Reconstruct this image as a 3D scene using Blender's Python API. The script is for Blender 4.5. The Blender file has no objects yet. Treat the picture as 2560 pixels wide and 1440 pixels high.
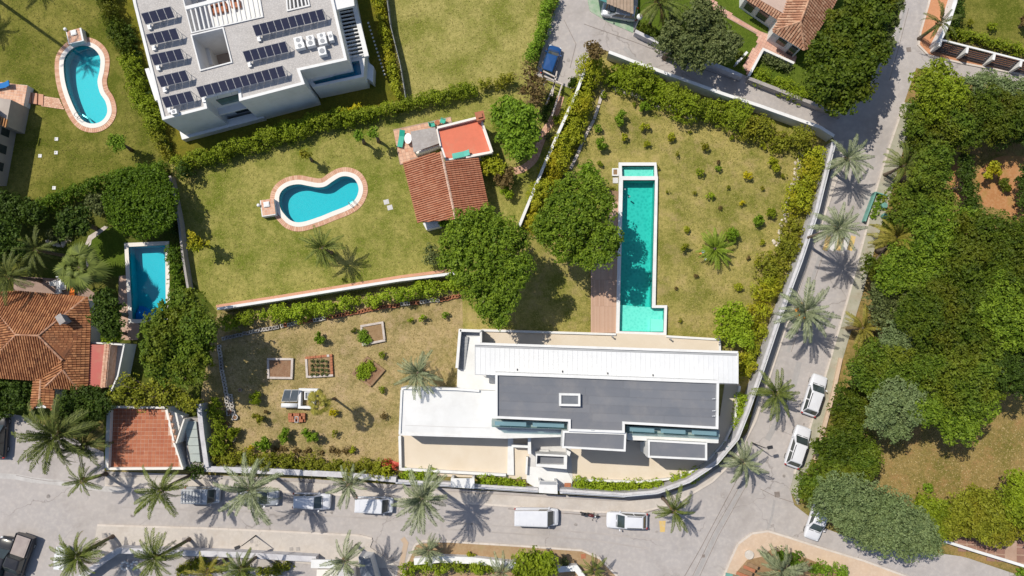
import bpy, bmesh, math, random
import numpy as np
from mathutils import Vector, Matrix, Euler
from mathutils.geometry import tessellate_polygon

# ---------------------------------------------------------------- camera, sky, sun, exposure
scene = bpy.context.scene
COL = scene.collection
H_CAM, F_PX, NADIR = 84.0, 1850.0, 150.0          # height above ground, focal length in photo pixels
TILT = math.atan(NADIR / F_PX)
cam = bpy.data.cameras.new("camera")
cam_o = bpy.data.objects.new("camera", cam)
COL.objects.link(cam_o)
cam_o.location = (0, 0, H_CAM)
cam_o.rotation_euler = (TILT, 0, 0)
cam.sensor_width = 36.0
cam.lens = 36.0 * F_PX / 2560.0
cam.clip_start = 0.5
cam.clip_end = 6000.0
scene.camera = cam_o

SUN_EL = math.radians(59.0)
sx, sy = -0.815, 0.58                               # towards the sun on plan (x east, y up the picture)
w = bpy.data.worlds.new("World")
scene.world = w
w.use_nodes = True
nt = w.node_tree
nt.nodes.clear()
out = nt.nodes.new("ShaderNodeOutputWorld")
bg = nt.nodes.new("ShaderNodeBackground")
sky = nt.nodes.new("ShaderNodeTexSky")
sky.sky_type = 'NISHITA'
sky.sun_disc = False
sky.sun_elevation = SUN_EL
sky.sun_rotation = math.atan2(sx, sy)
sky.air_density = 1.0
sky.dust_density = 1.0
nt.links.new(sky.outputs[0], bg.inputs[0])
bg.inputs[1].default_value = 0.12
nt.links.new(bg.outputs[0], out.inputs[0])

sun = bpy.data.lights.new("sun", 'SUN')
sun.energy = 4.7
sun.angle = math.radians(0.53)
sun.color = (1.0, 0.935, 0.81)
sun_o = bpy.data.objects.new("sun", sun)
COL.objects.link(sun_o)
to_sun = Vector((sx * math.cos(SUN_EL), sy * math.cos(SUN_EL), math.sin(SUN_EL)))
sun_o.rotation_euler = to_sun.to_track_quat('Z', 'Y').to_euler()
sun_o.location = (-60, 45, 150)

scene.view_settings.view_transform = 'Standard'
scene.view_settings.look = 'None'
scene.view_settings.exposure = -0.12
scene.view_settings.gamma = 1.0
scene.view_settings.use_curve_mapping = False
try:
    scene.cycles.max_bounces = 6
    scene.cycles.diffuse_bounces = 3
    scene.cycles.transparent_max_bounces = 8
    scene.cycles.use_denoising = True
except Exception:
    pass

# ---------------------------------------------------------------- measuring helpers
_ct, _st = math.cos(TILT), math.sin(TILT)


def P(px, py, z=0.0):
    """the place at height z that the photograph shows at (px, py)"""
    dx = (px - 1280.0) / F_PX
    dy = (720.0 - py) / F_PX
    y = dy * _ct + _st
    zz = dy * _st - _ct
    k = (z - H_CAM) / zz
    return Vector((dx * k, y * k, z))


def PL(pts, z=0.0):
    return [P(a, b, z) for a, b in pts]


M_PX = 22.0                                        # photo pixels per metre on the ground
rng = np.random.default_rng(7)
random.seed(7)
U = random.uniform

# ---------------------------------------------------------------- materials
MATS = {}


def new_mat(name):
    m = bpy.data.materials.new(name)
    m.use_nodes = True
    m.node_tree.nodes.clear()
    MATS[name] = m
    return m, m.node_tree


def _n(t, kind, **kw):
    n = t.nodes.new(kind)
    for k, v in kw.items():
        if isinstance(k, str) and k.startswith('i_'):
            n.inputs[k[2:]].default_value = v
        else:
            setattr(n, k, v)
    return n


def rgba(c):
    return (c[0], c[1], c[2], 1.0)


def mixc(t, fac, a, b, blend='MIX'):
    n = t.nodes.new("ShaderNodeMix")
    n.data_type = 'RGBA'
    n.blend_type = blend
    for sock, v in ((n.inputs[0], fac), (n.inputs[6], a), (n.inputs[7], b)):
        if isinstance(v, (float, int)):
            sock.default_value = v
        elif isinstance(v, tuple):
            sock.default_value = rgba(v)
        else:
            t.links.new(v, sock)
    return n.outputs[2]


def noise(t, vec, scale, detail=3.0, rough=0.55, lo=0.35, hi=0.65):
    n = _n(t, "ShaderNodeTexNoise")
    n.inputs["Scale"].default_value = scale
    n.inputs["Detail"].default_value = detail
    n.inputs["Roughness"].default_value = rough
    t.links.new(vec, n.inputs["Vector"])
    r = _n(t, "ShaderNodeMapRange")
    r.inputs[1].default_value = lo
    r.inputs[2].default_value = hi
    t.links.new(n.outputs[0], r.inputs[0])
    return r.outputs[0], n.outputs[0]


def mat(name, c, c2=None, scale=0.6, rough=0.7, metal=0.0, bump=0.0, bscale=12.0, c3=None, s3=6.0, a3=0.5, dirt=None, dscale=0.25,
        damt=0.5, spec=0.3, coat=0.0, attr=None):
    """mottled surface: c/c2 in large patches, c3 in finer speckle, dirt in broad stains"""
    m, t = new_mat(name)
    o = _n(t, "ShaderNodeOutputMaterial")
    b = _n(t, "ShaderNodeBsdfPrincipled")
    g = _n(t, "ShaderNodeNewGeometry")
    pos = g.outputs["Position"]
    b.inputs["Roughness"].default_value = rough
    b.inputs["Metallic"].default_value = metal
    b.inputs["Specular IOR Level"].default_value = spec
    if coat:
        b.inputs["Coat Weight"].default_value = coat
        b.inputs["Coat Roughness"].default_value = 0.08
    col = rgba(c)
    if c2 is not None:
        f, _ = noise(t, pos, scale, 5.0, 0.6)
        col = mixc(t, f, tuple(c), tuple(c2))
    if c3 is not None:
        f, _ = noise(t, pos, s3, 3.0, 0.6, 0.45, 0.7)
        mm = _n(t, "ShaderNodeMath", operation='MULTIPLY')
        t.links.new(f, mm.inputs[0])
        mm.inputs[1].default_value = a3
        col = mixc(t, mm.outputs[0], col if not isinstance(col, tuple) or len(col) == 3 else tuple(c), tuple(c3))
    if dirt is not None:
        f, _ = noise(t, pos, dscale, 6.0, 0.65, 0.5, 0.72)
        mm = _n(t, "ShaderNodeMath", operation='MULTIPLY')
        t.links.new(f, mm.inputs[0])
        mm.inputs[1].default_value = damt
        col = mixc(t, mm.outputs[0], col if not isinstance(col, tuple) or len(col) == 3 else tuple(c), tuple(dirt))
    if attr is not None:                           # per-piece tint written on the mesh
        a = _n(t, "ShaderNodeAttribute")
        a.attribute_name = "tint"
        col = mixc(t, a.outputs["Fac"], col if not isinstance(col, tuple) or len(col) == 3 else tuple(c), tuple(attr))
    if isinstance(col, tuple):
        b.inputs["Base Color"].default_value = rgba(col)
    else:
        t.links.new(col, b.inputs["Base Color"])
    if bump > 0:
        nn = _n(t, "ShaderNodeTexNoise")
        nn.inputs["Scale"].default_value = bscale
        nn.inputs["Detail"].default_value = 4.0
        t.links.new(pos, nn.inputs["Vector"])
        bp = _n(t, "ShaderNodeBump")
        bp.inputs["Strength"].default_value = bump
        bp.inputs["Distance"].default_value = 0.1
        t.links.new(nn.outputs[0], bp.inputs["Height"])
        t.links.new(bp.outputs[0], b.inputs["Normal"])
    t.links.new(b.outputs[0], o.inputs[0])
    return m


def add_cracks(m, scale=0.16, width=0.012, dark=(0.16, 0.14, 0.13), amt=0.55):
    t = m.node_tree
    b = [n for n in t.nodes if n.type == 'BSDF_PRINCIPLED'][0]
    src = b.inputs["Base Color"].links[0].from_socket
    g = _n(t, "ShaderNodeNewGeometry")
    wn = _n(t, "ShaderNodeTexNoise")
    wn.inputs["Scale"].default_value = 0.7
    wn.inputs["Detail"].default_value = 5.0
    t.links.new(g.outputs["Position"], wn.inputs["Vector"])
    ad = _n(t, "ShaderNodeVectorMath", operation='MULTIPLY_ADD')
    t.links.new(wn.outputs["Color"], ad.inputs[0])
    ad.inputs[1].default_value = (2.2, 2.2, 0)
    t.links.new(g.outputs["Position"], ad.inputs[2])
    v = _n(t, "ShaderNodeTexVoronoi")
    v.feature = 'DISTANCE_TO_EDGE'
    v.inputs["Scale"].default_value = scale
    t.links.new(ad.outputs[0], v.inputs["Vector"])
    r = _n(t, "ShaderNodeMapRange")
    r.inputs[1].default_value = 0.0
    r.inputs[2].default_value = width
    r.inputs[3].default_value = amt
    r.inputs[4].default_value = 0.0
    t.links.new(v.outputs["Distance"], r.inputs[0])
    k, _ = noise(t, g.outputs["Position"], 0.09, 2.0, 0.5, 0.48, 0.56)
    mm = _n(t, "ShaderNodeMath", operation='MULTIPLY')
    t.links.new(r.outputs[0], mm.inputs[0])
    t.links.new(k, mm.inputs[1])
    col = mixc(t, mm.outputs[0], src, dark)
    k2, _ = noise(t, g.outputs["Position"], 0.5, 8.0, 0.75, 0.5, 0.75)
    m2 = _n(t, "ShaderNodeMath", operation='MULTIPLY')
    t.links.new(k2, m2.inputs[0])
    m2.inputs[1].default_value = 0.35
    col = mixc(t, m2.outputs[0], col, tuple(1.9 * x for x in dark))
    t.links.new(col, b.inputs["Base Color"])


def leaf_mat(name, dark, light, trans=0.28, hue=None):
    m, t = new_mat(name)
    o = _n(t, "ShaderNodeOutputMaterial")
    a = _n(t, "ShaderNodeAttribute")
    a.attribute_name = "tint"
    col = mixc(t, a.outputs["Fac"], tuple(dark), tuple(light))
    if hue is not None:                            # broad patches of another leaf colour
        g = _n(t, "ShaderNodeNewGeometry")
        f, _ = noise(t, g.outputs["Position"], 0.35, 2.0, 0.5, 0.45, 0.7)
        mm = _n(t, "ShaderNodeMath", operation='MULTIPLY')
        t.links.new(f, mm.inputs[0])
        mm.inputs[1].default_value = 0.6
        col = mixc(t, mm.outputs[0], col, tuple(hue))
    d = _n(t, "ShaderNodeBsdfPrincipled")
    d.inputs["Roughness"].default_value = 0.6
    d.inputs["Specular IOR Level"].default_value = 0.25
    tr = _n(t, "ShaderNodeBsdfTranslucent")
    t.links.new(col, d.inputs["Base Color"])
    t.links.new(col, tr.inputs["Color"])
    mx = _n(t, "ShaderNodeMixShader")
    mx.inputs[0].default_value = trans
    t.links.new(d.outputs[0], mx.inputs[1])
    t.links.new(tr.outputs[0], mx.inputs[2])
    t.links.new(mx.outputs[0], o.inputs[0])
    return m


def water_mat(name, tint, wave=5.0, strength=0.25):
    m, t = new_mat(name)
    o = _n(t, "ShaderNodeOutputMaterial")
    g = _n(t, "ShaderNodeNewGeometry")
    nn = _n(t, "ShaderNodeTexNoise")
    nn.inputs["Scale"].default_value = wave
    nn.inputs["Detail"].default_value = 3.0
    t.links.new(g.outputs["Position"], nn.inputs["Vector"])
    bp = _n(t, "ShaderNodeBump")
    bp.inputs["Strength"].default_value = strength
    bp.inputs["Distance"].default_value = 0.08
    t.links.new(nn.outputs[0], bp.inputs["Height"])
    tr = _n(t, "ShaderNodeBsdfTransparent")
    tr.inputs[0].default_value = rgba(tint)
    gl = _n(t, "ShaderNodeBsdfGlossy")
    gl.inputs["Roughness"].default_value = 0.03
    t.links.new(bp.outputs[0], gl.inputs["Normal"])
    fr = _n(t, "ShaderNodeFresnel")
    fr.inputs["IOR"].default_value = 1.33
    t.links.new(bp.outputs[0], fr.inputs["Normal"])
    mx = _n(t, "ShaderNodeMixShader")
    t.links.new(fr.outputs[0], mx.inputs[0])
    t.links.new(tr.outputs[0], mx.inputs[1])
    t.links.new(gl.outputs[0], mx.inputs[2])
    t.links.new(mx.outputs[0], o.inputs[0])
    return m


def glass_mat(name, col, alpha=0.5):
    m, t = new_mat(name)
    o = _n(t, "ShaderNodeOutputMaterial")
    tr = _n(t, "ShaderNodeBsdfTransparent")
    tr.inputs[0].default_value = rgba(col)
    b = _n(t, "ShaderNodeBsdfPrincipled")
    b.inputs["Base Color"].default_value = rgba(col)
    b.inputs["Roughness"].default_value = 0.05
    mx = _n(t, "ShaderNodeMixShader")
    mx.inputs[0].default_value = alpha
    t.links.new(tr.outputs[0], mx.inputs[1])
    t.links.new(b.outputs[0], mx.inputs[2])
    t.links.new(mx.outputs[0], o.inputs[0])
    return m


def basin_mat(name, a, b_, ripple_amt=0.35, s=7.0):
    """pool lining: tile mottling, with the bright ripple net the water throws put into the colour"""
    m, t = new_mat(name)
    o = _n(t, "ShaderNodeOutputMaterial")
    b = _n(t, "ShaderNodeBsdfPrincipled")
    b.inputs["Roughness"].default_value = 0.5
    g = _n(t, "ShaderNodeNewGeometry")
    f, _ = noise(t, g.outputs["Position"], s, 2.0, 0.6, 0.38, 0.62)
    v = _n(t, "ShaderNodeTexVoronoi")
    v.inputs["Scale"].default_value = s * 0.9
    t.links.new(g.outputs["Position"], v.inputs["Vector"])
    r = _n(t, "ShaderNodeMapRange")
    r.inputs[1].default_value = 0.0
    r.inputs[2].default_value = 0.6
    r.inputs[4].default_value = ripple_amt
    t.links.new(v.outputs["Distance"], r.inputs[0])
    col = mixc(t, r.outputs[0], tuple(a), tuple(b_))  # cell pattern paints the light ripples onto the lining
    t.links.new(col, b.inputs["Base Color"])
    t.links.new(b.outputs[0], o.inputs[0])
    return m


WHITE = mat("white_render", (0.72, 0.72, 0.72), (0.67, 0.67, 0.67), 0.5, 0.8, dirt=(0.50, 0.49, 0.47), dscale=0.9, damt=0.4, bump=0.05)
WHITE_ROOF = mat("white_roof_coat", (0.70, 0.705, 0.71), (0.645, 0.65, 0.655), 0.25, 0.6, dirt=(0.50, 0.49, 0.48), dscale=0.35, damt=0.4)
WHITE_METAL = mat("white_metal", (0.68, 0.69, 0.71), (0.64, 0.65, 0.67), 0.7, 0.4, dirt=(0.62, 0.63, 0.63), dscale=1.4, damt=0.3)
OLD_WALL = mat("weathered_white_wall", (0.56, 0.55, 0.57), (0.48, 0.47, 0.50), 0.9, 0.85, dirt=(0.34, 0.32, 0.33), dscale=1.8, damt=0.6)
GREY_ROOF = mat("grey_roof_deck", (0.14, 0.15, 0.175), (0.165, 0.17, 0.19), 0.35, 0.75, dirt=(0.24, 0.23, 0.23), dscale=0.4, damt=0.55, bump=0.05)
GREY_ROOF2 = mat("grey_roof_deck_light", (0.155, 0.165, 0.19), (0.18, 0.185, 0.205), 0.35, 0.75, dirt=(0.24, 0.23, 0.23), dscale=0.4, damt=0.55)
PEBBLE = mat("gravel_ballast", (0.44, 0.42, 0.41), (0.39, 0.37, 0.36), 0.8, 0.95, c3=(0.60, 0.57, 0.55), s3=9.0, a3=0.8, bump=0.5, bscale=18)
CREAM = mat("cream_terrace_stone", (0.60, 0.515, 0.41), (0.63, 0.55, 0.45), 0.5, 0.8, dirt=(0.53, 0.43, 0.30), dscale=0.35, damt=0.35, c3=(0.68, 0.60, 0.50), s3=14, a3=0.3)
GREY_STONE = mat("pale_grey_paving", (0.50, 0.49, 0.49), (0.56, 0.55, 0.55), 0.9, 0.85)
ROAD = mat("old_concrete_road", (0.41, 0.375, 0.36), (0.365, 0.34, 0.335), 0.12, 0.92, c3=(0.47, 0.43, 0.405), s3=2.2, a3=0.6, dirt=(0.25, 0.225, 0.21),
           dscale=0.22, damt=0.6, bump=0.08)
add_cracks(ROAD)
ROAD_PATCH = mat("road_patch_concrete", (0.36, 0.345, 0.34), (0.33, 0.31, 0.305), 0.8, 0.92, c3=(0.30, 0.28, 0.27), s3=3, a3=0.6)
ROAD_PALE = mat("road_pale_repair", (0.50, 0.48, 0.47), (0.43, 0.41, 0.40), 0.7, 0.92, c3=(0.38, 0.36, 0.35), s3=1.8, a3=0.7)
CRACK = mat("road_joint_dark", (0.17, 0.145, 0.13), (0.26, 0.22, 0.20), 2.0, 0.95)
PAVE = mat("pavement_concrete", (0.50, 0.455, 0.415), (0.45, 0.41, 0.38), 0.3, 0.9, c3=(0.55, 0.50, 0.455), s3=3, a3=0.6, dirt=(0.38, 0.32, 0.27), dscale=0.5, damt=0.4)
add_cracks(PAVE, 0.35, 0.01, (0.22, 0.19, 0.16), 0.4)
PAVE_GREEN = mat("mossy_pavement", (0.33, 0.32, 0.25), (0.40, 0.38, 0.31), 0.5, 0.92, c3=(0.24, 0.25, 0.17), s3=2, a3=0.6, dirt=(0.36, 0.22, 0.16), dscale=0.8, damt=0.3)
PAVE_SAND = mat("sand_pavement", (0.56, 0.42, 0.31), (0.50, 0.38, 0.29), 0.4, 0.92, c3=(0.62, 0.50, 0.39), s3=3, a3=0.5)
KERB = mat("kerb_concrete", (0.60, 0.54, 0.49), (0.52, 0.46, 0.41), 0.9, 0.9)
ORANGE_PAVE = mat("orange_paving", (0.48, 0.225, 0.115), (0.43, 0.20, 0.105), 0.6, 0.9, c3=(0.53, 0.28, 0.16), s3=5, a3=0.6)
TERRA = mat("terracotta_tile", (0.40, 0.155, 0.085), (0.34, 0.125, 0.07), 0.7, 0.85, attr=(0.52, 0.27, 0.17))
TERRA_OLD = mat("old_terracotta_tile", (0.20, 0.075, 0.035), (0.31, 0.125, 0.055), 0.6, 0.9, dirt=(0.10, 0.055, 0.035), dscale=0.9, damt=0.7, attr=(0.50, 0.24, 0.11))
TERRA_BUFF = mat("buff_terracotta_tile", (0.40, 0.20, 0.125), (0.34, 0.165, 0.10), 0.6, 0.9, attr=(0.58, 0.37, 0.25))
RIDGE = mat("ridge_mortar", (0.60, 0.43, 0.35), (0.45, 0.28, 0.20), 3.0, 0.9)
RED_PAINT = mat("red_terrace_coating", (0.62, 0.17, 0.10), (0.58, 0.16, 0.095), 0.5, 0.75, dirt=(0.60, 0.27, 0.17), dscale=0.5, damt=0.6, c3=(0.52, 0.14, 0.08), s3=2.0, a3=0.5)
PINK_PAINT = mat("faded_red_terrace", (0.44, 0.12, 0.10), (0.42, 0.13, 0.11), 0.5, 0.8, dirt=(0.40, 0.24, 0.15), dscale=0.6, damt=0.7)
TILE_RED = mat("red_floor_tile", (0.36, 0.115, 0.06), (0.32, 0.10, 0.052), 0.5, 0.85, attr=(0.40, 0.15, 0.08))
BRICK = mat("pool_surround_brick", (0.56, 0.30, 0.20), (0.50, 0.27, 0.18), 0.8, 0.9, attr=(0.66, 0.43, 0.31))
GROUT = mat("grout", (0.36, 0.24, 0.18), (0.42, 0.30, 0.24), 1.0, 0.95)
COPING = mat("pool_coping", (0.74, 0.70, 0.65), (0.70, 0.66, 0.61), 0.8, 0.8, c3=(0.78, 0.75, 0.72), s3=6, a3=0.4)
WOOD_DECK = mat("brown_decking", (0.47, 0.30, 0.215), (0.43, 0.27, 0.19), 0.6, 0.8, attr=(0.52, 0.35, 0.26))
WOOD = mat("raw_timber", (0.30, 0.19, 0.11), (0.22, 0.14, 0.08), 2.0, 0.85)
PALE_WOOD = mat("pale_sleeper", (0.56, 0.50, 0.46), (0.44, 0.38, 0.34), 2.0, 0.9)
STEEL = mat("steel", (0.45, 0.46, 0.48), None, 1, 0.35, 0.8)
DARK = mat("dark_metal", (0.04, 0.04, 0.045), None, 1, 0.5, 0.3)
SHADE_WIN = mat("dark_window_glass", (0.03, 0.04, 0.045), (0.05, 0.06, 0.065), 1, 0.08, spec=0.6)
PANEL = mat("solar_cell", (0.035, 0.038, 0.07), (0.045, 0.045, 0.075), 2.0, 0.25, spec=0.5)
BLACK_PANEL = mat("collector_glass", (0.09, 0.11, 0.13), (0.12, 0.14, 0.16), 0.8, 0.2, spec=0.5)
GLASS_GREEN = glass_mat("green_tint_glass", (0.58, 0.72, 0.70), 0.25)
GLASS_BLUE = glass_mat("blue_tint_glass", (0.35, 0.55, 0.62), 0.45)
TEAL = mat("green_plastic", (0.02, 0.33, 0.24), (0.03, 0.38, 0.28), 2, 0.5)
GREEN_FABRIC = mat("faded_green_cushion", (0.10, 0.42, 0.34), (0.13, 0.46, 0.38), 2, 0.8)
PLASTIC_W = mat("white_plastic", (0.80, 0.80, 0.80), None, 1, 0.4)
GREY_P = mat("grey_render", (0.33, 0.34, 0.36), (0.30, 0.31, 0.33), 0.8, 0.85)
SLATE = mat("weathered_slab", (0.36, 0.33, 0.31), (0.29, 0.265, 0.255), 0.7, 0.9, c3=(0.42, 0.40, 0.39), s3=4, a3=0.7)
STONE = mat("rubble_stone", (0.50, 0.44, 0.36), (0.40, 0.33, 0.25), 2.2, 0.95, attr=(0.62, 0.56, 0.47))
SOIL = mat("dry_soil", (0.26, 0.165, 0.085), (0.32, 0.22, 0.125), 0.5, 0.97, c3=(0.20, 0.12, 0.06), s3=3, a3=0.6, bump=0.4, bscale=8)
SOIL_BED = mat("bed_soil", (0.24, 0.13, 0.075), (0.29, 0.18, 0.11), 2.0, 0.97, c3=(0.16, 0.09, 0.05), s3=7, a3=0.6, bump=0.6, bscale=12)
TRUNK = mat("bark", (0.20, 0.155, 0.115), (0.13, 0.10, 0.075), 3.0, 0.95, bump=0.6, bscale=14)
PALM_TRUNK = mat("palm_bark", (0.22, 0.17, 0.125), (0.14, 0.105, 0.08), 4.0, 0.95, bump=0.8, bscale=9)
SKIRT = mat("dry_palm_boots", (0.33, 0.21, 0.095), (0.20, 0.12, 0.05), 5.0, 0.95)
FRUIT = mat("orange_palm_fruit", (0.72, 0.30, 0.03), (0.60, 0.22, 0.02), 6.0, 0.7)
RUBBER = mat("tyre_rubber", (0.03, 0.03, 0.03), None, 1, 0.8)
RIM = mat("alloy_wheel", (0.50, 0.51, 0.52), None, 1, 0.3, 0.7)
CAR_GLASS = mat("car_glass", (0.03, 0.04, 0.042), (0.05, 0.065, 0.065), 1.0, 0.05, spec=0.8)
PAINT_W = mat("white_car_paint", (0.66, 0.67, 0.71), (0.62, 0.63, 0.68), 1, 0.3, coat=0.5)
PAINT_B = mat("blue_car_paint", (0.010, 0.055, 0.19), (0.012, 0.07, 0.22), 1, 0.3, coat=0.6)
PAINT_K = mat("black_car_paint", (0.022, 0.022, 0.026), None, 1, 0.3, coat=0.6)
PAINT_S = mat("silver_car_paint", (0.42, 0.44, 0.47), None, 1, 0.35, 0.3, coat=0.5)
LAMP_RED = mat("tail_light", (0.35, 0.02, 0.015), None, 1, 0.3)
LAMP_CLEAR = mat("headlight", (0.65, 0.67, 0.70), None, 1, 0.1)
BLOCK_W = mat("white_block", (0.58, 0.54, 0.50), (0.48, 0.44, 0.40), 3, 0.9)
BLOCK_R = mat("clay_block", (0.42, 0.17, 0.09), (0.34, 0.13, 0.07), 3, 0.9)
BLOCK_G = mat("grey_block", (0.36, 0.34, 0.33), (0.28, 0.26, 0.25), 3, 0.9)


def lawn_mat(name, green, straw, bias=0.5, dark=None, soil=None, soil_amt=0.5):
    m, t = new_mat(name)
    o = _n(t, "ShaderNodeOutputMaterial")
    b = _n(t, "ShaderNodeBsdfPrincipled")
    b.inputs["Roughness"].default_value = 0.95
    b.inputs["Specular IOR Level"].default_value = 0.1
    g = _n(t, "ShaderNodeNewGeometry")
    pos = g.outputs["Position"]
    f1, _ = noise(t, pos, 0.22, 9.0, 0.70, 0.5 - 0.2 * bias + 0.0, 0.5 - 0.2 * bias + 0.19)
    col = mixc(t, f1, tuple(green), tuple(straw))
    f2, _ = noise(t, pos, 2.2, 5.0, 0.8, 0.42, 0.64)
    d = tuple(0.62 * x for x in green) if dark is None else tuple(dark)
    mm = _n(t, "ShaderNodeMath", operation='MULTIPLY')
    t.links.new(f2, mm.inputs[0])
    mm.inputs[1].default_value = 0.55
    col = mixc(t, mm.outputs[0], col, d)
    f3, _ = noise(t, pos, 7.5, 3.0, 0.8, 0.52, 0.7)
    m3 = _n(t, "ShaderNodeMath", operation='MULTIPLY')
    t.links.new(f3, m3.inputs[0])
    m3.inputs[1].default_value = 0.6
    col = mixc(t, m3.outputs[0], col, tuple(min(0.7, 1.45 * x) for x in straw))
    if soil is not None:
        f4, _ = noise(t, pos, 0.5, 8.0, 0.72, 0.5, 0.66)
        m4 = _n(t, "ShaderNodeMath", operation='MULTIPLY')
        t.links.new(f4, m4.inputs[0])
        m4.inputs[1].default_value = soil_amt
        col = mixc(t, m4.outputs[0], col, tuple(soil))
    t.links.new(col, b.inputs["Base Color"])
    nn = _n(t, "ShaderNodeTexNoise")
    nn.inputs["Scale"].default_value = 7.0
    nn.inputs["Detail"].default_value = 5.0
    nn.inputs["Roughness"].default_value = 0.75
    t.links.new(pos, nn.inputs["Vector"])
    bp = _n(t, "ShaderNodeBump")
    bp.inputs["Strength"].default_value = 0.8
    bp.inputs["Distance"].default_value = 0.12
    t.links.new(nn.outputs[0], bp.inputs["Height"])
    t.links.new(bp.outputs[0], b.inputs["Normal"])
    t.links.new(b.outputs[0], o.inputs[0])
    return m


LAWN_A = lawn_mat("lawn_olive", (0.095, 0.115, 0.013), (0.24, 0.215, 0.052), 0.45)
LAWN_B = lawn_mat("lawn_green", (0.115, 0.125, 0.015), (0.20, 0.165, 0.022), 0.3)
LAWN_C = lawn_mat("lawn_straw", (0.175, 0.19, 0.032), (0.37, 0.325, 0.11), 0.62)
LAWN_D = lawn_mat("lawn_mixed", (0.14, 0.17, 0.022), (0.35, 0.31, 0.095), 0.5)
LAWN_E = lawn_mat("lawn_orchard", (0.16, 0.17, 0.028), (0.38, 0.315, 0.105), 0.55, soil=(0.42, 0.30, 0.16), soil_amt=0.45)
LAWN_F = lawn_mat("garden_dry_grass", (0.17, 0.155, 0.045), (0.42, 0.32, 0.155), 0.7, soil=(0.44, 0.32, 0.19), soil_amt=0.8)
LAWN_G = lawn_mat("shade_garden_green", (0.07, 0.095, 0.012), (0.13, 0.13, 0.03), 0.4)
LAWN_H = lawn_mat("parched_clearing", (0.14, 0.135, 0.025), (0.30, 0.215, 0.08), 0.75, soil=(0.38, 0.215, 0.10), soil_amt=0.7)
LAWN_LUSH = lawn_mat("lush_grass", (0.075, 0.12, 0.012), (0.11, 0.15, 0.02), 0.4)
LAWN_FAR = lawn_mat("far_ground", (0.15, 0.14, 0.035), (0.30, 0.24, 0.09), 0.5, soil=(0.36, 0.26, 0.14), soil_amt=0.6)

# leaf colours: (dark end of the range, light end of the range) are leaf albedos picked per leaf
LEAF = {
    'tree': leaf_mat("leaf_mid_green", (0.050, 0.100, 0.008), (0.190, 0.270, 0.022), hue=(0.20, 0.21, 0.015)),
    'pine': leaf_mat("leaf_pine_green", (0.070, 0.135, 0.008), (0.26, 0.36, 0.026)),
    'dark': leaf_mat("leaf_dark_green", (0.026, 0.052, 0.006), (0.095, 0.155, 0.015)),
    'clip': leaf_mat("leaf_clipped", (0.045, 0.095, 0.006), (0.165, 0.265, 0.012)),
    'olive': leaf_mat("leaf_olive_grey", (0.075, 0.105, 0.030), (0.215, 0.245, 0.085)),
    'grey': leaf_mat("leaf_silver_green", (0.10, 0.15, 0.055), (0.29, 0.36, 0.15), hue=(0.20, 0.27, 0.09)),
    'hedge': leaf_mat("leaf_hedge", (0.10, 0.145, 0.008), (0.34, 0.41, 0.024), hue=(0.27, 0.37, 0.015)),
    'yellow': leaf_mat("leaf_yellow_green", (0.18, 0.215, 0.010), (0.50, 0.53, 0.03), hue=(0.46, 0.34, 0.012)),
    'lime': leaf_mat("leaf_lime", (0.17, 0.25, 0.010), (0.44, 0.55, 0.035), hue=(0.24, 0.38, 0.02)),
    'gold': leaf_mat("leaf_gold", (0.34, 0.32, 0.01), (0.68, 0.58, 0.02)),
    'citrus': leaf_mat("leaf_citrus", (0.10, 0.19, 0.012), (0.28, 0.42, 0.03)),
    'moss': leaf_mat("leaf_moss", (0.125, 0.145, 0.010), (0.35, 0.365, 0.03), hue=(0.30, 0.25, 0.02)),
    'brown': leaf_mat("leaf_rusty", (0.13, 0.085, 0.030), (0.26, 0.19, 0.07)),
    'red': leaf_mat("flower_red", (0.42, 0.05, 0.02), (0.75, 0.16, 0.09)),
    'forest': leaf_mat("leaf_woodland", (0.036, 0.070, 0.005), (0.135, 0.185, 0.012), hue=(0.165, 0.16, 0.010)),
}
FROND = {
    'green': leaf_mat("frond_green", (0.040, 0.065, 0.010), (0.21, 0.25, 0.05), 0.2),
    'dark': leaf_mat("frond_dark", (0.030, 0.045, 0.008), (0.17, 0.20, 0.045), 0.2),
    'grey': leaf_mat("frond_grey_green", (0.075, 0.10, 0.045), (0.38, 0.42, 0.24), 0.2),
    'yellow': leaf_mat("frond_yellow_green", (0.09, 0.09, 0.012), (0.40, 0.35, 0.06), 0.2),
    'lime': leaf_mat("frond_lime", (0.12, 0.19, 0.015), (0.30, 0.40, 0.04)),
    'brown': leaf_mat("frond_dry", (0.16, 0.11, 0.045), (0.30, 0.22, 0.09)),
}
WATER_M = water_mat("pool_water_turquoise", (0.60, 0.97, 0.93), 5.0, 0.2)
WATER_K = water_mat("pool_water_blue", (0.45, 0.95, 0.98), 3.0, 0.02)
BASIN_M = basin_mat("pool_lining_turquoise", (0.006, 0.36, 0.35), (0.07, 0.56, 0.53), 0.7, 3.0)
BASIN_SH = basin_mat("pool_shelf_lining", (0.22, 0.62, 0.56), (0.45, 0.76, 0.71), 0.8, 4.0)
BASIN_STEP = mat("pool_step_lining", (0.52, 0.74, 0.68), (0.56, 0.77, 0.72), 1.0, 0.5)
BASIN_K = basin_mat("pool_lining_blue", (0.003, 0.37, 0.45), (0.015, 0.43, 0.50), 0.5, 3.0)
BASIN_R = basin_mat("pool_lining_azure", (0.003, 0.37, 0.48), (0.01, 0.42, 0.53), 0.4, 2.0)


# ---------------------------------------------------------------- object helpers
ORG = {}


def props(o, label=None, cat=None, group=None, kind=None):
    if label:
        o['label'] = label
    if cat:
        o['category'] = cat
    if group:
        o['group'] = group
    if kind:
        o['kind'] = kind
    return o


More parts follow.
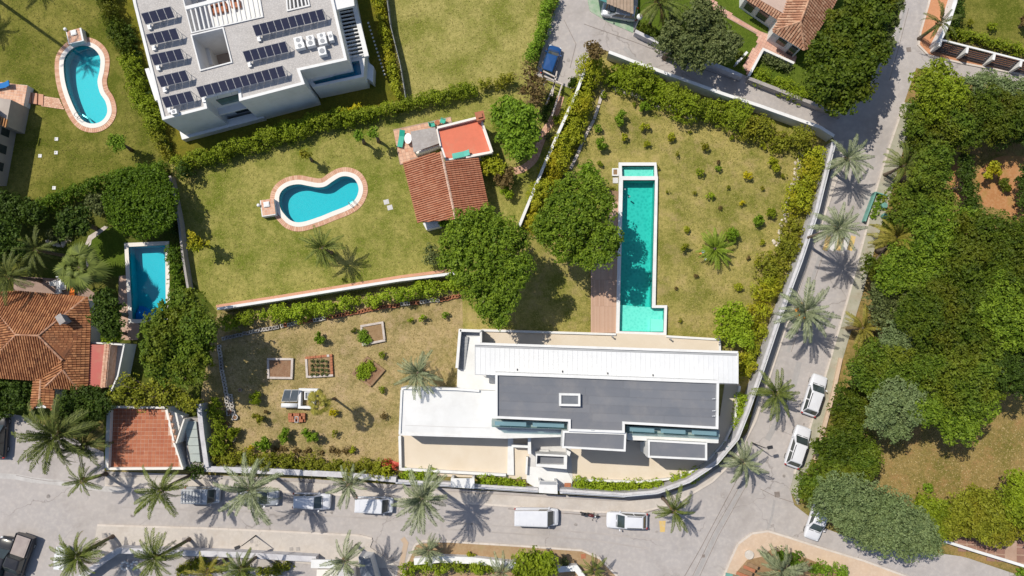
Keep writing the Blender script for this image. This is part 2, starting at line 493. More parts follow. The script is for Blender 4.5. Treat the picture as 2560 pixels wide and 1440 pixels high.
def thing(name, label, cat, loc=(0, 0, 0), rz=0.0, group=None):
    o = bpy.data.objects.new(name, None)
    o.empty_display_size = 0.3
    COL.objects.link(o)
    o.location = loc
    o.rotation_euler = (0, 0, rz)
    ORG[o.name] = Vector(loc) if rz == 0.0 else Vector((0, 0, 0))
    return props(o, label, cat, group)


def link_mesh(name, me, parent=None, mats=None):
    o = bpy.data.objects.new(name, me)
    COL.objects.link(o)
    if parent is not None:
        o.parent = parent
        ORG[o.name] = ORG.get(parent.name, Vector((0, 0, 0)))
    else:
        ORG[o.name] = Vector((0, 0, 0))
    return o


def copy_tree(o, parent=None):
    c = o.copy()
    COL.objects.link(c)
    if parent is not None:
        c.parent = parent
    for ch in o.children:
        copy_tree(ch, c)
    return c


def outline(pts, wdt, closed=False):
    """left and right offsets of a polyline"""
    n = len(pts)
    L, R = [], []
    for i in range(n):
        if closed:
            a, b, c = pts[i - 1], pts[i], pts[(i + 1) % n]
        else:
            a, b, c = pts[max(i - 1, 0)], pts[i], pts[min(i + 1, n - 1)]
        d1 = Vector((b[0] - a[0], b[1] - a[1]))
        d2 = Vector((c[0] - b[0], c[1] - b[1]))
        if d1.length < 1e-6:
            d1 = d2
        if d2.length < 1e-6:
            d2 = d1
        d1.normalize()
        d2.normalize()
        t = (d1 + d2)
        if t.length < 1e-6:
            t = d1
        t.normalize()
        nrm = Vector((-t.y, t.x))
        k = max(0.5, nrm.dot(Vector((-d1.y, d1.x))))
        L.append((b[0] + nrm.x * wdt / 2 / k, b[1] + nrm.y * wdt / 2 / k))
        R.append((b[0] - nrm.x * wdt / 2 / k, b[1] - nrm.y * wdt / 2 / k))
    return L, R


class MB:
    def __init__(s):
        s.v, s.f, s.m, s.t, s.sm = [], [], [], [], []
        s.mi = 0
        s.smooth = False
        s.tint = None

    def face(s, idx, tint=None):
        s.f.append(tuple(idx))
        s.m.append(s.mi)
        s.sm.append(s.smooth)
        s.t.append((s.tint if s.tint is not None else 0.0) if tint is None else tint)

    def add(s, vs):
        b = len(s.v)
        s.v.extend([tuple(p) for p in vs])
        return b

    def prism(s, pts, z0, z1, top=True, bottom=True, holes=None):
        loops = [[(p[0], p[1]) for p in pts]] + [[(p[0], p[1]) for p in h] for h in (holes or [])]
        area = sum(a[0] * b[1] - b[0] * a[1] for a, b in zip(loops[0], loops[0][1:] + loops[0][:1]))
        if area < 0:
            loops[0].reverse()
        for h in loops[1:]:
            ar = sum(a[0] * b[1] - b[0] * a[1] for a, b in zip(h, h[1:] + h[:1]))
            if ar > 0:
                h.reverse()
        tris = tessellate_polygon([[Vector((a, b, 0)) for a, b in lp] for lp in loops])
        flat = [p for lp in loops for p in lp]
        n = len(flat)
        bt = s.add([(a, b, z1) for a, b in flat])

        def ccw(t):
            (x0, y0), (x1, y1), (x2, y2) = flat[t[0]], flat[t[1]], flat[t[2]]
            return t if (x1 - x0) * (y2 - y0) - (x2 - x0) * (y1 - y0) > 0 else (t[0], t[2], t[1])
        tris = [ccw(t) for t in tris]
        if top:
            for t in tris:
                s.face([bt + i for i in t])
        if z0 is None:
            return
        bb = s.add([(a, b, z0) for a, b in flat])
        if bottom:
            for t in tris:
                s.face([bb + i for i in reversed(t)])
        k = 0
        for lp in loops:
            m = len(lp)
            for i in range(m):
                j = (i + 1) % m
                s.face((bb + k + i, bb + k + j, bt + k + j, bt + k + i))
            k += m

    def box(s, cx, cy, z0, z1, lx, ly, rot=0.0):
        c, q = math.cos(rot), math.sin(rot)
        pts = [(cx + a * c - b * q, cy + a * q + b * c) for a, b in ((-lx / 2, -ly / 2), (lx / 2, -ly / 2), (lx / 2, ly / 2), (-lx / 2, ly / 2))]
        s.hexa([(x, y, z0) for x, y in pts], [(x, y, z1) for x, y in pts])

    def hexa(s, lo, hi):
        """solid between two polygons with the same count, lo below hi, both counter-clockwise from above"""
        n = len(lo)
        a = s.add(lo)
        b = s.add(hi)
        s.face([b + i for i in range(n)])
        s.face([a + i for i in reversed(range(n))])
        for i in range(n):
            j = (i + 1) % n
            s.face((a + i, a + j, b + j, b + i))

    def beam(s, p0, p1, wdt, hgt, up=Vector((0, 0, 1))):
        p0, p1 = Vector(p0), Vector(p1)
        d = (p1 - p0).normalized()
        u = up if abs(d.dot(up)) < 0.98 else Vector((1, 0, 0))
        a = d.cross(u).normalized() * wdt / 2
        b = a.cross(d).normalized() * hgt / 2
        q = [-a - b, a - b, a + b, -a + b]
        i = s.add([p0 + k for k in q])
        j = s.add([p1 + k for k in q])
        s.face((i, i + 1, i + 2, i + 3))
        s.face((j + 3, j + 2, j + 1, j))
        for k in range(4):
            l = (k + 1) % 4
            s.face((i + l, i + k, j + k, j + l))

    def tube(s, pts, rad, n=8, cap=True):
        pts = [Vector(p) for p in pts]
        rings = []
        for i, p in enumerate(pts):
            d = (pts[min(i + 1, len(pts) - 1)] - pts[max(i - 1, 0)]).normalized()
            u = Vector((1, 0, 0)) if abs(d.x) < 0.9 else Vector((0, 1, 0))
            a = d.cross(u).normalized()
            b = d.cross(a).normalized()
            r = rad[i] if isinstance(rad, (list, tuple)) else rad
            rings.append(s.add([p + a * r * math.cos(2 * math.pi * k / n) + b * r * math.sin(2 * math.pi * k / n) for k in range(n)]))
        for i in range(len(rings) - 1):
            for k in range(n):
                l = (k + 1) % n
                s.face((rings[i] + k, rings[i + 1] + k, rings[i + 1] + l, rings[i] + l))
        if cap:
            s.face([rings[0] + k for k in range(n)])
            s.face([rings[-1] + k for k in reversed(range(n))])

    def wall(s, pts, wdt, z0, z1, closed=False):
        L, R = outline(pts, wdt, closed)
        if closed:
            s.prism(L, z0, z1, holes=[R]) if abs(_area(L)) > abs(_area(R)) else s.prism(R, z0, z1, holes=[L])
        else:
            s.prism(L + R[::-1], z0, z1)

    def ellipsoid(s, c, r, nu=10, nv=6):
        c = Vector(c)
        rows = []
        for j in range(1, nv):
            th = math.pi * j / nv
            rows.append(s.add([c + Vector((r[0] * math.sin(th) * math.cos(2 * math.pi * i / nu), r[1] * math.sin(th) * math.sin(2 * math.pi * i / nu), r[2] * math.cos(th))) for i in range(nu)]))
        t = s.add([c + Vector((0, 0, r[2]))])
        b = s.add([c - Vector((0, 0, r[2]))])
        for i in range(nu):
            k = (i + 1) % nu
            s.face((t, rows[0] + i, rows[0] + k))
            s.face((b, rows[-1] + k, rows[-1] + i))
            for j in range(len(rows) - 1):
                s.face((rows[j] + i, rows[j + 1] + i, rows[j + 1] + k, rows[j] + k))

    def mesh(s, name, mats, org=Vector((0, 0, 0))):
        me = bpy.data.meshes.new(name)
        vs = [(a - org[0], b - org[1], c - org[2]) for a, b, c in s.v]
        me.from_pydata(vs, [], s.f)
        for m in (mats if isinstance(mats, (list, tuple)) else [mats]):
            me.materials.append(m)
        me.polygons.foreach_set("material_index", s.m)
        me.polygons.foreach_set("use_smooth", s.sm)
        if any(s.t):
            at = me.attributes.new("tint", 'FLOAT', 'FACE')
            at.data.foreach_set("value", s.t)
        me.update()
        return me

    def build(s, name, mats, parent=None, label=None, cat=None, group=None, kind=None, local=False):
        org = Vector((0, 0, 0)) if (parent is None or local) else ORG.get(parent.name, Vector((0, 0, 0)))
        o = link_mesh(name, s.mesh(name, mats, org), parent)
        return props(o, label, cat, group, kind)


def _area(p):
    return 0.5 * sum(a[0] * b[1] - b[0] * a[1] for a, b in zip(p, p[1:] + p[:1]))


def structure(name, mb, m, kind='structure', parent=None):
    return mb.build(name, m, parent, kind=kind)


def sheet(name, pts, z, m, holes=None, kind='structure'):
    b = MB()
    b.prism(pts, None, z, holes=holes)
    return b.build(name, m, None, kind=kind)


def spline(pts, n=8, closed=True):
    """Catmull-Rom through the points"""
    q = []
    N = len(pts)
    for i in range(N if closed else N - 1):
        if closed:
            p0, p1, p2, p3 = pts[i - 1], pts[i], pts[(i + 1) % N], pts[(i + 2) % N]
        else:
            p0, p1, p2, p3 = pts[max(i - 1, 0)], pts[i], pts[i + 1], pts[min(i + 2, N - 1)]
        for k in range(n):
            t = k / n
            q.append(tuple(0.5 * ((2 * p1[a]) + (-p0[a] + p2[a]) * t + (2 * p0[a] - 5 * p1[a] + 4 * p2[a] - p3[a]) * t * t + (-p0[a] + 3 * p1[a] - 3 * p2[a] + p3[a]) * t ** 3) for a in (0, 1)))
    if not closed:
        q.append(tuple(pts[-1]))
    return q


def inside(pt, poly):
    x, y = pt[0], pt[1]
    c = False
    j = len(poly) - 1
    for i in range(len(poly)):
        xi, yi, xj, yj = poly[i][0], poly[i][1], poly[j][0], poly[j][1]
        if (yi > y) != (yj > y) and x < (xj - xi) * (y - yi) / (yj - yi) + xi:
            c = not c
        j = i
    return c


# ---------------------------------------------------------------- foliage
def leaf_mesh(name, blobs, m, dens=60.0, leaf=0.28, sub=0.55, jit=0.55, low=-0.25, core=True, seed=0, asp=0.5, org=Vector((0, 0, 0)), tint_rng=(0.0, 1.0)):
    """crown of leaf-sized faces: every blob (x, y, z, r, rz) carries small clumps over its surface, every clump carries leaves"""
    r_ = np.random.default_rng(seed + 11)
    B = np.array(blobs, dtype=float)
    cs, rs, no, nl, tn = [], [], [], [], []
    for i, (x, y, z, r, rz) in enumerate(B):
        area = 2 * math.pi * r * (0.5 * r + 0.5 * rz) * 1.15
        M = max(4, int(area / (sub * sub * 1.1)))
        d = r_.normal(size=(M, 3))
        d /= np.linalg.norm(d, axis=1)[:, None]
        d[:, 2] = np.where(d[:, 2] < low, -d[:, 2], d[:, 2])
        k = 1.0 - jit * 0.55 * r_.random(M) ** 1.5
        c = np.stack([x + d[:, 0] * r * k, y + d[:, 1] * r * k, z + d[:, 2] * rz * k], 1)
        keep = np.ones(M, bool)
        for j in range(len(B)):
            if j == i:
                continue
            q = (c - B[j, :3]) / np.array([B[j, 3], B[j, 3], B[j, 4]])
            keep &= ((q ** 2).sum(1) > 0.62) | (d[:, 2] > 0.999)
        c, d = c[keep], d[keep]
        cs.append(c)
        no.append(d)
        rs.append(sub * r_.uniform(0.6, 1.25, len(c)))
        tn.append(r_.uniform(0, 1, len(c)) * 0.75 + 0.25 * r_.random())
        nl.append(np.full(len(c), max(6, int(dens * area / M * 1.0))))
    C = np.concatenate(cs)
    D = np.concatenate(no)
    S = np.concatenate(rs)
    T = np.concatenate(tn)
    K = np.concatenate(nl)
    idx = np.repeat(np.arange(len(C)), K)
    n = len(idx)
    u = r_.normal(size=(n, 3))
    u /= np.linalg.norm(u, axis=1)[:, None]
    dirs = u + D[idx] * 0.7 + np.array([0, 0, 0.35])
    dirs /= np.linalg.norm(dirs, axis=1)[:, None]
    pos = C[idx] + dirs * (S[idx] * r_.uniform(0.6, 1.0, n))[:, None] * np.array([1, 1, 0.8])
    tint = np.clip(T[idx] * 0.6 + r_.random(n) * 0.5 - 0.05, 0, 1)
    nrm = dirs * 0.8 + r_.normal(size=(n, 3)) * 0.55 + np.array([0, 0, 0.25])
    sz = leaf * r_.uniform(0.65, 1.35, n)
    if core:                                        # bigger leaves further in close the crown
        cc, ct = [], []
        for (x, y, z, r, rz) in B:
            m_ = int(dens * 0.22 * 2 * math.pi * r * r) + 8
            d = r_.normal(size=(m_, 3))
            d /= np.linalg.norm(d, axis=1)[:, None]
            d[:, 2] = np.where(d[:, 2] < low, -d[:, 2], d[:, 2])
            k = r_.uniform(0.45, 0.78, m_)
            cc.append(np.stack([x + d[:, 0] * r * k, y + d[:, 1] * r * k, z + d[:, 2] * rz * k], 1))
        cc = np.concatenate(cc)
        pos = np.concatenate([pos, cc])
        nrm = np.concatenate([nrm, r_.normal(size=(len(cc), 3)) + np.array([0, 0, 0.6])])
        sz = np.concatenate([sz, leaf * 2.1 * r_.uniform(0.7, 1.3, len(cc))])
        tint = np.concatenate([tint, r_.random(len(cc)) * 0.5])  # inner leaves get darker tints: shade inside the crown put into colour
        n = len(pos)
    nrm /= np.linalg.norm(nrm, axis=1)[:, None]
    a = np.cross(nrm, r_.normal(size=(n, 3)))
    a /= np.linalg.norm(a, axis=1)[:, None]
    b = np.cross(nrm, a)
    a *= (sz * 0.5)[:, None]
    b *= (sz * 0.5 * asp * 1.2)[:, None]
    V = np.empty((n, 4, 3))
    V[:, 0] = pos - a
    V[:, 1] = pos - b + a * 0.1
    V[:, 2] = pos + a - nrm * (sz * 0.12)[:, None]
    V[:, 3] = pos + b + a * 0.1
    V = V.reshape(-1, 3) - np.array(org)
    V[:, 2] = np.maximum(V[:, 2], 0.03 - org[2])
    return np_mesh(name, V, n, m, tint * (tint_rng[1] - tint_rng[0]) + tint_rng[0])


NLEAF = [0]


def np_mesh(name, V, n, m, tint):
    me = bpy.data.meshes.new(name)
    me.vertices.add(4 * n)
    me.vertices.foreach_set("co", V.astype(np.float32).ravel())
    me.loops.add(4 * n)
    me.loops.foreach_set("vertex_index", np.arange(4 * n, dtype=np.int32))
    me.polygons.add(n)
    me.polygons.foreach_set("loop_start", np.arange(0, 4 * n, 4, dtype=np.int32))
    me.polygons.foreach_set("loop_total", np.full(n, 4, dtype=np.int32))
    me.update(calc_edges=True)
    at = me.attributes.new("tint", 'FLOAT', 'FACE')
    at.data.foreach_set("value", tint.astype(np.float32))
    me.materials.append(m)
    NLEAF[0] += n
    return me


def tree(label, blobs, h, kind='tree', name='tree', cat='tree', flat=0.55, dens=60, leaf=0.28, sub=0.6, jit=0.6, seed=1, trunk_r=None, group=None, bare=0):
    """blobs: (px, py, radius px[, height offset m]) of the crown as the photograph shows them"""
    W = []
    hr = random.Random(seed + 77)
    for b in blobs:
        r = b[2] / M_PX * (H_CAM - h) / H_CAM
        rz = max(0.4, min(r * flat, h * 0.42))
        top = h + (b[3] if len(b) > 3 else 0.0) + (hr.uniform(-0.17, 0.03) * h if len(blobs) > 3 else 0.0)
        c = P(b[0], b[1], top - rz * 0.6)
        W.append((c.x, c.y, top - rz, r, rz))
    wsum = sum(q[3] ** 2 for q in W)
    bx = sum(q[0] * q[3] ** 2 for q in W) / wsum
    by = sum(q[1] * q[3] ** 2 for q in W) / wsum
    base = Vector((bx, by, 0))
    t = thing(name, label, cat, base, 0, group)
    me = leaf_mesh("crown", W, LEAF[kind], dens, leaf, sub, jit, seed=seed, org=base)
    link_mesh("crown", me, t)
    tr = trunk_r or 0.05 + 0.035 * h
    m = MB()
    m.smooth = True
    zf = min(q[2] for q in W) * 0.6
    m.tube([base, base + Vector((0.1, 0.05, zf * 0.5)), base + Vector((0.05, 0.1, zf))], [tr * 1.35, tr, tr * 0.8], 8)
    rr = random.Random(seed)
    for q in W:
        e = Vector((q[0], q[1], q[2] + q[4] * 0.2))
        s0 = base + Vector((0.05, 0.1, zf * 0.9))
        mid = s0.lerp(e, 0.5) + Vector((0, 0, -0.1 * q[3]))
        m.tube([s0, mid, e], [tr * 0.6, tr * 0.42, tr * 0.15], 6)
        for _ in range(2 + bare):
            a = rr.uniform(0, 6.28)
            k = 0.95 if bare else 0.7
            e2 = e + Vector((math.cos(a) * q[3] * k, math.sin(a) * q[3] * k, q[4] * rr.uniform(0.1, 0.9 if bare else 0.4)))
            m.tube([mid, mid.lerp(e2, 0.55) + Vector((0, 0, 0.1)), e2], [tr * 0.32, tr * 0.2, tr * 0.05], 5)
    m.build("trunk", TRUNK, t)
    return t


def hedge(label, pts, wpx, h, kind='hedge', name='hedge', cat='hedge', dens=75, leaf=0.2, sub=0.42, jit=0.5, seed=1, uneven=0.35, trim=False, gap=0.0, step=0.55, z0=0.0, group=None):
    rr = random.Random(seed)
    wm = wpx / M_PX
    W = []
    q = PL(pts, h * 0.7 + z0)
    for a, b in zip(q[:-1], q[1:]):
        L = (b - a).length
        n = max(1, int(L / (wm * step)))
        for i in range(n):
            if rr.random() < gap:
                continue
            c = a.lerp(b, (i + 0.5) / n)
            r = wm / 2 * (1 + (0 if trim else rr.uniform(-uneven, uneven * 0.6)))
            hh = h * (1 + (rr.uniform(-0.05, 0.05) if trim else rr.uniform(-uneven, uneven * 0.6)))
            off = 0.0 if trim else 0.16 * wm
            rz = hh * 0.55
            W.append((c.x + rr.uniform(-off, off), c.y + rr.uniform(-off, off), z0 + hh - rz, r, rz))
    org = Vector((W[len(W) // 2][0], W[len(W) // 2][1], z0))
    t = thing(name, label, cat, org, 0, group)
    link_mesh("foliage", leaf_mesh("foliage", W, LEAF[kind], dens, leaf, sub, jit, low=-0.6, seed=seed, org=org), t)
    return t


SHRUBS = {}


def shrub(label, px, py, rpx, kind='citrus', h=None, name='shrub', cat='shrub', group=None, z=0.0, seed=None):
    """a small plant: loose leaves on a few stems (plants of one kind share a few meshes)"""
    r = rpx / M_PX * 1.06
    h = h or max(0.4, r * 1.8)
    v = random.randrange(4)
    key = (kind, v, rpx > 12)
    if key not in SHRUBS:
        rr = random.Random(hash(str(key)) % 1000 if False else (v * 31 + len(kind) * 7))
        n = 5 + v
        W = []
        for i in range(n):
            a = rr.uniform(0, 6.28)
            d = rr.uniform(0.15, 0.7)
            W.append((math.cos(a) * d, math.sin(a) * d, rr.uniform(0.55, 0.95), rr.uniform(0.26, 0.42), rr.uniform(0.2, 0.36)))
        big = rpx > 12
        me = leaf_mesh("leaves", W, LEAF[kind], 170 if big else 80, 0.17 if big else 0.32, 0.26, 0.6, seed=v + 3, core=big, tint_rng=(0.3, 1.0))
        s = MB()
        for q in W:
            s.tube([(0, 0, 0), (q[0] * 0.4, q[1] * 0.4, 0.4), (q[0], q[1], q[2])], [0.05, 0.035, 0.012], 5)
        SHRUBS[key] = (me, s.mesh("stem", TRUNK))
    me, st = SHRUBS[key]
    base = P(px, py, z + h * 0.6)
    base.z = z
    t = thing(name, label, cat, base, 0, group)
    t.rotation_euler = (0, 0, U(0, 6.28))
    a = link_mesh("leaves", me, t)
    b = link_mesh("stem", st, t)
    for o in (a, b):
        o.scale = (r, r, h * 0.9)
    return t


# ---------------------------------------------------------------- palms
def frond_mesh(m, droop, n=22, wid=0.10, name="frond", seed=0, fan=False):
    """unit-length feather frond along +x, arching over"""
    rr = random.Random(seed)
    V, T = [], []

    def curve(t):
        return Vector((t * (1 - 0.22 * droop * t), 0, 0.42 * t * (1 - 0.4 * droop) - (0.28 + 0.62 * droop) * t * t))
    for i in range(n):
        t0, t1 = i / n, (i + 1) / n
        a, b = curve(t0), curve(t1)
        V += [a + Vector((0, -0.009, 0)), b + Vector((0, -0.007, 0)), b + Vector((0, 0.007, 0)), a + Vector((0, 0.009, 0))]
        T.append(0.9)
    for i in range(n):
        t = 0.10 + 0.90 * (i + 0.5) / n
        ln = wid * (0.35 + 1.0 * math.sin(math.pi * min(1, 0.12 + t * 0.82))) * rr.uniform(0.85, 1.15)
        c = curve(t)
        fw = curve(min(t + 0.02, 1.02)) - c
        fw.normalize()
        for sgn in (-1, 1):
            ang = math.radians(rr.uniform(48, 62))
            d = fw * math.cos(ang) + Vector((0, sgn * math.sin(ang), 0)) + Vector((0, 0, rr.uniform(-0.05, 0.28) - 0.35 * droop))
            d.normalize()
            wv = fw * 0.021
            e = c + d * ln
            mid = c + d * ln * 0.5
            V += [c, mid - wv, e + Vector((0, 0, -0.03)), mid + wv]
            T.append(rr.uniform(0.1, 0.8))
    V = np.array([tuple(v) for v in V])
    return np_mesh(name, V, len(T), m, np.array(T))


def fan_mesh(m, droop, name="frond", seed=0):
    rr = random.Random(seed)
    V, T = [], []
    V += [Vector((0, -0.012, 0)), Vector((0.5, -0.01, 0.12)), Vector((0.5, 0.01, 0.12)), Vector((0, 0.012, 0))]
    T.append(0.7)
    c = Vector((0.5, 0, 0.12))
    for i in range(17):
        a = math.radians(-105 + 210 * i / 16)
        ln = 0.5 * (0.72 + 0.28 * math.cos(a * 0.8)) * rr.uniform(0.92, 1.05)
        d = Vector((math.cos(a), math.sin(a), -0.15 - 0.4 * droop))
        p = Vector((-math.sin(a), math.cos(a), 0)) * 0.036
        V += [c, c + d * ln * 0.55 - p + Vector((0, 0, 0.02)), c + d * ln + Vector((0, 0, -0.08)), c + d * ln * 0.55 + p + Vector((0, 0, 0.02))]
        T.append(rr.uniform(0.2, 0.95))
    V = np.array([tuple(v) for v in V])
    return np_mesh(name, V, len(T), m, np.array(T))


FR = {}


def palm(label, px, py, rpx, h, col='green', n=30, lean=(0, 0), fan=False, up=0.0, fruit=False, name='palm_tree', cat='palm tree', skirt=0.32, tr=0.19, seed=1, group=None,
         stub=0.0, old=0.25, dead=0):
    rr = random.Random(seed * 13 + 5)
    n = int(n * 1.22)
    c = P(px, py, h)
    base = Vector((c.x - lean[0], c.y - lean[1], 0))
    R = rpx / M_PX * (H_CAM - h) / H_CAM * 1.06
    t = thing(name, label, cat, base, 0, group)
    top = Vector((lean[0], lean[1], h))
    s = MB()
    s.smooth = True
    k = 7
    pts, rad = [], []
    for i in range(k + 1):
        f = i / k
        pts.append(base + Vector((lean[0] * f * f, lean[1] * f * f, (h - 0.1) * f)))
        rad.append(tr * (1.45 if i == 0 else 1.0 - 0.12 * f))
    s.tube(pts, rad, 10)
    s.build("trunk", PALM_TRUNK, t)
    if skirt > 0:
        s = MB()
        for i in range(26):
            a = i * 2.4
            z = h - 0.75 + 0.6 * i / 26
            d = Vector((math.cos(a), math.sin(a), 0.8))
            p0 = base + top - Vector((0, 0, h)) + Vector((0, 0, z)) + Vector((math.cos(a), math.sin(a), 0)) * tr * 0.7
            s.beam(p0, p0 + d * skirt * 0.7, 0.11, 0.04)
        s.build("leaf_base_cluster", SKIRT, t)
    if fruit:
        s = MB()
        for i in range(6):
            a = 2.2 + i * 0.45
            p0 = base + top - Vector((0, 0, h)) + Vector((0, 0, h - 0.1))
            e = p0 + Vector((math.cos(a) * 0.9, math.sin(a) * 0.9, 0.35))
            s.tube([p0, e], [0.03, 0.03], 5)
            for _ in range(7):
                s.ellipsoid(e + Vector((U(-.22, .22), U(-.22, .22), U(-.15, .15))), (0.1, 0.1, 0.09), 6, 4)
        s.build("fruit_bunch", FRUIT, t)
    for i in range(n):
        f = i / max(1, n - 1)                       # 0 = young, upright; 1 = old, drooping
        dr = 0 if f < 0.3 - 0.2 * up else (1 if f < 0.72 else 2)
        cc = 'brown' if (dead and i >= n - dead) else col
        key = (cc, dr, fan, i % 2)
        if key not in FR:
            dv = (0.15, 0.55, 1.0)[dr]
            FR[key] = fan_mesh(FROND[cc], dv, seed=i) if fan else frond_mesh(FROND[cc], dv, seed=i + 3)
        o = link_mesh("frond", FR[key], t)
        yaw = i * 2.39996 + rr.uniform(-0.45, 0.45)
        pitch = math.radians((62, 18, -12)[dr] * (1 - 0.3 * rr.random()) + 12 * up + (8 if dr == 1 else 0))
        L = R * ((0.5, 0.85, 1.0) if fan else (0.78, 1.05, 1.0))[dr] * rr.uniform(0.74, 1.14)
        if fan:
            pitch = math.radians((30, 8, -8)[dr] + rr.uniform(-12, 12))
        o.location = top + Vector((math.cos(yaw) * tr * 0.6, math.sin(yaw) * tr * 0.6, 0.1 - 0.25 * f))
        o.rotation_euler = Euler((rr.uniform(-0.35, 0.35), -pitch, yaw), 'XYZ')
        o.scale = (L, L, L)
    return t


# ---------------------------------------------------------------- roofs and floors made of pieces
def tiled_slope(poly, m, parent, pitch=0.24, course=0.42, tw=0.5, seed=0, under=None):
    """barrel tiles laid down the slope of a convex roof face: every tile is a real half pipe, joined (too small to pick apart)"""
    rr = random.Random(seed)
    n = Vector((0, 0, 0))
    for a_, b_ in zip(poly, poly[1:] + poly[:1]):
        n += a_.cross(b_)
    n.normalize()
    if n.z < 0:
        n = -n
    v = Vector((n.x, n.y, 0))
    v = (v - n * v.dot(n)).normalized()             # down the slope
    u = v.cross(n).normalized()
    o = sum(poly, Vector()) / len(poly) + n * 0.03
    Q = [((p - o).dot(u), (p - o).dot(v)) for p in poly]
    mb = MB()
    u0, u1 = min(q[0] for q in Q), max(q[0] for q in Q)
    k = int((u1 - u0) / pitch)
    r = pitch * 0.46
    for i in range(k):
        uc = u0 + (i + 0.5) * (u1 - u0) / k
        hits = []
        for a, b in zip(Q, Q[1:] + Q[:1]):
            if (a[0] - uc) * (b[0] - uc) < 0:
                hits.append(a[1] + (b[1] - a[1]) * (uc - a[0]) / (b[0] - a[0]))
        if len(hits) < 2:
            continue
        v0, v1 = min(hits), max(hits)
        nn = max(1, int(round((v1 - v0) / course)))
        for j in range(nn):
            a0 = v0 + (v1 - v0) * j / nn
            a1 = v0 + (v1 - v0) * (j + 1) / nn + 0.03
            tt = rr.random() ** 1.3 * tw
            pr = []
            for vv, lift, rs in ((a0, 0.015, 0.86), (a1, 0.05, 1.0)):
                c = o + u * uc + v * vv + n * lift
                pr.append([c - u * r * rs, c - u * r * 0.55 * rs + n * r * 0.75, c + u * r * 0.55 * rs + n * r * 0.75, c + u * r * rs])
            b = mb.add(pr[0] + pr[1])
            for s in range(3):
                mb.face((b + s, b + s + 1, b + s + 5, b + s + 4)[::-1], tt)
            mb.face((b + 4, b + 5, b + 6, b + 7), tt)
    return mb.build("roof_tile_rows", m, parent, kind='stuff')


def slope_slab(polys, m, parent, name="roof", th=0.14):
    s = MB()
    for poly in polys:
        p = poly if _area([(q.x, q.y) for q in poly]) > 0 else poly[::-1]
        s.hexa([q - Vector((0, 0, th)) for q in p], p)
    return s.build(name, m, parent)


def ridge_line(a, b, parent, m=RIDGE, r=0.13):
    s = MB()
    a, b = Vector(a), Vector(b)
    L = (b - a).length
    k = max(2, int(L / 0.4))
    for i in range(k):
        s.tint = random.random() * 0.8
        s.tube([a.lerp(b, i / k) + Vector((0, 0, 0.05)), a.lerp(b, (i + 1.05) / k) + Vector((0, 0, 0.05))], [r * 0.85, r * 1.05], 6)
    return s.build("ridge_tiles", m, parent)


def piece_field(poly, sx_, sy_, z, m, parent=None, rot=0.0, gap=0.02, h=0.015, tw=1.0, seed=0, name="tiles", brick=False, kind='stuff', base=None, label=None):
    """rows of small slabs over a polygon: joined into one when small"""
    rr = random.Random(seed)
    c0 = sum((Vector((p[0], p[1], 0)) for p in poly), Vector()) / len(poly)
    cr, sr = math.cos(rot), math.sin(rot)
    loc = [((p[0] - c0.x) * cr + (p[1] - c0.y) * sr, -(p[0] - c0.x) * sr + (p[1] - c0.y) * cr) for p in poly]
    x0, x1 = min(q[0] for q in loc), max(q[0] for q in loc)
    y0, y1 = min(q[1] for q in loc), max(q[1] for q in loc)
    s = MB()
    j = 0
    y = y0
    while y < y1 - 0.3 * sy_:
        x = x0 - (sx_ * 0.5 if brick and j % 2 else 0)
        while x < x1 - 0.1 * sx_:
            cx, cy = x + sx_ / 2, y + sy_ / 2
            if inside((cx, cy), loc):
                wx, wy = c0.x + cx * cr - cy * sr, c0.y + cx * sr + cy * cr
                s.tint = rr.random() * tw
                s.box(wx, wy, z - 0.01, z + h * rr.uniform(0.7, 1.3), sx_ - gap, sy_ - gap, rot)
            x += sx_
        y += sy_
        j += 1
    return s.build(name, m, parent, kind=kind, label=label)

# ================================================================ GROUND, ROADS, LAWNS, POOLS
def offset(pts, d):
    L, R = outline(pts, 2 * abs(d), True)
    big, small = (L, R) if abs(_area(L)) > abs(_area(R)) else (R, L)
    return big if d > 0 else small


def resample(pts, step):
    q = list(pts) + [pts[0]]
    seg = [math.dist(a, b) for a, b in zip(q, q[1:])]
    T = sum(seg)
    n = max(8, int(T / step))
    res, i, acc = [], 0, 0.0
    for k in range(n):
        tgt = T * k / n
        while acc + seg[i] < tgt:
            acc += seg[i]
            i += 1
        f = (tgt - acc) / seg[i]
        res.append((q[i][0] + (q[i + 1][0] - q[i][0]) * f, q[i][1] + (q[i + 1][1] - q[i][1]) * f))
    return res


def ring_pieces(mb, pts, d0, d1, z0, z1, piece, gap=0.02, tw=1.0):
    base = resample(pts, piece)
    A, B = offset(base, d0) if d0 else base, offset(base, d1)
    if _area(base) < 0:
        A, B = A[::-1], B[::-1]
    n = len(base)
    for i in range(n):
        j = (i + 1) % n
        a0, a1, b0, b1 = Vector(A[i]), Vector(A[j]), Vector(B[i]), Vector(B[j])
        g = gap / max(0.05, (a1 - a0).length) / 2
        p = [a0.lerp(a1, g), b0.lerp(b1, g), b0.lerp(b1, 1 - g), a0.lerp(a1, 1 - g)]
        mb.tint = random.random() * tw
        zz = z1 + U(-0.004, 0.004)
        q = [(v.x, v.y) for v in p]
        if _area(q) < 0:
            q = q[::-1]
        mb.hexa([(x, y, z0) for x, y in q], [(x, y, zz) for x, y in q])


def pool_basin(t, water, z_rim, z_floor, m):
    s = MB()
    w = [(p[0], p[1]) for p in water]
    n = len(w)
    a = s.add([(x, y, z_floor) for x, y in w])
    b = s.add([(x, y, z_rim) for x, y in w])
    for i in range(n):
        j = (i + 1) % n
        s.face((a + j, a + i, b + i, b + j))
    s.prism(w, None, z_floor)
    return s.build("basin", m, t)


def xy(pts):
    return [(p[0], p[1]) for p in pts]


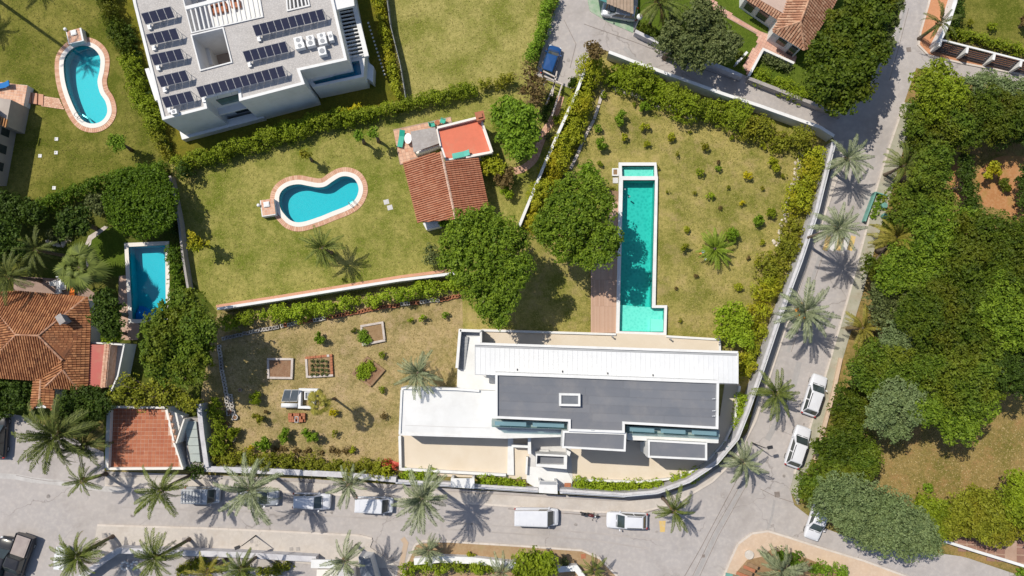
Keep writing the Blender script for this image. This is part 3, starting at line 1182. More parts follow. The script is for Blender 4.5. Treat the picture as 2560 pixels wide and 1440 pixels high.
K1 = xy(PL(spline([(159, 165), (164, 140), (184, 120), (210, 114), (234, 122), (250, 143), (250, 172), (244, 203), (250, 232), (264, 255), (268, 281), (256, 301), (235, 309), (212, 304), (194, 285), (175, 245), (163, 205)], 6), 0.1))
K2 = xy(PL(spline([(a / 2.88 + 420, b / 2.88 + 380) for a, b in [(800, 330), (820, 280), (870, 245), (940, 232), (1010, 244), (1080, 255), (1135, 246), (1185, 212), (1240, 180), (1290, 175), (1340, 195), (1368, 240), (1370, 290), (1340, 350), (1280, 390), (1180, 430), (1080, 470), (960, 505), (890, 495), (840, 450), (808, 400)]], 6), 0.1))
RP = xy(PL([(321, 617), (413, 613), (415, 798), (331, 798)], 0.1))
MP_OUT = xy(PL([(1547, 406), (1641, 406), (1644, 441), (1645, 441), (1639, 763), (1668, 763), (1666, 838), (1540, 833), (1548, 442)], 0.55))
MP_UP = xy(PL([(1554, 415), (1635, 415), (1635, 441), (1555, 441)], 0.4))
MP_LO = xy(PL([(1557, 451), (1637, 451), (1629, 770), (1660, 770), (1658, 831), (1548, 828)], 0.4))
# the villa's sunken planter and pool holes in the ground
HOLES = {'k1': offset(K1, 0.12), 'k2': offset(K2, 0.12), 'rp': offset(RP, 0.1), 'mp': offset(MP_OUT, -0.12)}

b = MB()
b.prism([(-1500, -1500), (1500, -1500), (1500, 1500), (-1500, 1500)], None, 0.0, holes=list(HOLES.values()))
b.build("ground", LAWN_FAR, kind='structure')


def lawn(name, px, m, k, holes=()):
    sheet(name, xy(PL(px, 0.0)), 0.02 + 0.004 * k, m, holes=[HOLES[h] for h in holes])


lawn("lawn", [(-90, -90), (262, -90), (290, 60), (330, 190), (372, 290), (425, 405), (250, 442), (90, 505), (-90, 530)], LAWN_A, 0, ['k1'])
lawn("lawn", [(262, -90), (960, -90), (1004, 250), (860, 290), (425, 405), (372, 290), (330, 190), (290, 60)], LAWN_B, 1)
lawn("lawn", [(955, -90), (1402, -90), (1385, 20), (1335, 160), (1290, 195), (1004, 252)], LAWN_C, 2)
lawn("lawn", [(425, 405), (860, 290), (1004, 250), (1290, 193), (1340, 160), (1400, 200), (1468, 195), (1302, 565), (1155, 682), (542, 778), (470, 690), (440, 500)], LAWN_D, 3, ['k2'])
lawn("lawn", [(1470, 160), (1530, 140), (2080, 335), (2045, 500), (1965, 720), (1885, 900), (1840, 1060), (1760, 1080), (1150, 840), (1150, 682), (1302, 565)], LAWN_E, 4, ['mp'])
lawn("kitchen_garden_ground", [(545, 785), (1155, 700), (1160, 1000), (1010, 1090), (1010, 1175), (520, 1175), (500, 950)], LAWN_F, 5)
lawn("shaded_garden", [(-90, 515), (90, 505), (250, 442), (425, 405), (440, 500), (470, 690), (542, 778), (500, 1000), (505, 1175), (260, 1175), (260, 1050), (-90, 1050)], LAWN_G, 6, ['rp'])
sheet("lush_lawn", xy(PL(spline([(232, 590), (268, 566), (312, 590), (318, 640), (305, 690), (265, 680), (230, 640), (224, 610)], 5))), 0.052, LAWN_LUSH)
lawn("woodland_floor", [(2275, 150), (2700, 190), (2700, 1480), (2420, 1395), (2100, 1330), (1985, 1245), (2030, 1080), (2100, 870), (2150, 640), (2210, 400)], LAWN_H, 7)
lawn("corner_lawn", [(2392, -90), (2700, -90), (2700, 165), (2350, 90)], LAWN_A, 8)
lawn("front_garden", [(1585, -90), (2290, -90), (2210, 150), (2110, 290), (2000, 255), (1850, 190), (1640, 110), (1585, 80)], LAWN_LUSH, 8)

# red earth in the woodland clearings
SOIL_RED = mat("red_earth", (0.36, 0.165, 0.065), (0.42, 0.21, 0.09), 0.5, 0.97, c3=(0.46, 0.27, 0.14), s3=4, a3=0.6, dirt=(0.22, 0.20, 0.04), dscale=0.4, damt=0.6)
sheet("bare_earth", xy(PL(spline([(2370, 440), (2395, 405), (2420, 455), (2415, 515), (2390, 500)], 4))), 0.058, SOIL_RED)
sheet("bare_earth", xy(PL(spline([(2440, 440), (2480, 400), (2520, 390), (2580, 400), (2600, 470), (2560, 560), (2500, 525), (2455, 510)], 4))), 0.058, SOIL_RED)

# ---- streets: one road surface, kerbed pavements on it
ROAD_PX = [(-120, 1010), (60, 1040), (260, 1130), (262, 1178), (480, 1186), (760, 1196), (1000, 1212), (1300, 1232), (1560, 1246), (1700, 1222), (1800, 1160), (1868, 1080), (1905, 940), (1950, 800),
           (2000, 660), (2040, 540), (2068, 430), (2085, 350), (2066, 322), (1900, 268), (1700, 198), (1530, 132), (1487, 118), (1440, 226), (1338, 190), (1372, 60), (1398, 0), (1415, -90), (1600, -90),
           (1590, 78), (1640, 108), (1850, 184), (2012, 250), (2112, 290), (2150, 232), (2205, 150), (2262, 0), (2290, -90), (2345, -90), (2322, 10), (2302, 80), (2297, 112), (2322, 140), (2400, 158),
           (2700, 215), (2700, 260), (2440, 205), (2290, 170), (2262, 250), (2225, 360), (2190, 470), (2160, 590), (2120, 740), (2085, 860), (2060, 950), (2020, 1090), (1985, 1180), (1975, 1225), (1985, 1262),
           (2060, 1320), (2170, 1360), (2400, 1390), (2420, 1395), (2700, 1490), (2700, 1560), (-120, 1560)]
sheet("road", xy(PL(ROAD_PX)), 0.07, ROAD)


def slab(name, px, z1, m, z0=0.0, kind='structure'):
    s = MB()
    s.prism(xy(PL(px, z1)), z0, z1)
    return s.build(name, m, kind=kind)


def kerb(px, z1=0.2, wd=0.22, name="kerb"):
    s = MB()
    q = resample_open(xy(PL(px, z1)), 1.0)
    L, R = outline(q, wd)
    for i in range(len(q) - 1):
        a = [R[i], R[i + 1], L[i + 1], L[i]]
        c = (sum(p[0] for p in a) / 4, sum(p[1] for p in a) / 4)
        a = [(c[0] + (p[0] - c[0]) * 0.985, c[1] + (p[1] - c[1]) * 0.985) for p in a]
        if _area(a) < 0:
            a = a[::-1]
        s.hexa([(x, y, 0.0) for x, y in a], [(x, y, z1 + U(-.006, .006)) for x, y in a])
    return s.build(name, KERB, kind='structure')


def resample_open(pts, step):
    res = [pts[0]]
    for a, b_ in zip(pts, pts[1:]):
        n = max(1, int(math.dist(a, b_) / step))
        for i in range(1, n + 1):
            res.append((a[0] + (b_[0] - a[0]) * i / n, a[1] + (b_[1] - a[1]) * i / n))
    return res


# pavement between the villa wall and the street, curving up the side street
CURVE_IN = [(262, 1190), (500, 1196), (760, 1206), (1000, 1222), (1300, 1240), (1560, 1254), (1650, 1243), (1740, 1208), (1812, 1158), (1868, 1085), (1905, 950), (1950, 812), (2000, 670), (2040, 548), (2075, 440), (2090, 352)]
CURVE_OUT = [(262, 1213), (500, 1217), (760, 1232), (1000, 1246), (1280, 1266), (1480, 1280), (1600, 1281), (1690, 1258), (1780, 1205), (1842, 1145), (1890, 1050), (1930, 925), (1975, 790), (2022, 650), (2060, 545), (2094, 440), (2108, 352)]
slab("pavement", CURVE_IN + CURVE_OUT[::-1], 0.19, PAVE)
kerb(CURVE_OUT)
# south pavement of the street
slab("pavement", [(243, 1314), (520, 1322), (700, 1330), (900, 1340), (932, 1350), (925, 1368), (1000, 1420), (860, 1420), (600, 1392), (330, 1384), (262, 1400), (235, 1360)], 0.19, PAVE)
kerb([(243, 1313), (520, 1321), (700, 1329), (900, 1339), (930, 1347)])
# east side pavement of the side street, mossy
slab("mossy_pavement", [(2262, 255), (2292, 262), (2262, 360), (2232, 470), (2190, 610), (2155, 740), (2118, 860), (2090, 955), (2050, 1090), (2018, 1180), (1995, 1262), (1975, 1225), (1988, 1180), (2022, 1080), (2062, 945),
                       (2087, 860), (2122, 740), (2162, 590), (2192, 470), (2226, 360)], 0.18, PAVE_GREEN)
kerb([(2262, 255), (2226, 360), (2192, 470), (2162, 590), (2122, 740), (2087, 860), (2062, 945), (2022, 1080), (1986, 1185)])
# cream corner island and its pavement along the lane
slab("pavement", [(1795, 1480), (1822, 1410), (1845, 1360), (1880, 1334), (1920, 1328), (1960, 1340), (2060, 1372), (2160, 1402), (2290, 1450), (2330, 1500)], 0.19, PAVE_SAND)
kerb([(1795, 1480), (1822, 1410), (1845, 1360), (1880, 1334), (1920, 1328), (1960, 1340), (2060, 1372), (2160, 1402), (2290, 1450)])
slab("planting_bed", [(1830, 1490), (1842, 1430), (1868, 1400), (1905, 1392), (1930, 1372), (1990, 1385), (2090, 1425), (2200, 1480)], 0.22, SOIL)
# bed with palms south of the street
slab("planting_bed", [(998, 1500), (1012, 1420), (1040, 1360), (1120, 1356), (1300, 1367), (1455, 1378), (1500, 1398), (1545, 1445), (1570, 1500)], 0.16, mat("bed_earth", (0.30, 0.195, 0.105), (0.36, 0.25, 0.145), 0.5, 0.97, c3=(0.42, 0.31, 0.2), s3=4, a3=0.5, dirt=(0.2, 0.18, 0.06), dscale=0.5, damt=0.5))
kerb([(998, 1500), (1012, 1420), (1038, 1362), (1060, 1353), (1120, 1354), (1300, 1365), (1455, 1376), (1500, 1396), (1545, 1443)])
# orange paving of the corner pavement up right
slab("orange_pavement", [(2345, -90), (2322, 10), (2302, 80), (2297, 112), (2322, 137), (2400, 155), (2700, 212), (2700, 185), (2350, 105), (2378, 0), (2395, -90)], 0.19, ORANGE_PAVE)
kerb([(2345, -90), (2322, 10), (2302, 80), (2297, 112), (2322, 138), (2400, 156), (2700, 213)])
# green forecourt of the carport
slab("green_forecourt", [(1462, -30), (1585, -30), (1583, 82), (1520, 55), (1475, 28)], 0.12, mat("green_painted_concrete", (0.23, 0.36, 0.23), (0.40, 0.43, 0.36), 0.8, 0.9, c3=(0.14, 0.30, 0.15), s3=1.5, a3=0.6))

# road repairs and joints (thin sheets a few millimetres up)
zr = [0.074]


def strip(px, wpx, m, name="road_repair", z=None):
    q = xy(PL(px, 0.08))
    L, R = outline(q, wpx / M_PX)
    sheet(name, L + R[::-1], z or zr[0], m)
    zr[0] += 0.0015


strip([(1735, 1450), (1790, 1335), (1862, 1205), (1880, 1180)], 9, ROAD_PATCH)
strip([(1706, 1450), (1752, 1370), (1850, 1185)], 1.6, CRACK, "road_joint")
strip([(1727, 1450), (1783, 1332), (1856, 1203)], 1.2, CRACK, "road_joint")
strip([(1745, 1450), (1797, 1338), (1868, 1210)], 1.2, CRACK, "road_joint")
strip([(1998, 905), (1985, 960), (1950, 1040), (1918, 1100)], 14, ROAD_PATCH)
strip([(2080, 545), (2030, 700), (1970, 880)], 8, ROAD_PATCH)
strip([(2088, 545), (2040, 690), (1978, 880)], 1.2, CRACK, "road_joint")
strip([(2262, 20), (2240, 110), (2215, 200)], 7, ROAD_PATCH)
strip([(2272, 20), (2249, 110), (2224, 200)], 1.2, CRACK, "road_joint")
strip([(1900, 1222), (1940, 1242), (2000, 1262)], 1.2, CRACK, "road_joint")
strip([(1936, 1250), (1930, 1290), (1918, 1326)], 6, ROAD_PATCH)
strip([(-20, 1188), (40, 1192), (80, 1200), (160, 1208), (260, 1222), (330, 1226)], 13, ROAD_PALE)
strip([(40, 1188), (90, 1198), (125, 1203), (170, 1202), (230, 1214)], 1.0, CRACK, "road_joint")
strip([(1460, 60), (1600, 110), (1720, 160), (1850, 205)], 1.2, CRACK, "road_joint")
strip([(1410, 50), (1440, 110), (1425, 170)], 1.2, CRACK, "road_joint")
strip([(1560, 120), (1590, 150), (1640, 175)], 10, ROAD_PATCH)
strip([(1270, 1272), (1500, 1290), (1590, 1290), (1720, 1250)], 1.6, CRACK, "road_joint")
strip([(1006, 1345), (1015, 1358), (1006, 1400), (998, 1440)], 12, mat("washed_sand", (0.47, 0.35, 0.25), (0.42, 0.33, 0.26), 0.9, 0.95), "sand_wash")
# manhole covers
for px, py, s_, mm in ((1943, 1236, 13, CRACK), (2272, 124, 12, CRACK), (1759, 1390, 7, CRACK), (630, 1352, 8, SLATE), (642, 1363, 5, SLATE), (729, 1372, 9, SLATE), (746, 1372, 9, SLATE), (263, 1338, 13, SLATE), (463, 1350, 13, SLATE), (1458, 1390, 11, BLOCK_R)):
    c = P(px, py, 0.08)
    s = MB()
    zb = 0.205 if mm is SLATE or mm is BLOCK_R else 0.082
    s.box(c.x, c.y, zb - 0.03, zb, s_ / 22, s_ / 22, 0.1)
    s.box(c.x, c.y, zb, zb + 0.012, s_ / 30, s_ / 30, 0.1)
    o = s.build("manhole_cover", mm)
    props(o, {1943: "rusty square drain cover near the mossy pavement at the junction", 2272: "square cover in the road beside the orange paved corner", 1759: "round-ish small cover in the patched trench of the junction",
              630: "small square cover beside the lamp arm on the south pavement", 642: "tiny square cover nearest the lamp mast foot on the south pavement", 729: "western one of two paired square covers in the south pavement",
              746: "eastern one of two paired square covers in the south pavement", 263: "square palm pit at the west end of the south pavement", 463: "square palm pit beside the second leaning palm on the south pavement",
              1458: "clay framed square pit in the brown planting bed"}[px], "manhole cover")

# yellow zebra of the side street under the palm
YEL = mat("yellow_road_paint", (0.62, 0.42, 0.13), (0.55, 0.40, 0.17), 1.5, 0.8, dirt=(0.5, 0.44, 0.38), dscale=2.0, damt=0.8)
WHT = mat("white_road_paint", (0.62, 0.60, 0.58), (0.55, 0.53, 0.5), 1.5, 0.8)
for i, x in enumerate((2072, 2088, 2104, 2120, 2134)):
    sheet("road_marking", xy(PL([(x - 6, 588), (x + 6, 592), (x - 4, 628), (x - 16, 624)], 0.08)), 0.0865, YEL if i % 2 == 0 else WHT)
sheet("road_marking", xy(PL([(1648, 1302), (1664, 1302), (1662, 1330), (1650, 1330)], 0.08)), 0.0875, YEL)

# ---- paved corner of the lane at the lower right: every square slab is its own piece
SL1 = mat("brown_square_slab", (0.29, 0.165, 0.125), (0.24, 0.135, 0.105), 1.2, 0.9)
s = MB()
s.prism(xy(PL([(2352, 1345), (2560, 1352), (2700, 1380), (2700, 1490), (2545, 1415), (2470, 1392), (2390, 1365)])), None, 0.09)
base = s.build("paved_forecourt", GROUT, kind='structure')
poly = xy(PL([(2385, 1345), (2505, 1352), (2515, 1408), (2470, 1392), (2385, 1366)]))
poly2 = xy(PL([(2530, 1325), (2620, 1345), (2620, 1440), (2530, 1405)]))
cm = None
for pl_ in (poly, poly2):
    c0 = (sum(p[0] for p in pl_) / len(pl_), sum(p[1] for p in pl_) / len(pl_))
    for i in range(-8, 9):
        for j in range(-5, 6):
            a = -0.06
            x, y = i * 1.06, j * 0.86
            wx, wy = c0[0] + x * math.cos(a) - y * math.sin(a), c0[1] + x * math.sin(a) + y * math.cos(a)
            if inside((wx, wy), pl_):
                if cm is None:
                    q = MB()
                    q.box(0, 0, 0, 0.035, 0.92, 0.72, a)
                    cm = q.mesh("paving_slab", SL1)
                o = link_mesh("paving_slab", cm, base)
                o.location = (wx, wy, 0.09 + U(-.004, .004))
                o.rotation_euler = (0, 0, U(-.015, .015))

# ---- pools
def kidney(label, water, seed):
    t = thing("swimming_pool", label, "swimming pool", (*water[0], 0))
    pool_basin(t, water, 0.10, -1.25, BASIN_K)
    s = MB()
    s.prism(offset(water, 0.01), None, -0.02)
    s.build("water", WATER_K, t)
    s = MB()
    s.prism(offset(water, 0.52), -0.3, 0.118, holes=[water])
    s.build("coping", COPING, t)
    s = MB()
    ring_pieces(s, water, 0.53, 1.05, -0.05, 0.09, 0.16, 0.02)
    s.build("brick_surround", BRICK, t, kind='stuff')
    return t


k1 = kidney("kidney shaped pool with palm shadow across it, on the lawn in the upper left", K1, 1)
k2 = kidney("kidney shaped pool on the lawn west of the red tiled casita", K2, 2)


def ladder(t, a, b):
    """two bent steel rails of a pool ladder from a (deck) to b (water)"""
    s = MB()
    a, b = P(*a, 0.1), P(*b, 0.1)
    d = (b - a).normalized()
    n = Vector((-d.y, d.x, 0)) * 0.27
    for k in (-1, 1):
        s.tube([a + n * k, a + n * k + Vector((0, 0, 0.6)), a.lerp(b, 0.5) + n * k + Vector((0, 0, 0.8)), b + n * k + Vector((0, 0, 0.5)), b + n * k - Vector((0, 0, 1.1))], 0.03, 6)
    for z in (-0.2, -0.5, -0.8):
        s.beam(b - n + Vector((0, 0, z)), b + n + Vector((0, 0, z)), 0.08, 0.03)
    return s.build("ladder", STEEL, t)


ladder(k1, (196, 297), (207, 288))
ladder(k2, (884, 513), (878, 504))
# skimmer jets / inlets of the blue pools
for t, pts in ((k2, [(895, 470), (880, 440)]),):
    pass

t = thing("swimming_pool", "rectangular blue pool beside the clipped hedge on the left", "swimming pool", (*RP[0], 0))
pool_basin(t, RP, 0.10, -1.5, BASIN_R)
s = MB()
s.prism(RP, None, -0.02)
s.build("water", WATER_K, t)
s = MB()
ow = offset(RP, 0.45)
s.prism(ow, -0.3, 0.118, holes=[RP])
s.build("coping", COPING, t)
STEPB = mat("blue_pool_step", (0.02, 0.20, 0.60), (0.03, 0.25, 0.65), 1.0, 0.5)
for k, r in enumerate((1.55, 1.15, 0.75)):
    c = P(334, 797, 0)
    s = MB()
    s.prism([(c.x, c.y)] + [(c.x + r * math.cos(a * math.pi / 16), c.y + r * math.sin(a * math.pi / 16)) for a in range(9)], -1.49, -1.05 + 0.3 * k)
    s.build("pool_step", STEPB, t)

# main pool: raised rim, upper basin, long basin with shelf and step
t = thing("swimming_pool", "long turquoise lap pool with white rim in front of the white villa", "swimming pool", (*MP_OUT[0], 0))
s = MB()
s.prism(MP_OUT, 0.0, 0.55, holes=[MP_UP, MP_LO])
s.build("rim", WHITE, t)
SH = xy(PL([(1548, 452), (1548, 452)], 0.4))
pool_basin(t, MP_LO, 0.54, -1.05, BASIN_M)
pool_basin(t, MP_UP, 0.54, -0.25, BASIN_SH)
s = MB()
s.prism(offset(MP_LO, 0.01), None, 0.42)
s.prism(offset(MP_UP, 0.01), None, 0.425)
s.build("water", WATER_M, t)
s = MB()                                            # shallow end: raised floor, side bench and top step
s.prism(xy(PL([(1549, 762), (1660, 771), (1658, 830), (1549, 827)], -0.35)), -1.04, -0.32)
s.build("shallow_floor", BASIN_SH, t)
s = MB()
s.prism(xy(PL([(1627, 797), (1658, 799), (1657, 829), (1626, 829)], 0.2)), -0.31, 0.27)
s.build("entry_step", BASIN_STEP, t)
s = MB()
s.prism(xy(PL([(1557, 446), (1636, 446), (1636, 450), (1557, 450)], 0.4)), 0.3, 0.50)
s.build("weir_wall", BASIN_STEP, t)
for pp in ((1562, 474), (1573, 492)):
    s = MB()
    c = P(*pp, 0.2)
    s.tube([(c.x, c.y, -0.2), (c.x, c.y, 0.43)], 0.09, 8)
    s.build("inlet", STEEL, t)

# decking west of the lap pool
dk = thing("pool_deck", "brown timber deck along the west side of the lap pool", "decking", P(1510, 700, 0))
D1 = [(1522, 476), (1547, 478), (1541, 832), (1477, 830), (1479, 640), (1520, 590)]
s = MB()
s.prism(xy(PL(D1, 0.3)), 0.0, 0.30)
s.build("deck_frame", WOOD, dk)
piece_field(xy(PL(D1, 0.33)), 0.15, 3.0, 0.305, WOOD_DECK, dk, rot=-0.01, gap=0.012, h=0.025, name="deck_boards")

# shower tray and small hatch north west of the lap pool
t = thing("pump_hatch", "white framed brown hatch beside the top corner of the lap pool", "hatch", P(1539, 431))
s = MB()
s.wall(xy(PL([(1532, 422), (1545, 422), (1545, 438), (1532, 438)], 0.3)), 0.14, 0, 0.3, True)
s.build("frame", WHITE, t)
s = MB()
s.prism(xy(PL([(1533, 423), (1545, 423), (1545, 438), (1533, 438)], 0.3)), 0, 0.22)
s.build("lid", WOOD, t)
s = MB()
s.prism(xy(PL([(1532, 444), (1545, 444), (1545, 458), (1532, 458)], 0.1)), 0, 0.12)
props(s.build("paving_stone", GREY_STONE), "pale square stone with green cap beside the lap pool corner", "paving stone")

# pump houses beside the kidney pools
def pump_house(label, px, rot, sx_, sy_, z=0.9):
    c = P(*px, z)
    t = thing("pump_house", label, "pump house", (c.x, c.y, 0))
    s = MB()
    s.box(c.x, c.y, 0, z, sx_, sy_, rot)
    s.build("wall", WHITE, t)
    piece_field([(c.x + a * math.cos(rot) - b * math.sin(rot), c.y + a * math.sin(rot) + b * math.cos(rot)) for a, b in ((-sx_ / 2 + .1, -sy_ / 2 + .1), (sx_ / 2 - .1, -sy_ / 2 + .1), (sx_ / 2 - .1, sy_ / 2 - .1), (-sx_ / 2 + .1, sy_ / 2 - .1))],
                0.3, 0.3, z, BRICK, t, rot=rot, name="roof_tiles")
    s = MB()
    s.box(c.x - 0.1, c.y + 0.35, z + 0.01, z + 0.16, 0.65, 0.6, rot)
    s.build("lid", WHITE, t)
    s = MB()
    s.box(c.x - 0.1, c.y + 0.35, z + 0.16, z + 0.2, 0.42, 0.38, rot)
    s.build("vent_cap", WHITE_METAL, t)
    return t


pump_house("small pump house with white lid at the top of the upper left kidney pool", (187, 90), 0.25, 1.8, 1.6)
pump_house("small pump house with pale lid at the west end of the casita kidney pool", (669, 519), 0.15, 1.55, 1.9)
for px, py, lb in ((163, 73, "round white lamp beside the upper left pump house"), (646, 513, "round white lamp beside the casita pool pump house")):
    c = P(px, py, 1.1)
    t = thing("garden_lamp", lb, "garden lamp", (c.x, c.y, 0))
    s = MB()
    s.tube([(c.x, c.y, 0), (c.x, c.y, 1.0)], 0.05, 6)
    s.build("post", DARK, t)
    s = MB()
    s.smooth = True
    s.ellipsoid((c.x, c.y, 1.1), (0.2, 0.2, 0.2), 10, 8)
    s.build("globe", PLASTIC_W, t)

# brick path with steps from the house terrace to the upper left pool
t = thing("garden_path", "stepped brick path from the terrace to the upper left pool", "path", P(120, 250))
s = MB()
s.prism(xy(PL([(108, 240), (148, 246), (160, 273), (106, 266)], 0.05)), 0, 0.07)
s.build("path_bed", GROUT, t)
piece_field(xy(PL([(108, 240), (148, 246), (160, 273), (106, 266)], 0.05)), 0.3, 0.2, 0.07, BRICK, t, rot=-0.15, brick=True, name="paving_bricks")
for i in range(3):
    x = 68 + i * 14
    s = MB()
    s.prism(xy(PL([(x, 230 + i * 2), (x + 12, 232 + i * 2), (x + 11, 259 + i * 2), (x - 1, 257 + i * 2)], 0.2)), 0, 0.42 - 0.12 * i)
    s.build("step", BRICK, t)

# curved brick path east of the casita
q = spline([(1285, 428), (1310, 420), (1335, 398), (1350, 360), (1362, 330), (1385, 290), (1402, 240)], 6, False)
L, R = outline(xy(PL(q, 0.06)), 0.85)
t = thing("garden_path", "curved pink brick path from the casita up to the blue car", "path", P(1330, 400))
s = MB()
s.prism(L + R[::-1], 0, 0.065)
s.build("path_bed", GROUT, t)
s = MB()
for i in range(len(L) - 1):
    a0, a1, b0, b1 = Vector(L[i]), Vector(L[i + 1]), Vector(R[i]), Vector(R[i + 1])
    for k in range(4):
        for e in range(2):
            p = [a0.lerp(b0, k / 4 + .01), a0.lerp(b0, (k + 1) / 4 - .01), a1.lerp(b1, (k + 1) / 4 - .01), a1.lerp(b1, k / 4 + .01)]
            f0, f1 = e / 2 + 0.02, (e + 1) / 2 - 0.02
            q4 = [p[0].lerp(p[3], f0), p[1].lerp(p[2], f0), p[1].lerp(p[2], f1), p[0].lerp(p[3], f1)]
            pts = [(v.x, v.y) for v in q4]
            if _area(pts) < 0:
                pts.reverse()
            s.tint = random.random()
            s.hexa([(x, y, 0.05) for x, y in pts], [(x, y, 0.085) for x, y in pts])
s.build("paving_bricks", BRICK, t, kind='stuff')

# pink paving beside the rectangular pool
sheet("pool_side_paving", xy(PL([(298, 690), (322, 688), (330, 800), (350, 812), (345, 850), (300, 850), (296, 760)])), 0.06, mat("pink_crazy_paving", (0.42, 0.28, 0.22), (0.50, 0.36, 0.29), 1.2, 0.9, c3=(0.3, 0.2, 0.15), s3=4, a3=0.6))
# stepping path and rubble border in the shaded garden
sheet("garden_path_edge", xy(PL([(214, 610), (222, 590), (262, 565), (272, 568), (230, 600), (222, 640), (228, 700), (218, 700)])), 0.06, PALE_WOOD)


def rubble(label, pts, n, r=0.25, m=STONE, name="rubble_border", spread=0.25, cat="stone border"):
    t = thing(name, label, cat, P(*pts[0]))
    q = PL(pts)
    seg = [(b_ - a).length for a, b_ in zip(q, q[1:])]
    T = sum(seg)
    protos = []
    for k in range(3):
        s = MB()
        rr = random.Random(k)
        s.ellipsoid((0, 0, 0), (1, 0.75, 0.5), 7, 5)
        s.v = [tuple(c * rr.uniform(0.82, 1.12) for c in p) for p in s.v]
        s.tint = None
        s.t = [0.15 + 0.35 * k] * len(s.f)
        protos.append(s.mesh("stone", m))
    for i in range(n):
        d = T * (i + 0.5) / n
        for a, b_, L_ in zip(q, q[1:], seg):
            if d <= L_:
                c = a.lerp(b_, d / L_)
                break
            d -= L_
        o = link_mesh("stone", protos[i % 3], t)
        k = r * U(0.6, 1.25)
        o.location = c - q[0] + Vector((U(-spread, spread), U(-spread, spread), 0.08))
        o.scale = (k, k, k)
        o.rotation_euler = (0, 0, U(0, 6.28))
    return t


rubble("pale rubble edging along the north hedge of the orchard lawn", [(1530, 218), (1580, 232), (1640, 262), (1700, 280), (1740, 300)], 60, 0.3)
rubble("rubble edging along the east hedge of the orchard lawn", [(2000, 380), (1990, 440), (1975, 500), (1955, 570), (1935, 620)], 60, 0.24, spread=0.4)
rubble("curved rubble edging in the shaded garden", [(120, 605), (150, 612), (180, 598)], 26, 0.22)
rubble("stone edging round the big trunk in the woodland clearing", [(2480, 1330), (2520, 1335)], 6, 0.2)

# sleepers laid as a line along the west hedge of the orchard: each timber is a piece
t = thing("sleeper_edging", "line of pale sleepers between the yellow hedge and the orchard lawn", "edging", P(1490, 260))
q = PL([(1508, 225), (1485, 300), (1455, 355), (1445, 385), (1425, 425)])
for a, b_ in zip(q, q[1:]):
    n = max(1, int((b_ - a).length / 1.4))
    for i in range(n):
        s = MB()
        s.beam(a.lerp(b_, (i + .04) / n) + Vector((U(-.05, .05), 0, .1)), a.lerp(b_, (i + .96) / n) + Vector((U(-.05, .05), 0, .1)), 0.34, 0.2)
        s.build("sleeper", PALE_WOOD, t)

# slabs and covers on lawns
for pts, lb in (((966, 505), "upper pale slab on the lawn west of the casita"), ((975, 519), "lower pale slab on the lawn west of the casita")):
    c = P(*pts)
    s = MB()
    s.box(c.x, c.y, 0, 0.07, 0.6, 0.55, 0.25)
    s.box(c.x, c.y, 0.07, 0.085, 0.36, 0.3, 0.25)
    props(s.build("stone_slab", GREY_STONE), lb, "stone slab")
for (x, y), lb in zip(((142, 348), (141, 382), (101, 390), (136, 470)), ("small white drain box nearest below the upper left pool", "small white drain box just below another on the left lawn", "small white drain box nearest the shaded house wall", "small white drain box by the long hedge on the left lawn")):
    c = P(x, y)
    s = MB()
    s.wall([(c.x - .15, c.y - .15), (c.x + .15, c.y - .15), (c.x + .15, c.y + .15), (c.x - .15, c.y + .15)], 0.09, 0, 0.09, True)
    s.box(c.x, c.y, 0, 0.05, 0.22, 0.22)
    props(s.build("drain_box", WHITE), lb, "drain box")

# grass tufts: short blades standing proud so the lawns are not flat sheets
def tufts(name, poly_px, n, m, z, s0=0.07, s1=0.16, hh=0.10):
    pl_ = np.array(xy(PL(poly_px)))
    r_ = np.random.default_rng(n)
    lo, hi = pl_.min(0), pl_.max(0)
    pts = r_.random((int(n * 2.2), 2)) * (hi - lo) + lo
    x, y = pts[:, 0], pts[:, 1]
    ins = np.zeros(len(pts), bool)
    j = len(pl_) - 1
    for i in range(len(pl_)):
        xi, yi = pl_[i]
        xj, yj = pl_[j]
        c = ((yi > y) != (yj > y)) & (x < (xj - xi) * (y - yi) / (yj - yi + 1e-9) + xi)
        ins ^= c
        j = i
    for hp in HOLES.values():
        hp = np.array(hp)
        c0 = hp.mean(0)
        lo_, hi_ = hp.min(0) - 1.4, hp.max(0) + 1.4
        ins &= ~((x > lo_[0]) & (x < hi_[0]) & (y > lo_[1]) & (y < hi_[1]))
    pts = pts[ins][:n]
    n = len(pts)
    a = r_.random(n) * 6.283
    sz = r_.uniform(s0, s1, n)
    V = np.zeros((n, 4, 3))
    d = np.stack([np.cos(a), np.sin(a)], 1)
    V[:, 0, :2] = pts - d * sz[:, None] * 0.5
    V[:, 1, :2] = pts + d * sz[:, None] * 0.5
    e = np.stack([-d[:, 1], d[:, 0]], 1) * sz[:, None] * 0.55
    V[:, 2, :2] = V[:, 1, :2] + e
    V[:, 3, :2] = V[:, 0, :2] + e
    V[:, :2, 2] = z
    V[:, 2:, 2] = z + hh * r_.uniform(0.5, 1.2, n)[:, None]
    me = np_mesh(name, V.reshape(-1, 3), n, m, r_.random(n))
    o = link_mesh(name, me)
    props(o, kind='stuff')
    return o


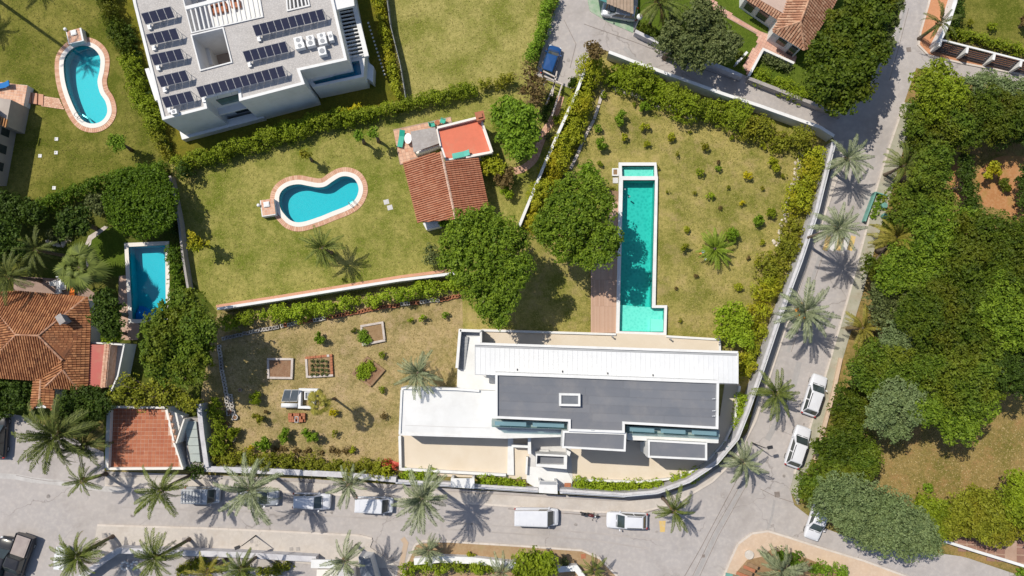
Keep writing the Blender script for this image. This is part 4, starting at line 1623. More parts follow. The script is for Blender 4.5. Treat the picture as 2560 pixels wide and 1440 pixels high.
GR1 = leaf_mat("grass_blades", (0.15, 0.15, 0.025), (0.40, 0.34, 0.12), 0.2)
GR2 = leaf_mat("grass_blades_green", (0.09, 0.10, 0.015), (0.24, 0.21, 0.05), 0.2)
GR3 = leaf_mat("grass_blades_dry", (0.24, 0.19, 0.06), (0.50, 0.38, 0.19), 0.2)
for pl_px, n_, m_, z_ in (([(0, 0), (255, 0), (330, 200), (415, 400), (250, 438), (90, 500), (0, 515)], 2500, GR2, 0.02), ([(985, 0), (1380, 0), (1330, 150), (1290, 190), (1020, 245)], 1800, GR1, 0.028),
                           ([(470, 440), (860, 330), (1250, 230), (1300, 380), (1150, 670), (545, 770), (460, 660)], 4000, GR1, 0.03), ([(1500, 220), (1700, 270), (2000, 390), (1950, 560), (1880, 720), (1800, 860), (1670, 830), (1440, 420)], 6000, GR1, 0.034),
                           ([(560, 860), (1150, 760), (1140, 960), (990, 980), (990, 1150), (560, 1130)], 6000, GR3, 0.038), ([(2200, 1110), (2330, 1080), (2560, 1020), (2560, 1180), (2400, 1260), (2200, 1230)], 4000, GR3, 0.046)):
    tufts("grass", pl_px, n_, m_, z_, 0.06, 0.14, 0.05)

# tyre darkened wheel tracks and oil drips where cars stand
TRACK = mat("tyre_worn_road", (0.345, 0.315, 0.30), (0.40, 0.365, 0.35), 0.6, 0.92)
OIL = mat("oil_stain", (0.20, 0.18, 0.17), (0.33, 0.30, 0.285), 1.6, 0.8)
for pts in ([(300, 1268), (700, 1283), (1000, 1300), (1300, 1318), (1500, 1335), (1650, 1350)], [(1100, 1322), (1300, 1335), (1480, 1350), (1620, 1372)]):
    strip(pts, 3.2, TRACK, "wheel_track")
for x, y, r in ((560, 1262, 5), (830, 1282, 4), (1010, 1282, 5), (1180, 1310, 4), (1440, 1312, 5), (1642, 1330, 4), (2010, 1060, 4), (1960, 1190, 5), (1420, 150, 5), (1500, 100, 4), (120, 1240, 6), (330, 1290, 5)):
    rr = random.Random(x)
    sheet("oil_stain", xy(PL(spline([(x + r * rr.uniform(.5, 1.2) * math.cos(k * 1.05), y + r * rr.uniform(.4, 1.0) * math.sin(k * 1.05)) for k in range(6)], 3), 0.08)), zr[0], OIL)
    zr[0] += 0.0004

# ================================================================ WHITE VILLA (centre right)
v = thing("white_villa", "modern white flat roofed villa with dark grey roof decks beside the lap pool", "villa", P(1520, 1000))


def vb(name, px, z0, z1, m, zref=None):
    s = MB()
    s.prism(xy(PL(px, z1 if zref is None else zref)), z0, z1)
    return s.build(name, m, v)


def para(name, px, wd, z0, z1, m=WHITE, zref=None):
    """parapet whose outer edge follows px"""
    s = MB()
    pts = xy(PL(px, z1 if zref is None else zref))
    s.prism(pts, z0, z1, holes=[offset(pts, -wd)])
    return s.build(name, m, v)


# north terrace in cream stone
NT = [(1205, 822), (1540, 833), (1666, 838), (1802, 846), (1802, 900), (1205, 870)]
vb("north_terrace", NT, 0.0, 0.62, CREAM)
s = MB()
s.wall(xy(PL([(1203, 826), (1540, 836)], 0.85)), 0.22, 0.3, 0.85)
s.wall(xy(PL([(1666, 841), (1800, 849), (1800, 905)], 0.80)), 0.22, 0.3, 0.80)
s.build("terrace_kerb", WHITE, v)
# west stair well
STW = [(1147, 822), (1205, 824), (1205, 926), (1240, 930), (1240, 980), (1142, 972)]
s = MB()
s.prism(xy(PL(STW, 2.4)), 0.0, 2.4)
s.build("west_patio", WHITE_ROOF, v)
s = MB()
s.wall(xy(PL([(1150, 826), (1202, 828)], 3.5)), 0.26, 0.0, 3.5)
s.wall(xy(PL([(1150, 824), (1142, 920)], 3.5)), 0.30, 0.0, 3.5)
s.wall(xy(PL([(1202, 829), (1202, 856)], 3.5)), 0.22, 0.0, 3.5)
s.build("stair_wall", WHITE, v)
for i in range(10):                                 # stair treads in the well
    s = MB()
    y0 = 842 + i * 8.2
    s.prism(xy(PL([(1157 - i * 0.9, y0), (1171 - i * 0.9, y0), (1170 - i * 0.9, y0 + 7.9), (1156 - i * 0.9, y0 + 7.9)], 2.5)), 2.39, 2.44 + 0.05 * (10 - i) * 0.5)
    s.build("stair_tread", GREY_P, v)
s = MB()
s.prism(xy(PL([(1156, 831), (1200, 832), (1200, 840), (1155, 840)], 2.45)), 2.39, 2.46)
s.build("stair_landing", GREY_P, v)

# lower west block with white roof
Z1 = 4.3
WB = [(1003, 968), (1142, 971), (1142, 966), (1240, 980), (1240, 1045), (1420, 1075), (1405, 1092), (1263, 1096), (997, 1088)]
WB = [(1003, 968), (1241, 978), (1241, 1046), (1424, 1072), (1410, 1092), (1263, 1096), (997, 1088)]
vb("west_wing", WB, 0.0, Z1, WHITE_ROOF)
s = MB()
s.wall(xy(PL([(1005, 970), (1142, 973), (1198, 977)], Z1 + 0.35)), 0.25, Z1, Z1 + 0.35)
s.build("parapet", WHITE, v)
s = MB()
s.wall(xy(PL([(1004, 975), (999, 1085)], Z1 + 0.18)), 0.22, Z1, Z1 + 0.18)
s.wall(xy(PL([(1000, 1086), (1263, 1094), (1404, 1090)], Z1 + 0.12)), 0.2, Z1, Z1 + 0.12)
s.build("roof_edge_trim", WHITE, v)
s = MB()
for a, b_ in (((1013, 1063), (1120, 1067)), ((1120, 1067), (1225, 1070))):
    pa, pb = P(*a, Z1), P(*b_, Z1)
    s.beam(pa + Vector((0, 0, .01)), pb + Vector((0, 0, .01)), 0.05, 0.03)
s.build("roof_drain_line", GREY_STONE, v)

# south terrace in cream stone with low white walls
ST = [(1000, 1088), (1420, 1070), (1800, 1080), (1835, 1000), (1800, 1130), (1755, 1180), (1680, 1200), (1600, 1206), (1440, 1202), (1075, 1190), (997, 1176)]
ST = [(1000, 1080), (1240, 1050), (1500, 1060), (1800, 1040), (1812, 960), (1850, 960), (1845, 1040), (1815, 1110), (1770, 1160), (1690, 1196), (1600, 1206), (1440, 1202), (1075, 1190), (997, 1176)]
vb("south_terrace", ST, 0.0, 0.22, CREAM)
s = MB()
s.wall(xy(PL([(999, 1090), (1001, 1173), (1265, 1188)], 0.8)), 0.28, 0.0, 0.8)
s.wall(xy(PL([(1434, 1200), (1600, 1205), (1690, 1196), (1762, 1163), (1812, 1106), (1838, 1050), (1850, 965)], 0.7)), 0.22, 0.0, 0.7)
s.build("terrace_wall", WHITE, v)
s = MB()
s.prism(xy(PL([(1270, 1090), (1283, 1090), (1285, 1188), (1268, 1187)], 0.5)), 0.0, 0.5)
s.prism(xy(PL([(1279, 1112), (1320, 1114), (1320, 1120), (1279, 1118)], 1.6)), 0.0, 1.6)
s.prism(xy(PL([(1320, 1090), (1327, 1090), (1328, 1135), (1320, 1135)], 2.6)), 0.0, 2.6)
s.build("entrance_wall", WHITE, v)
for k, px in enumerate(([(1316, 1142), (1320, 1142), (1318, 1186), (1313, 1186)],)):
    vb("garden_wall", px, 0, 0.9, WHITE)

# upper floor with the dark roof deck
Z2 = 8.2
UP = [(1238, 930), (1798, 951), (1796, 1073), (1562, 1060), (1562, 1083), (1421, 1078), (1421, 1054), (1238, 1046)]
vb("upper_floor", UP, 0.1, Z2 - 0.32, WHITE, zref=Z2)
s = MB()
pu = xy(PL(UP, Z2))
inner = offset(pu, -0.24)
s.prism(inner, Z2 - 0.33, Z2 - 0.28)
s.build("roof_deck_base", GREY_ROOF, v)
# roof membrane strips lie side by side across the deck (each ~ 0.9 m wide): separate lengths
ux = (P(1798, 951, Z2) - P(1238, 930, Z2)).normalized()
uy = Vector((-ux.y, ux.x, 0))
o0 = P(1246, 939, Z2)
ex = P(1791, 957, Z2)
W_ = (ex - o0).dot(ux)
rr = random.Random(4)
for i in range(6):
    d0, d1 = -0.86 * i - 0.02, -0.86 * (i + 1) + 0.02
    xs = [0.0, W_ * rr.uniform(0.25, 0.45), W_ * rr.uniform(0.55, 0.8), W_]
    for a, b_ in zip(xs, xs[1:]):
        p = [o0 + ux * (a + .02) + uy * d0, o0 + ux * (b_ - .02) + uy * d0, o0 + ux * (b_ - .02) + uy * d1, o0 + ux * (a + .02) + uy * d1]
        if i == 5:
            continue
        s = MB()
        s.prism([(q.x, q.y) for q in p], Z2 - 0.279, Z2 - 0.262 + rr.uniform(-.004, .004))
        s.build("roof_membrane_sheet", GREY_ROOF if rr.random() < 0.55 else GREY_ROOF2, v)
s = MB()
s.prism(pu, Z2 - 0.6, Z2, holes=[inner])
s.build("parapet", WHITE, v)
# roof window
t_px = [(1398, 983), (1451, 984), (1451, 1016), (1398, 1015)]
s = MB()
p = xy(PL(t_px, Z2 + 0.3))
s.prism(p, Z2 - 0.28, Z2 + 0.3, holes=[offset(p, -0.22)])
sk = s.build("skylight", WHITE, v)
s = MB()
s.prism(offset(p, -0.22), Z2 - 0.1, Z2 + 0.12)
s.build("pane", mat("skylight_glass", (0.13, 0.145, 0.165), (0.17, 0.18, 0.20), 1, 0.15), sk)
for px in ((1787, 997), (1787, 1027), (1787, 1040), (1484, 1075)):
    c = P(*px, Z2)
    s = MB()
    s.tube([(c.x, c.y, Z2 - .3), (c.x, c.y, Z2 + 0.1)], 0.05, 6)
    s.beam((c.x, c.y, Z2 + .1), (c.x - .3, c.y, Z2 + .1), .05, .05)
    s.build("vent_pipe", WHITE_METAL, v)

# standing seam canopy roof over the north side
Z3 = 5.6
c00, c10, c11, c01 = P(1187, 862, Z3), P(1845, 884, Z3), P(1845, 960, Z3 + .25), P(1187, 936, Z3 + .25)
CAN = [(1187, 857), (1846, 880), (1846, 961), (1800, 960), (1187, 937)]
vb("canopy_soffit", CAN, Z3 - 0.35, Z3 - 0.06, GREY_P, zref=Z3)
s = MB()
s.wall(xy(PL([(1187, 859), (1845, 881)], Z3 + .12)), 0.26, Z3 - 0.4, Z3 + 0.12)
s.wall(xy(PL([(1845, 882), (1845, 960)], Z3 + .12)), 0.1, Z3 - 0.4, Z3 + 0.12)
s.build("canopy_fascia", WHITE, v)
s = MB()
s.wall(xy(PL([(1190, 865), (1843, 887)], Z3)), 0.10, Z3 - 0.05, Z3 - 0.03)
s.build("gutter", mat("gutter_metal", (0.4, 0.41, 0.43), None, 1, 0.5), v)
NP = 54
A0, A1, B0, B1 = P(1188, 868, Z3), P(1843, 890, Z3), P(1188, 936, Z3), P(1843, 959, Z3)
for i in range(NP):
    f0, f1 = (i + .018) / NP, (i + .982) / NP
    a, b_, c_, d_ = A0.lerp(A1, f0), A0.lerp(A1, f1), B0.lerp(B1, f1), B0.lerp(B1, f0)
    s = MB()
    s.hexa([(q.x, q.y, Z3 - .06 + dz) for q, dz in ((d_, .12), (c_, .12), (b_, 0), (a, 0))], [(q.x, q.y, Z3 + dz) for q, dz in ((d_, .14), (c_, .14), (b_, 0), (a, 0))])
    s.beam(a + Vector((0, 0, .02)), d_ + Vector((0, 0, .16)), 0.035, 0.03)
    s.build("roof_panel", WHITE_METAL, v)
s = MB()
s.prism(xy(PL([(1207, 926), (1240, 928), (1240, 946), (1207, 940)], 3.0)), 2.4, 3.0)
s.build("patio_block", WHITE, v)
s = MB()
s.wall(xy(PL([(1238, 934), (1797, 955)], Z2 + .02)), 0.3, Z3 - .1, Z2 + 0.02)
s.build("north_upper_wall", WHITE, v)
for k in range(4):
    c = P(1293 + k * 113, 924 + k * 4.6, Z3 + .1)
    s = MB()
    s.box(c.x, c.y, Z3 + .1, Z3 + .25, .09, .2)
    s.build("wall_spotlight", DARK, v)

# recessed glazed terraces on the south side
GL = mat("glazed_recess_floor", (0.26, 0.33, 0.33), (0.30, 0.37, 0.36), 0.7, 0.4)
for (x0, y0, x1, y1, n_) in ((1229, 1050, 1418, 1072, 2), (1566, 1065, 1799, 1089, 3)):
    dy = (y1 - y0)
    sl = 6 if x0 < 1500 else 11
    poly_ = [(x0, y0), (x1, y0 + sl), (x1, y0 + sl + 16), (x0, y0 + 16)]
    s = MB()
    s.prism(xy(PL(poly_, 6.0)), 4.25, 6.0)
    s.build("recess_floor", GL, v)
    s = MB()
    a, b_ = P(x0, y0 + 17, 6.9), P(x1 + 1, y0 + sl + 17, 6.9)
    for i in range(n_ * 2):
        q = MB()
        q.beam(a.lerp(b_, i / (n_ * 2) + .004) - Vector((0, 0, .4)), a.lerp(b_, (i + 1) / (n_ * 2) - .004) - Vector((0, 0, .4)), 0.04, 0.9)
        q.build("glass_balustrade_panel", GLASS_GREEN, v)
    a, b_ = P(x0 + 2, y0 + 4, 5.6), P(x1 - 2, y0 + sl + 4, 5.6)
    for i in range(n_):
        q = MB()
        q.hexa([(*p_[:2], 7.0) for p_ in (P(x0 + (x1 - x0) * i / n_ + 8, y0 + sl * i / n_ + 13, 7.0), P(x0 + (x1 - x0) * (i + 1) / n_ - 8, y0 + sl * (i + 1) / n_ + 13, 7.0), P(x0 + (x1 - x0) * (i + 1) / n_ - 8, y0 + sl * (i + 1) / n_ + 3, 7.0), P(x0 + (x1 - x0) * i / n_ + 8, y0 + sl * i / n_ + 3, 7.0))],
               [(*p_[:2], 7.06) for p_ in (P(x0 + (x1 - x0) * i / n_ + 8, y0 + sl * i / n_ + 13, 7.0), P(x0 + (x1 - x0) * (i + 1) / n_ - 8, y0 + sl * (i + 1) / n_ + 13, 7.0), P(x0 + (x1 - x0) * (i + 1) / n_ - 8, y0 + sl * (i + 1) / n_ + 3, 7.0), P(x0 + (x1 - x0) * i / n_ + 8, y0 + sl * i / n_ + 3, 7.0))])
        q.build("window", GLASS_BLUE, v)
# white slabs in front of them
vb("white_ledge", [(1568, 1083), (1797, 1088), (1796, 1108), (1569, 1100)], 5.0, 5.9, WHITE)
vb("white_ledge", [(1236, 1072), (1421, 1079), (1406, 1092), (1263, 1096), (1236, 1094)], Z1 + 0.01, Z1 + 0.10, WHITE)


def small_roof(px, z, drop, m=GREY_ROOF):
    s = MB()
    p = xy(PL(px, z))
    s.prism(p, drop, z, holes=[offset(p, -0.2)])
    s.build("porch_parapet", WHITE, v)
    s = MB()
    s.prism(offset(p, -0.2), z - 0.4, z - 0.16)
    s.build("porch_roof", m, v)


small_roof([(1407, 1077), (1566, 1082), (1564, 1129), (1405, 1120)], 7.9, 5.6)
small_roof([(1620, 1099), (1768, 1107), (1768, 1151), (1620, 1144)], 6.8, 5.2)
vb("porch_pier", [(1621, 1101), (1630, 1101), (1630, 1143), (1621, 1143)], 0.2, 5.2, WHITE)
vb("porch_pier", [(1757, 1108), (1766, 1108), (1766, 1148), (1757, 1148)], 0.2, 5.2, WHITE)
vb("ground_floor_wall", [(1432, 1082), (1795, 1095), (1795, 1105), (1432, 1092)], 0.2, 5.0, WHITE)
for k in range(5):
    s = MB()
    a, b_ = P(1450 + k * 66, 1096 + k * 2, 1.4), P(1450 + k * 66 + 55, 1097 + k * 2, 1.4)
    s.beam(a, b_, 0.06, 2.2)
    s.build("window", SHADE_WIN, v)
# entry portal
p = xy(PL([(1340, 1134), (1418, 1138), (1417, 1173), (1340, 1166)], 3.0))
s = MB()
s.prism(p, 0.2, 3.0, holes=[xy(PL([(1343, 1139), (1410, 1142), (1410, 1162), (1342, 1160)], 3.0))])
s.build("entry_portal", WHITE, v)
s = MB()
s.prism(xy(PL([(1343, 1139), (1410, 1142), (1410, 1162), (1342, 1160)], 3.0)), 1.9, 2.2)
s.build("portal_roof", GREY_ROOF, v)
vb("entry_court", [(1328, 1090), (1425, 1092), (1432, 1205), (1316, 1200)], 0.1, 0.26, GREY_STONE)
vb("entry_path", [(1318, 1166), (1345, 1168), (1417, 1176), (1430, 1200), (1430, 1228), (1350, 1226), (1316, 1205)], 0.1, 0.34, WHITE_ROOF)
vb("entry_wall", [(1417, 1125), (1427, 1130), (1424, 1141), (1417, 1138)], 0.2, 2.4, WHITE)
vb("entry_bench", [(1349, 1126), (1372, 1126), (1372, 1131), (1349, 1131)], 0.2, 0.9, WHITE)
# gate houses in the street wall
for px, z, lb in (([(1127, 1196), (1186, 1196), (1186, 1222), (1127, 1218)], 2.2, "white flat gate canopy between the two clipped planters"), ([(1347, 1202), (1393, 1204), (1394, 1235), (1347, 1232)], 2.3, "white gate house roof in the villa street wall")):
    t = thing("gate_house", lb, "gate house", P(*px[0]))
    s = MB()
    s.prism(xy(PL(px, z)), z - 0.25, z)
    s.build("roof", WHITE, t)
    q = xy(PL(px, z))
    for k in range(4):
        m_ = MB()
        cx, cy = q[k]
        gx, gy = sum(a[0] for a in q) / 4, sum(a[1] for a in q) / 4
        m_.box(cx + (gx - cx) * 0.12, cy + (gy - cy) * 0.15, 0.1, z - 0.25, 0.25, 0.25)
        m_.build("post", WHITE, t)
    if px[0][0] > 1300:
        m_ = MB()
        m_.prism(xy(PL([(1349, 1203), (1391, 1205), (1391, 1212), (1349, 1211)], z + .02)), z + .01, z + 0.04)
        m_.build("grating", GREY_P, t)
s = MB()
c = P(1419, 1213, .5)
s.box(c.x, c.y, 0.1, 0.6, 0.7, 0.45)
props(s.build("letter_box", BLOCK_R), "small brown box in the white corner beside the gate house", "letter box")

# ---------------------------------------------------------------- perimeter wall with picket railing
def street_wall(label, pts, h=1.5, wd=0.3, rail=0.55, m=OLD_WALL, pick=True, lean=0.0):
    t = thing("street_wall", label, "garden wall", P(*pts[0]))
    q = xy(PL(pts, h))
    s = MB()
    s.wall(q, wd, 0, h)
    s.build("wall", m, t)
    s = MB()
    s.wall(q, wd + 0.1, h, h + 0.06)
    s.build("coping", m, t)
    if pick:
        s = MB()
        r = resample_open(q, 0.16)
        for a in r:
            s.box(a[0], a[1], h + .06, h + rail + .06, 0.03, 0.05)
        L, R = outline(q, 0.06)
        s.prism(L + R[::-1], h + rail + .06, h + rail + .11)
        s.build("railing", WHITE_METAL, t, kind='stuff')
    return t


street_wall("white railed wall curving round the villa from the street up the side lane", [(1400, 1228), (1560, 1238), (1640, 1231), (1720, 1203), (1790, 1157), (1842, 1096), (1868, 1030), (1905, 925), (1950, 790), (2000, 655), (2040, 535), (2066, 430), (2085, 355)], 2.3, 0.4)
street_wall("white railed wall in front of the clipped planters on the street", [(990, 1204), (1127, 1212), (1345, 1226)], 1.3, 0.4)
street_wall("weathered white wall along the street south of the kitchen garden", [(512, 1172), (700, 1179), (860, 1187), (990, 1199)], 1.7, 0.5, pick=False)
street_wall("white wall between the upper lane and the orchard hedge", [(1522, 130), (1600, 160), (1700, 196), (1800, 232), (1900, 265), (1990, 297), (2050, 318), (2085, 340)], 2.0, 0.26, pick=False, m=WHITE)
street_wall("thin white wall running from the lane down to the big pines", [(1471, 150), (1440, 235), (1390, 345), (1345, 450), (1298, 565)], 2.0, 0.22, pick=False, m=WHITE)
street_wall("white wall between the casita lawn and the kitchen garden hedge", [(543, 772), (700, 748), (860, 722), (1000, 700), (1165, 680)], 2.0, 0.2, pick=False, m=WHITE)
s = MB()
q = xy(PL([(540, 770), (700, 745), (860, 719), (1000, 696), (1140, 678)], 0.1))
L, R = outline(q, 0.34)
sheet("drain_channel", [(a, b_ + 0.18) for a, b_ in L] + [(a, b_ + 0.18) for a, b_ in R[::-1]], 0.06, BRICK)
street_wall("white wall strip on the west side of the kitchen garden", [(497, 1010), (506, 1090), (517, 1168)], 2.0, 0.4, pick=False)
street_wall("weathered low wall dividing the clipped hedge from the casita lawn", [(425, 440), (448, 560), (457, 640), (470, 720)], 1.3, 0.15, pick=False, m=SLATE)
street_wall("grey white wall along the south pavement of the street", [(200, 1445), (248, 1408), (296, 1376), (400, 1380), (600, 1387), (790, 1398)], 1.5, 0.5, pick=False)
street_wall("white garden wall behind the brown planting bed", [(1035, 1404), (1100, 1398), (1180, 1401), (1290, 1414)], 1.2, 0.6, pick=False, m=WHITE)
street_wall("short white garden wall east of the round tree by the street", [(1395, 1424), (1440, 1420), (1462, 1450)], 1.2, 0.5, pick=False, m=WHITE)
street_wall("low grey wall on the north side of the upper lane", [(1588, 78), (1650, 108), (1760, 150), (1855, 190)], 1.1, 0.3, pick=False)
street_wall("dark topped wall on the north side of the lane towards the side street", [(1872, 196), (1950, 226), (2030, 258), (2105, 288)], 1.1, 0.3, pick=False, m=SLATE)
street_wall("white edged path wall of the tiled roof house garden", [(1840, 160), (1868, 130)], 0.9, 0.18, pick=False, m=WHITE)
street_wall("white wall beside the flower bed of the tiled roof house", [(1872, 190), (1908, 123), (1985, 158)], 0.9, 0.18, pick=False, m=WHITE)
street_wall("white wall of the lawn in the upper right corner", [(2408, -60), (2370, 60), (2345, 108)], 1.8, 0.35, pick=False, m=WHITE)
street_wall("white wall along the paved forecourt at the lower right", [(2360, 1352), (2440, 1378), (2512, 1400), (2640, 1440)], 0.9, 0.2, pick=False, m=WHITE)
street_wall("sand coloured kerb wall along the woodland by the parked white cars", [(2102, 895), (2085, 975), (2060, 1070), (2038, 1150)], 0.5, 0.3, pick=False, m=PAVE_SAND)
# louvred fence in the upper right: leaning dark panels between white piers
t = thing("panel_fence", "dark slatted fence panels between white piers along the orange pavement", "fence", P(2350, 108))
fa, fb = P(2352, 100, 1.9), P(2620, 168, 1.9)
d = (fb - fa).normalized()
n = Vector((d.y, -d.x, 0))
for k in range(4):
    a, b_ = fa.lerp(fb, k / 4 + 0.012), fa.lerp(fb, (k + 1) / 4 - 0.012)
    s = MB()
    for j in range(7):
        off = n * (0.10 * j)
        z = 1.9 - 0.24 * j
        s.beam(Vector((a.x, a.y, z)) + off, Vector((b_.x, b_.y, z)) + off, 0.1, 0.2)
    s.build("slatted_panel", mat("dark_slat", (0.07, 0.065, 0.075), None, 1, 0.7) if k == 0 else MATS["dark_slat"], t)
for k in range(5):
    a = fa.lerp(fb, k / 4)
    s = MB()
    s.beam(Vector((a.x, a.y, 1.0)), Vector((a.x, a.y, 1.0)) + n * 0.8, 0.28, 2.0)
    s.build("pier", WHITE, t)
s = MB()
s.beam(fa + Vector((0, 0, .06)), fb + Vector((0, 0, .06)), 0.2, 0.12)
s.build("top_rail", WHITE, t)

for x, y, lb in ((1531, 842, "small dark bollard light on the north terrace near the deck"), (1676, 848, "small dark bollard light on the north terrace right of the pool")):
    c = P(x, y, 1.0)
    t = thing("bollard_light", lb, "bollard light", (c.x, c.y, .62))
    s = MB()
    s.box(c.x, c.y, .62, 1.3, .1, .1)
    s.build("post", DARK, t)
    s = MB()
    s.box(c.x, c.y, 1.3, 1.38, .16, .16)
    s.build("cap", GREY_P, t)

# ================================================================ OTHER BUILDINGS
# ---- white house with solar panels
ZR = 6.8
wh = thing("solar_house", "white modern house with gravel roof and solar panels in the upper left", "house", P(620, 150))
RO = [(334, 11), (406, 300), (518, 271), (513, 247), (595, 226), (598, 253), (762, 210), (750, 176), (868, 150), (804, -130), (304, -130)]
pr = xy(PL(RO, ZR))
void = xy(PL([(480, 89), (556, 71), (577, 154), (502, 174)], ZR))
pvoid = xy(PL([(447, -50), (480, 80), (655, 40), (632, -90), (440, -90)], ZR))
pvoid2 = xy(PL([(713, -60), (720, 24), (771, 12), (755, -60)], ZR))
s = MB()
s.prism(pr, 0.0, ZR - 0.2, holes=[void, pvoid, pvoid2])
s.build("wall", WHITE, wh)
s = MB()
s.prism(offset(pr, -0.3), None, ZR - 0.16, holes=[offset(void, 0.14), offset(pvoid, 0.12), offset(pvoid2, 0.15)])
s.build("roof", PEBBLE, wh)
s = MB()
s.prism(pr, ZR - 0.2, ZR, holes=[offset(pr, -0.3)])
s.prism(offset(void, 0.14), ZR - 0.2, ZR, holes=[void])
s.prism(offset(pvoid, 0.12), ZR - 0.2, ZR, holes=[pvoid])
s.prism(offset(pvoid2, 0.15), ZR - 0.2, ZR, holes=[pvoid2])
s.build("parapet", WHITE, wh)
s = MB()
s.prism(void, None, 1.2)
s.build("courtyard_floor", mat("brown_court_floor", (0.33, 0.27, 0.24), (0.38, 0.32, 0.28), 1, 0.9), wh)  # mottled brown floor
s = MB()
s.prism(xy(PL([(500, 92), (513, 89), (532, 160), (520, 164)], 3.4)), 1.2, 3.4)
s.build("courtyard_wall", WHITE, wh)
s = MB()
s.prism(pvoid, None, 3.3)
s.prism(pvoid2, None, 3.3)
s.build("terrace_floor", WHITE_ROOF, wh)
for i in range(15):
    f = (i + 0.6) / 15
    a = P(468, 20, ZR).lerp(P(642, -22, ZR), f)
    b_ = P(482, 79, ZR).lerp(P(653, 40, ZR), f)
    s = MB()
    s.beam(a + Vector((0, 0, -.14)), b_ + Vector((0, 0, -.14)), 0.15, 0.3)
    s.build("pergola_slat", WHITE, wh)
s = MB()
s.beam(P(464, 21, ZR) + Vector((0, 0, -.05)), P(642, -24, ZR) + Vector((0, 0, -.05)), 0.4, 0.3)
s.build("pergola_beam", WHITE, wh)
for i in range(5):
    f = (i + 0.5) / 5
    s = MB()
    s.beam(P(717, -40, ZR).lerp(P(757, -50, ZR), f) + Vector((0, 0, -.14)), P(721, 23, ZR).lerp(P(770, 12, ZR), f) + Vector((0, 0, -.14)), 0.15, 0.3)
    s.build("pergola_slat", WHITE, wh)
# furniture seen through the slats
for px, py, m_, lb in ((548, 22, BLOCK_R, "dark red sofa under the white roof pergola"), (590, 10, BLOCK_R, "red brown armchair under the white roof pergola"), (478, 3, COPING, "round cream table at the edge of the roof pergola")):
    c = P(px, py, 3.6)
    s = MB()
    if "table" in lb:
        s.tube([(c.x, c.y, 3.3), (c.x, c.y, 4.0)], 0.15, 8)
        s.tube([(c.x, c.y, 4.0), (c.x, c.y, 4.08)], 0.9, 20)
    else:
        s.box(c.x, c.y, 3.31, 3.75, 1.9 if "sofa" in lb else 0.9, 0.9, 0.24)
        s.box(c.x - .1, c.y + .4, 3.75, 4.1, 1.9 if "sofa" in lb else 0.9, 0.2, 0.24)
        s.box(c.x - (.85 if "sofa" in lb else .35), c.y - .2, 3.75, 3.95, 0.2, 0.8, 0.24)
        s.box(c.x + (.85 if "sofa" in lb else .35), c.y + .2, 3.75, 3.95, 0.2, 0.8, 0.24)
    props(s.build(lb.split()[2] if False else ("table" if "table" in lb else "sofa" if "sofa" in lb else "armchair"), m_), lb, "furniture")
# east wing with pergola, pool terrace and lower volumes
EW = [(750, 176), (868, 150), (823, -90), (866, -90), (912, 142), (909, 192), (781, 219)]
pe = xy(PL(EW, 3.6))
poolp = xy(PL([(789, 211), (781, 203), (833, 190), (831, 168), (868, 156), (898, 151), (904, 186)], 3.6))
perg = xy(PL([(838, 30), (882, 20), (911, 138), (869, 147)], 3.6))
s = MB()
s.prism(pe, 0.0, 3.6, holes=[poolp, perg])
s.build("east_wing", WHITE, wh)
s = MB()
s.prism(poolp, None, 2.9)
s.build("plunge_pool_floor", mat("plunge_lining_shade_blue", (0.02, 0.20, 0.36), (0.03, 0.24, 0.40), 1, 0.4), wh)  # blue also carries the terrace's shadow and sky reflection as colour
s = MB()
s.prism(poolp, None, 3.45)
s.build("plunge_pool_water", WATER_K, wh)
s = MB()
s.prism(xy(PL([(756, 181), (828, 168), (831, 186), (776, 201)], 3.9)), 3.6, 3.9)
s.build("white_slab", WHITE, wh)
s = MB()
s.prism(perg, None, 1.2)
s.build("east_terrace_floor", mat("teal_grey_deck", (0.30, 0.36, 0.37), (0.34, 0.40, 0.41), 1, 0.7), wh)
s = MB()
s.beam(P(886, 14, 4.1), P(917, 142, 4.1), 0.5, 0.35)
s.build("pergola_beam", WHITE, wh)
s = MB()
s.prism(xy(PL([(828, -60), (833, 26), (886, 14), (878, -60)], 6.5)), 6.1, 6.5)
s.build("pergola_roof", WHITE, wh)
for i in range(13):
    f = (i + 0.8) / 13.3
    a = P(836, 26, 4.1).lerp(P(868, 148, 4.1), f)
    b_ = P(884, 17, 4.1).lerp(P(914, 138, 4.1), f)
    s = MB()
    s.beam(a.lerp(b_, 0.0) - Vector((0, 0, .15)), b_ - Vector((0, 0, .15)), 0.12, 0.25)
    s.build("pergola_slat", WHITE, wh)
s = MB()
s.prism(xy(PL([(912, 148), (934, 166), (932, 205), (912, 192)], 1.6)), 0, 1.6)
s.build("lower_step", WHITE, wh)
s = MB()
s.prism(xy(PL([(449, 329), (650, 278), (660, 294), (455, 349)], 1.0)), 0.0, 1.0)
s.build("entrance_slab", WHITE, wh)
s = MB()
s.prism(xy(PL([(362, 172), (372, 170), (398, 248), (388, 252)], 3.5)), 0.0, 3.5)
s.build("west_ledge", WHITE, wh)
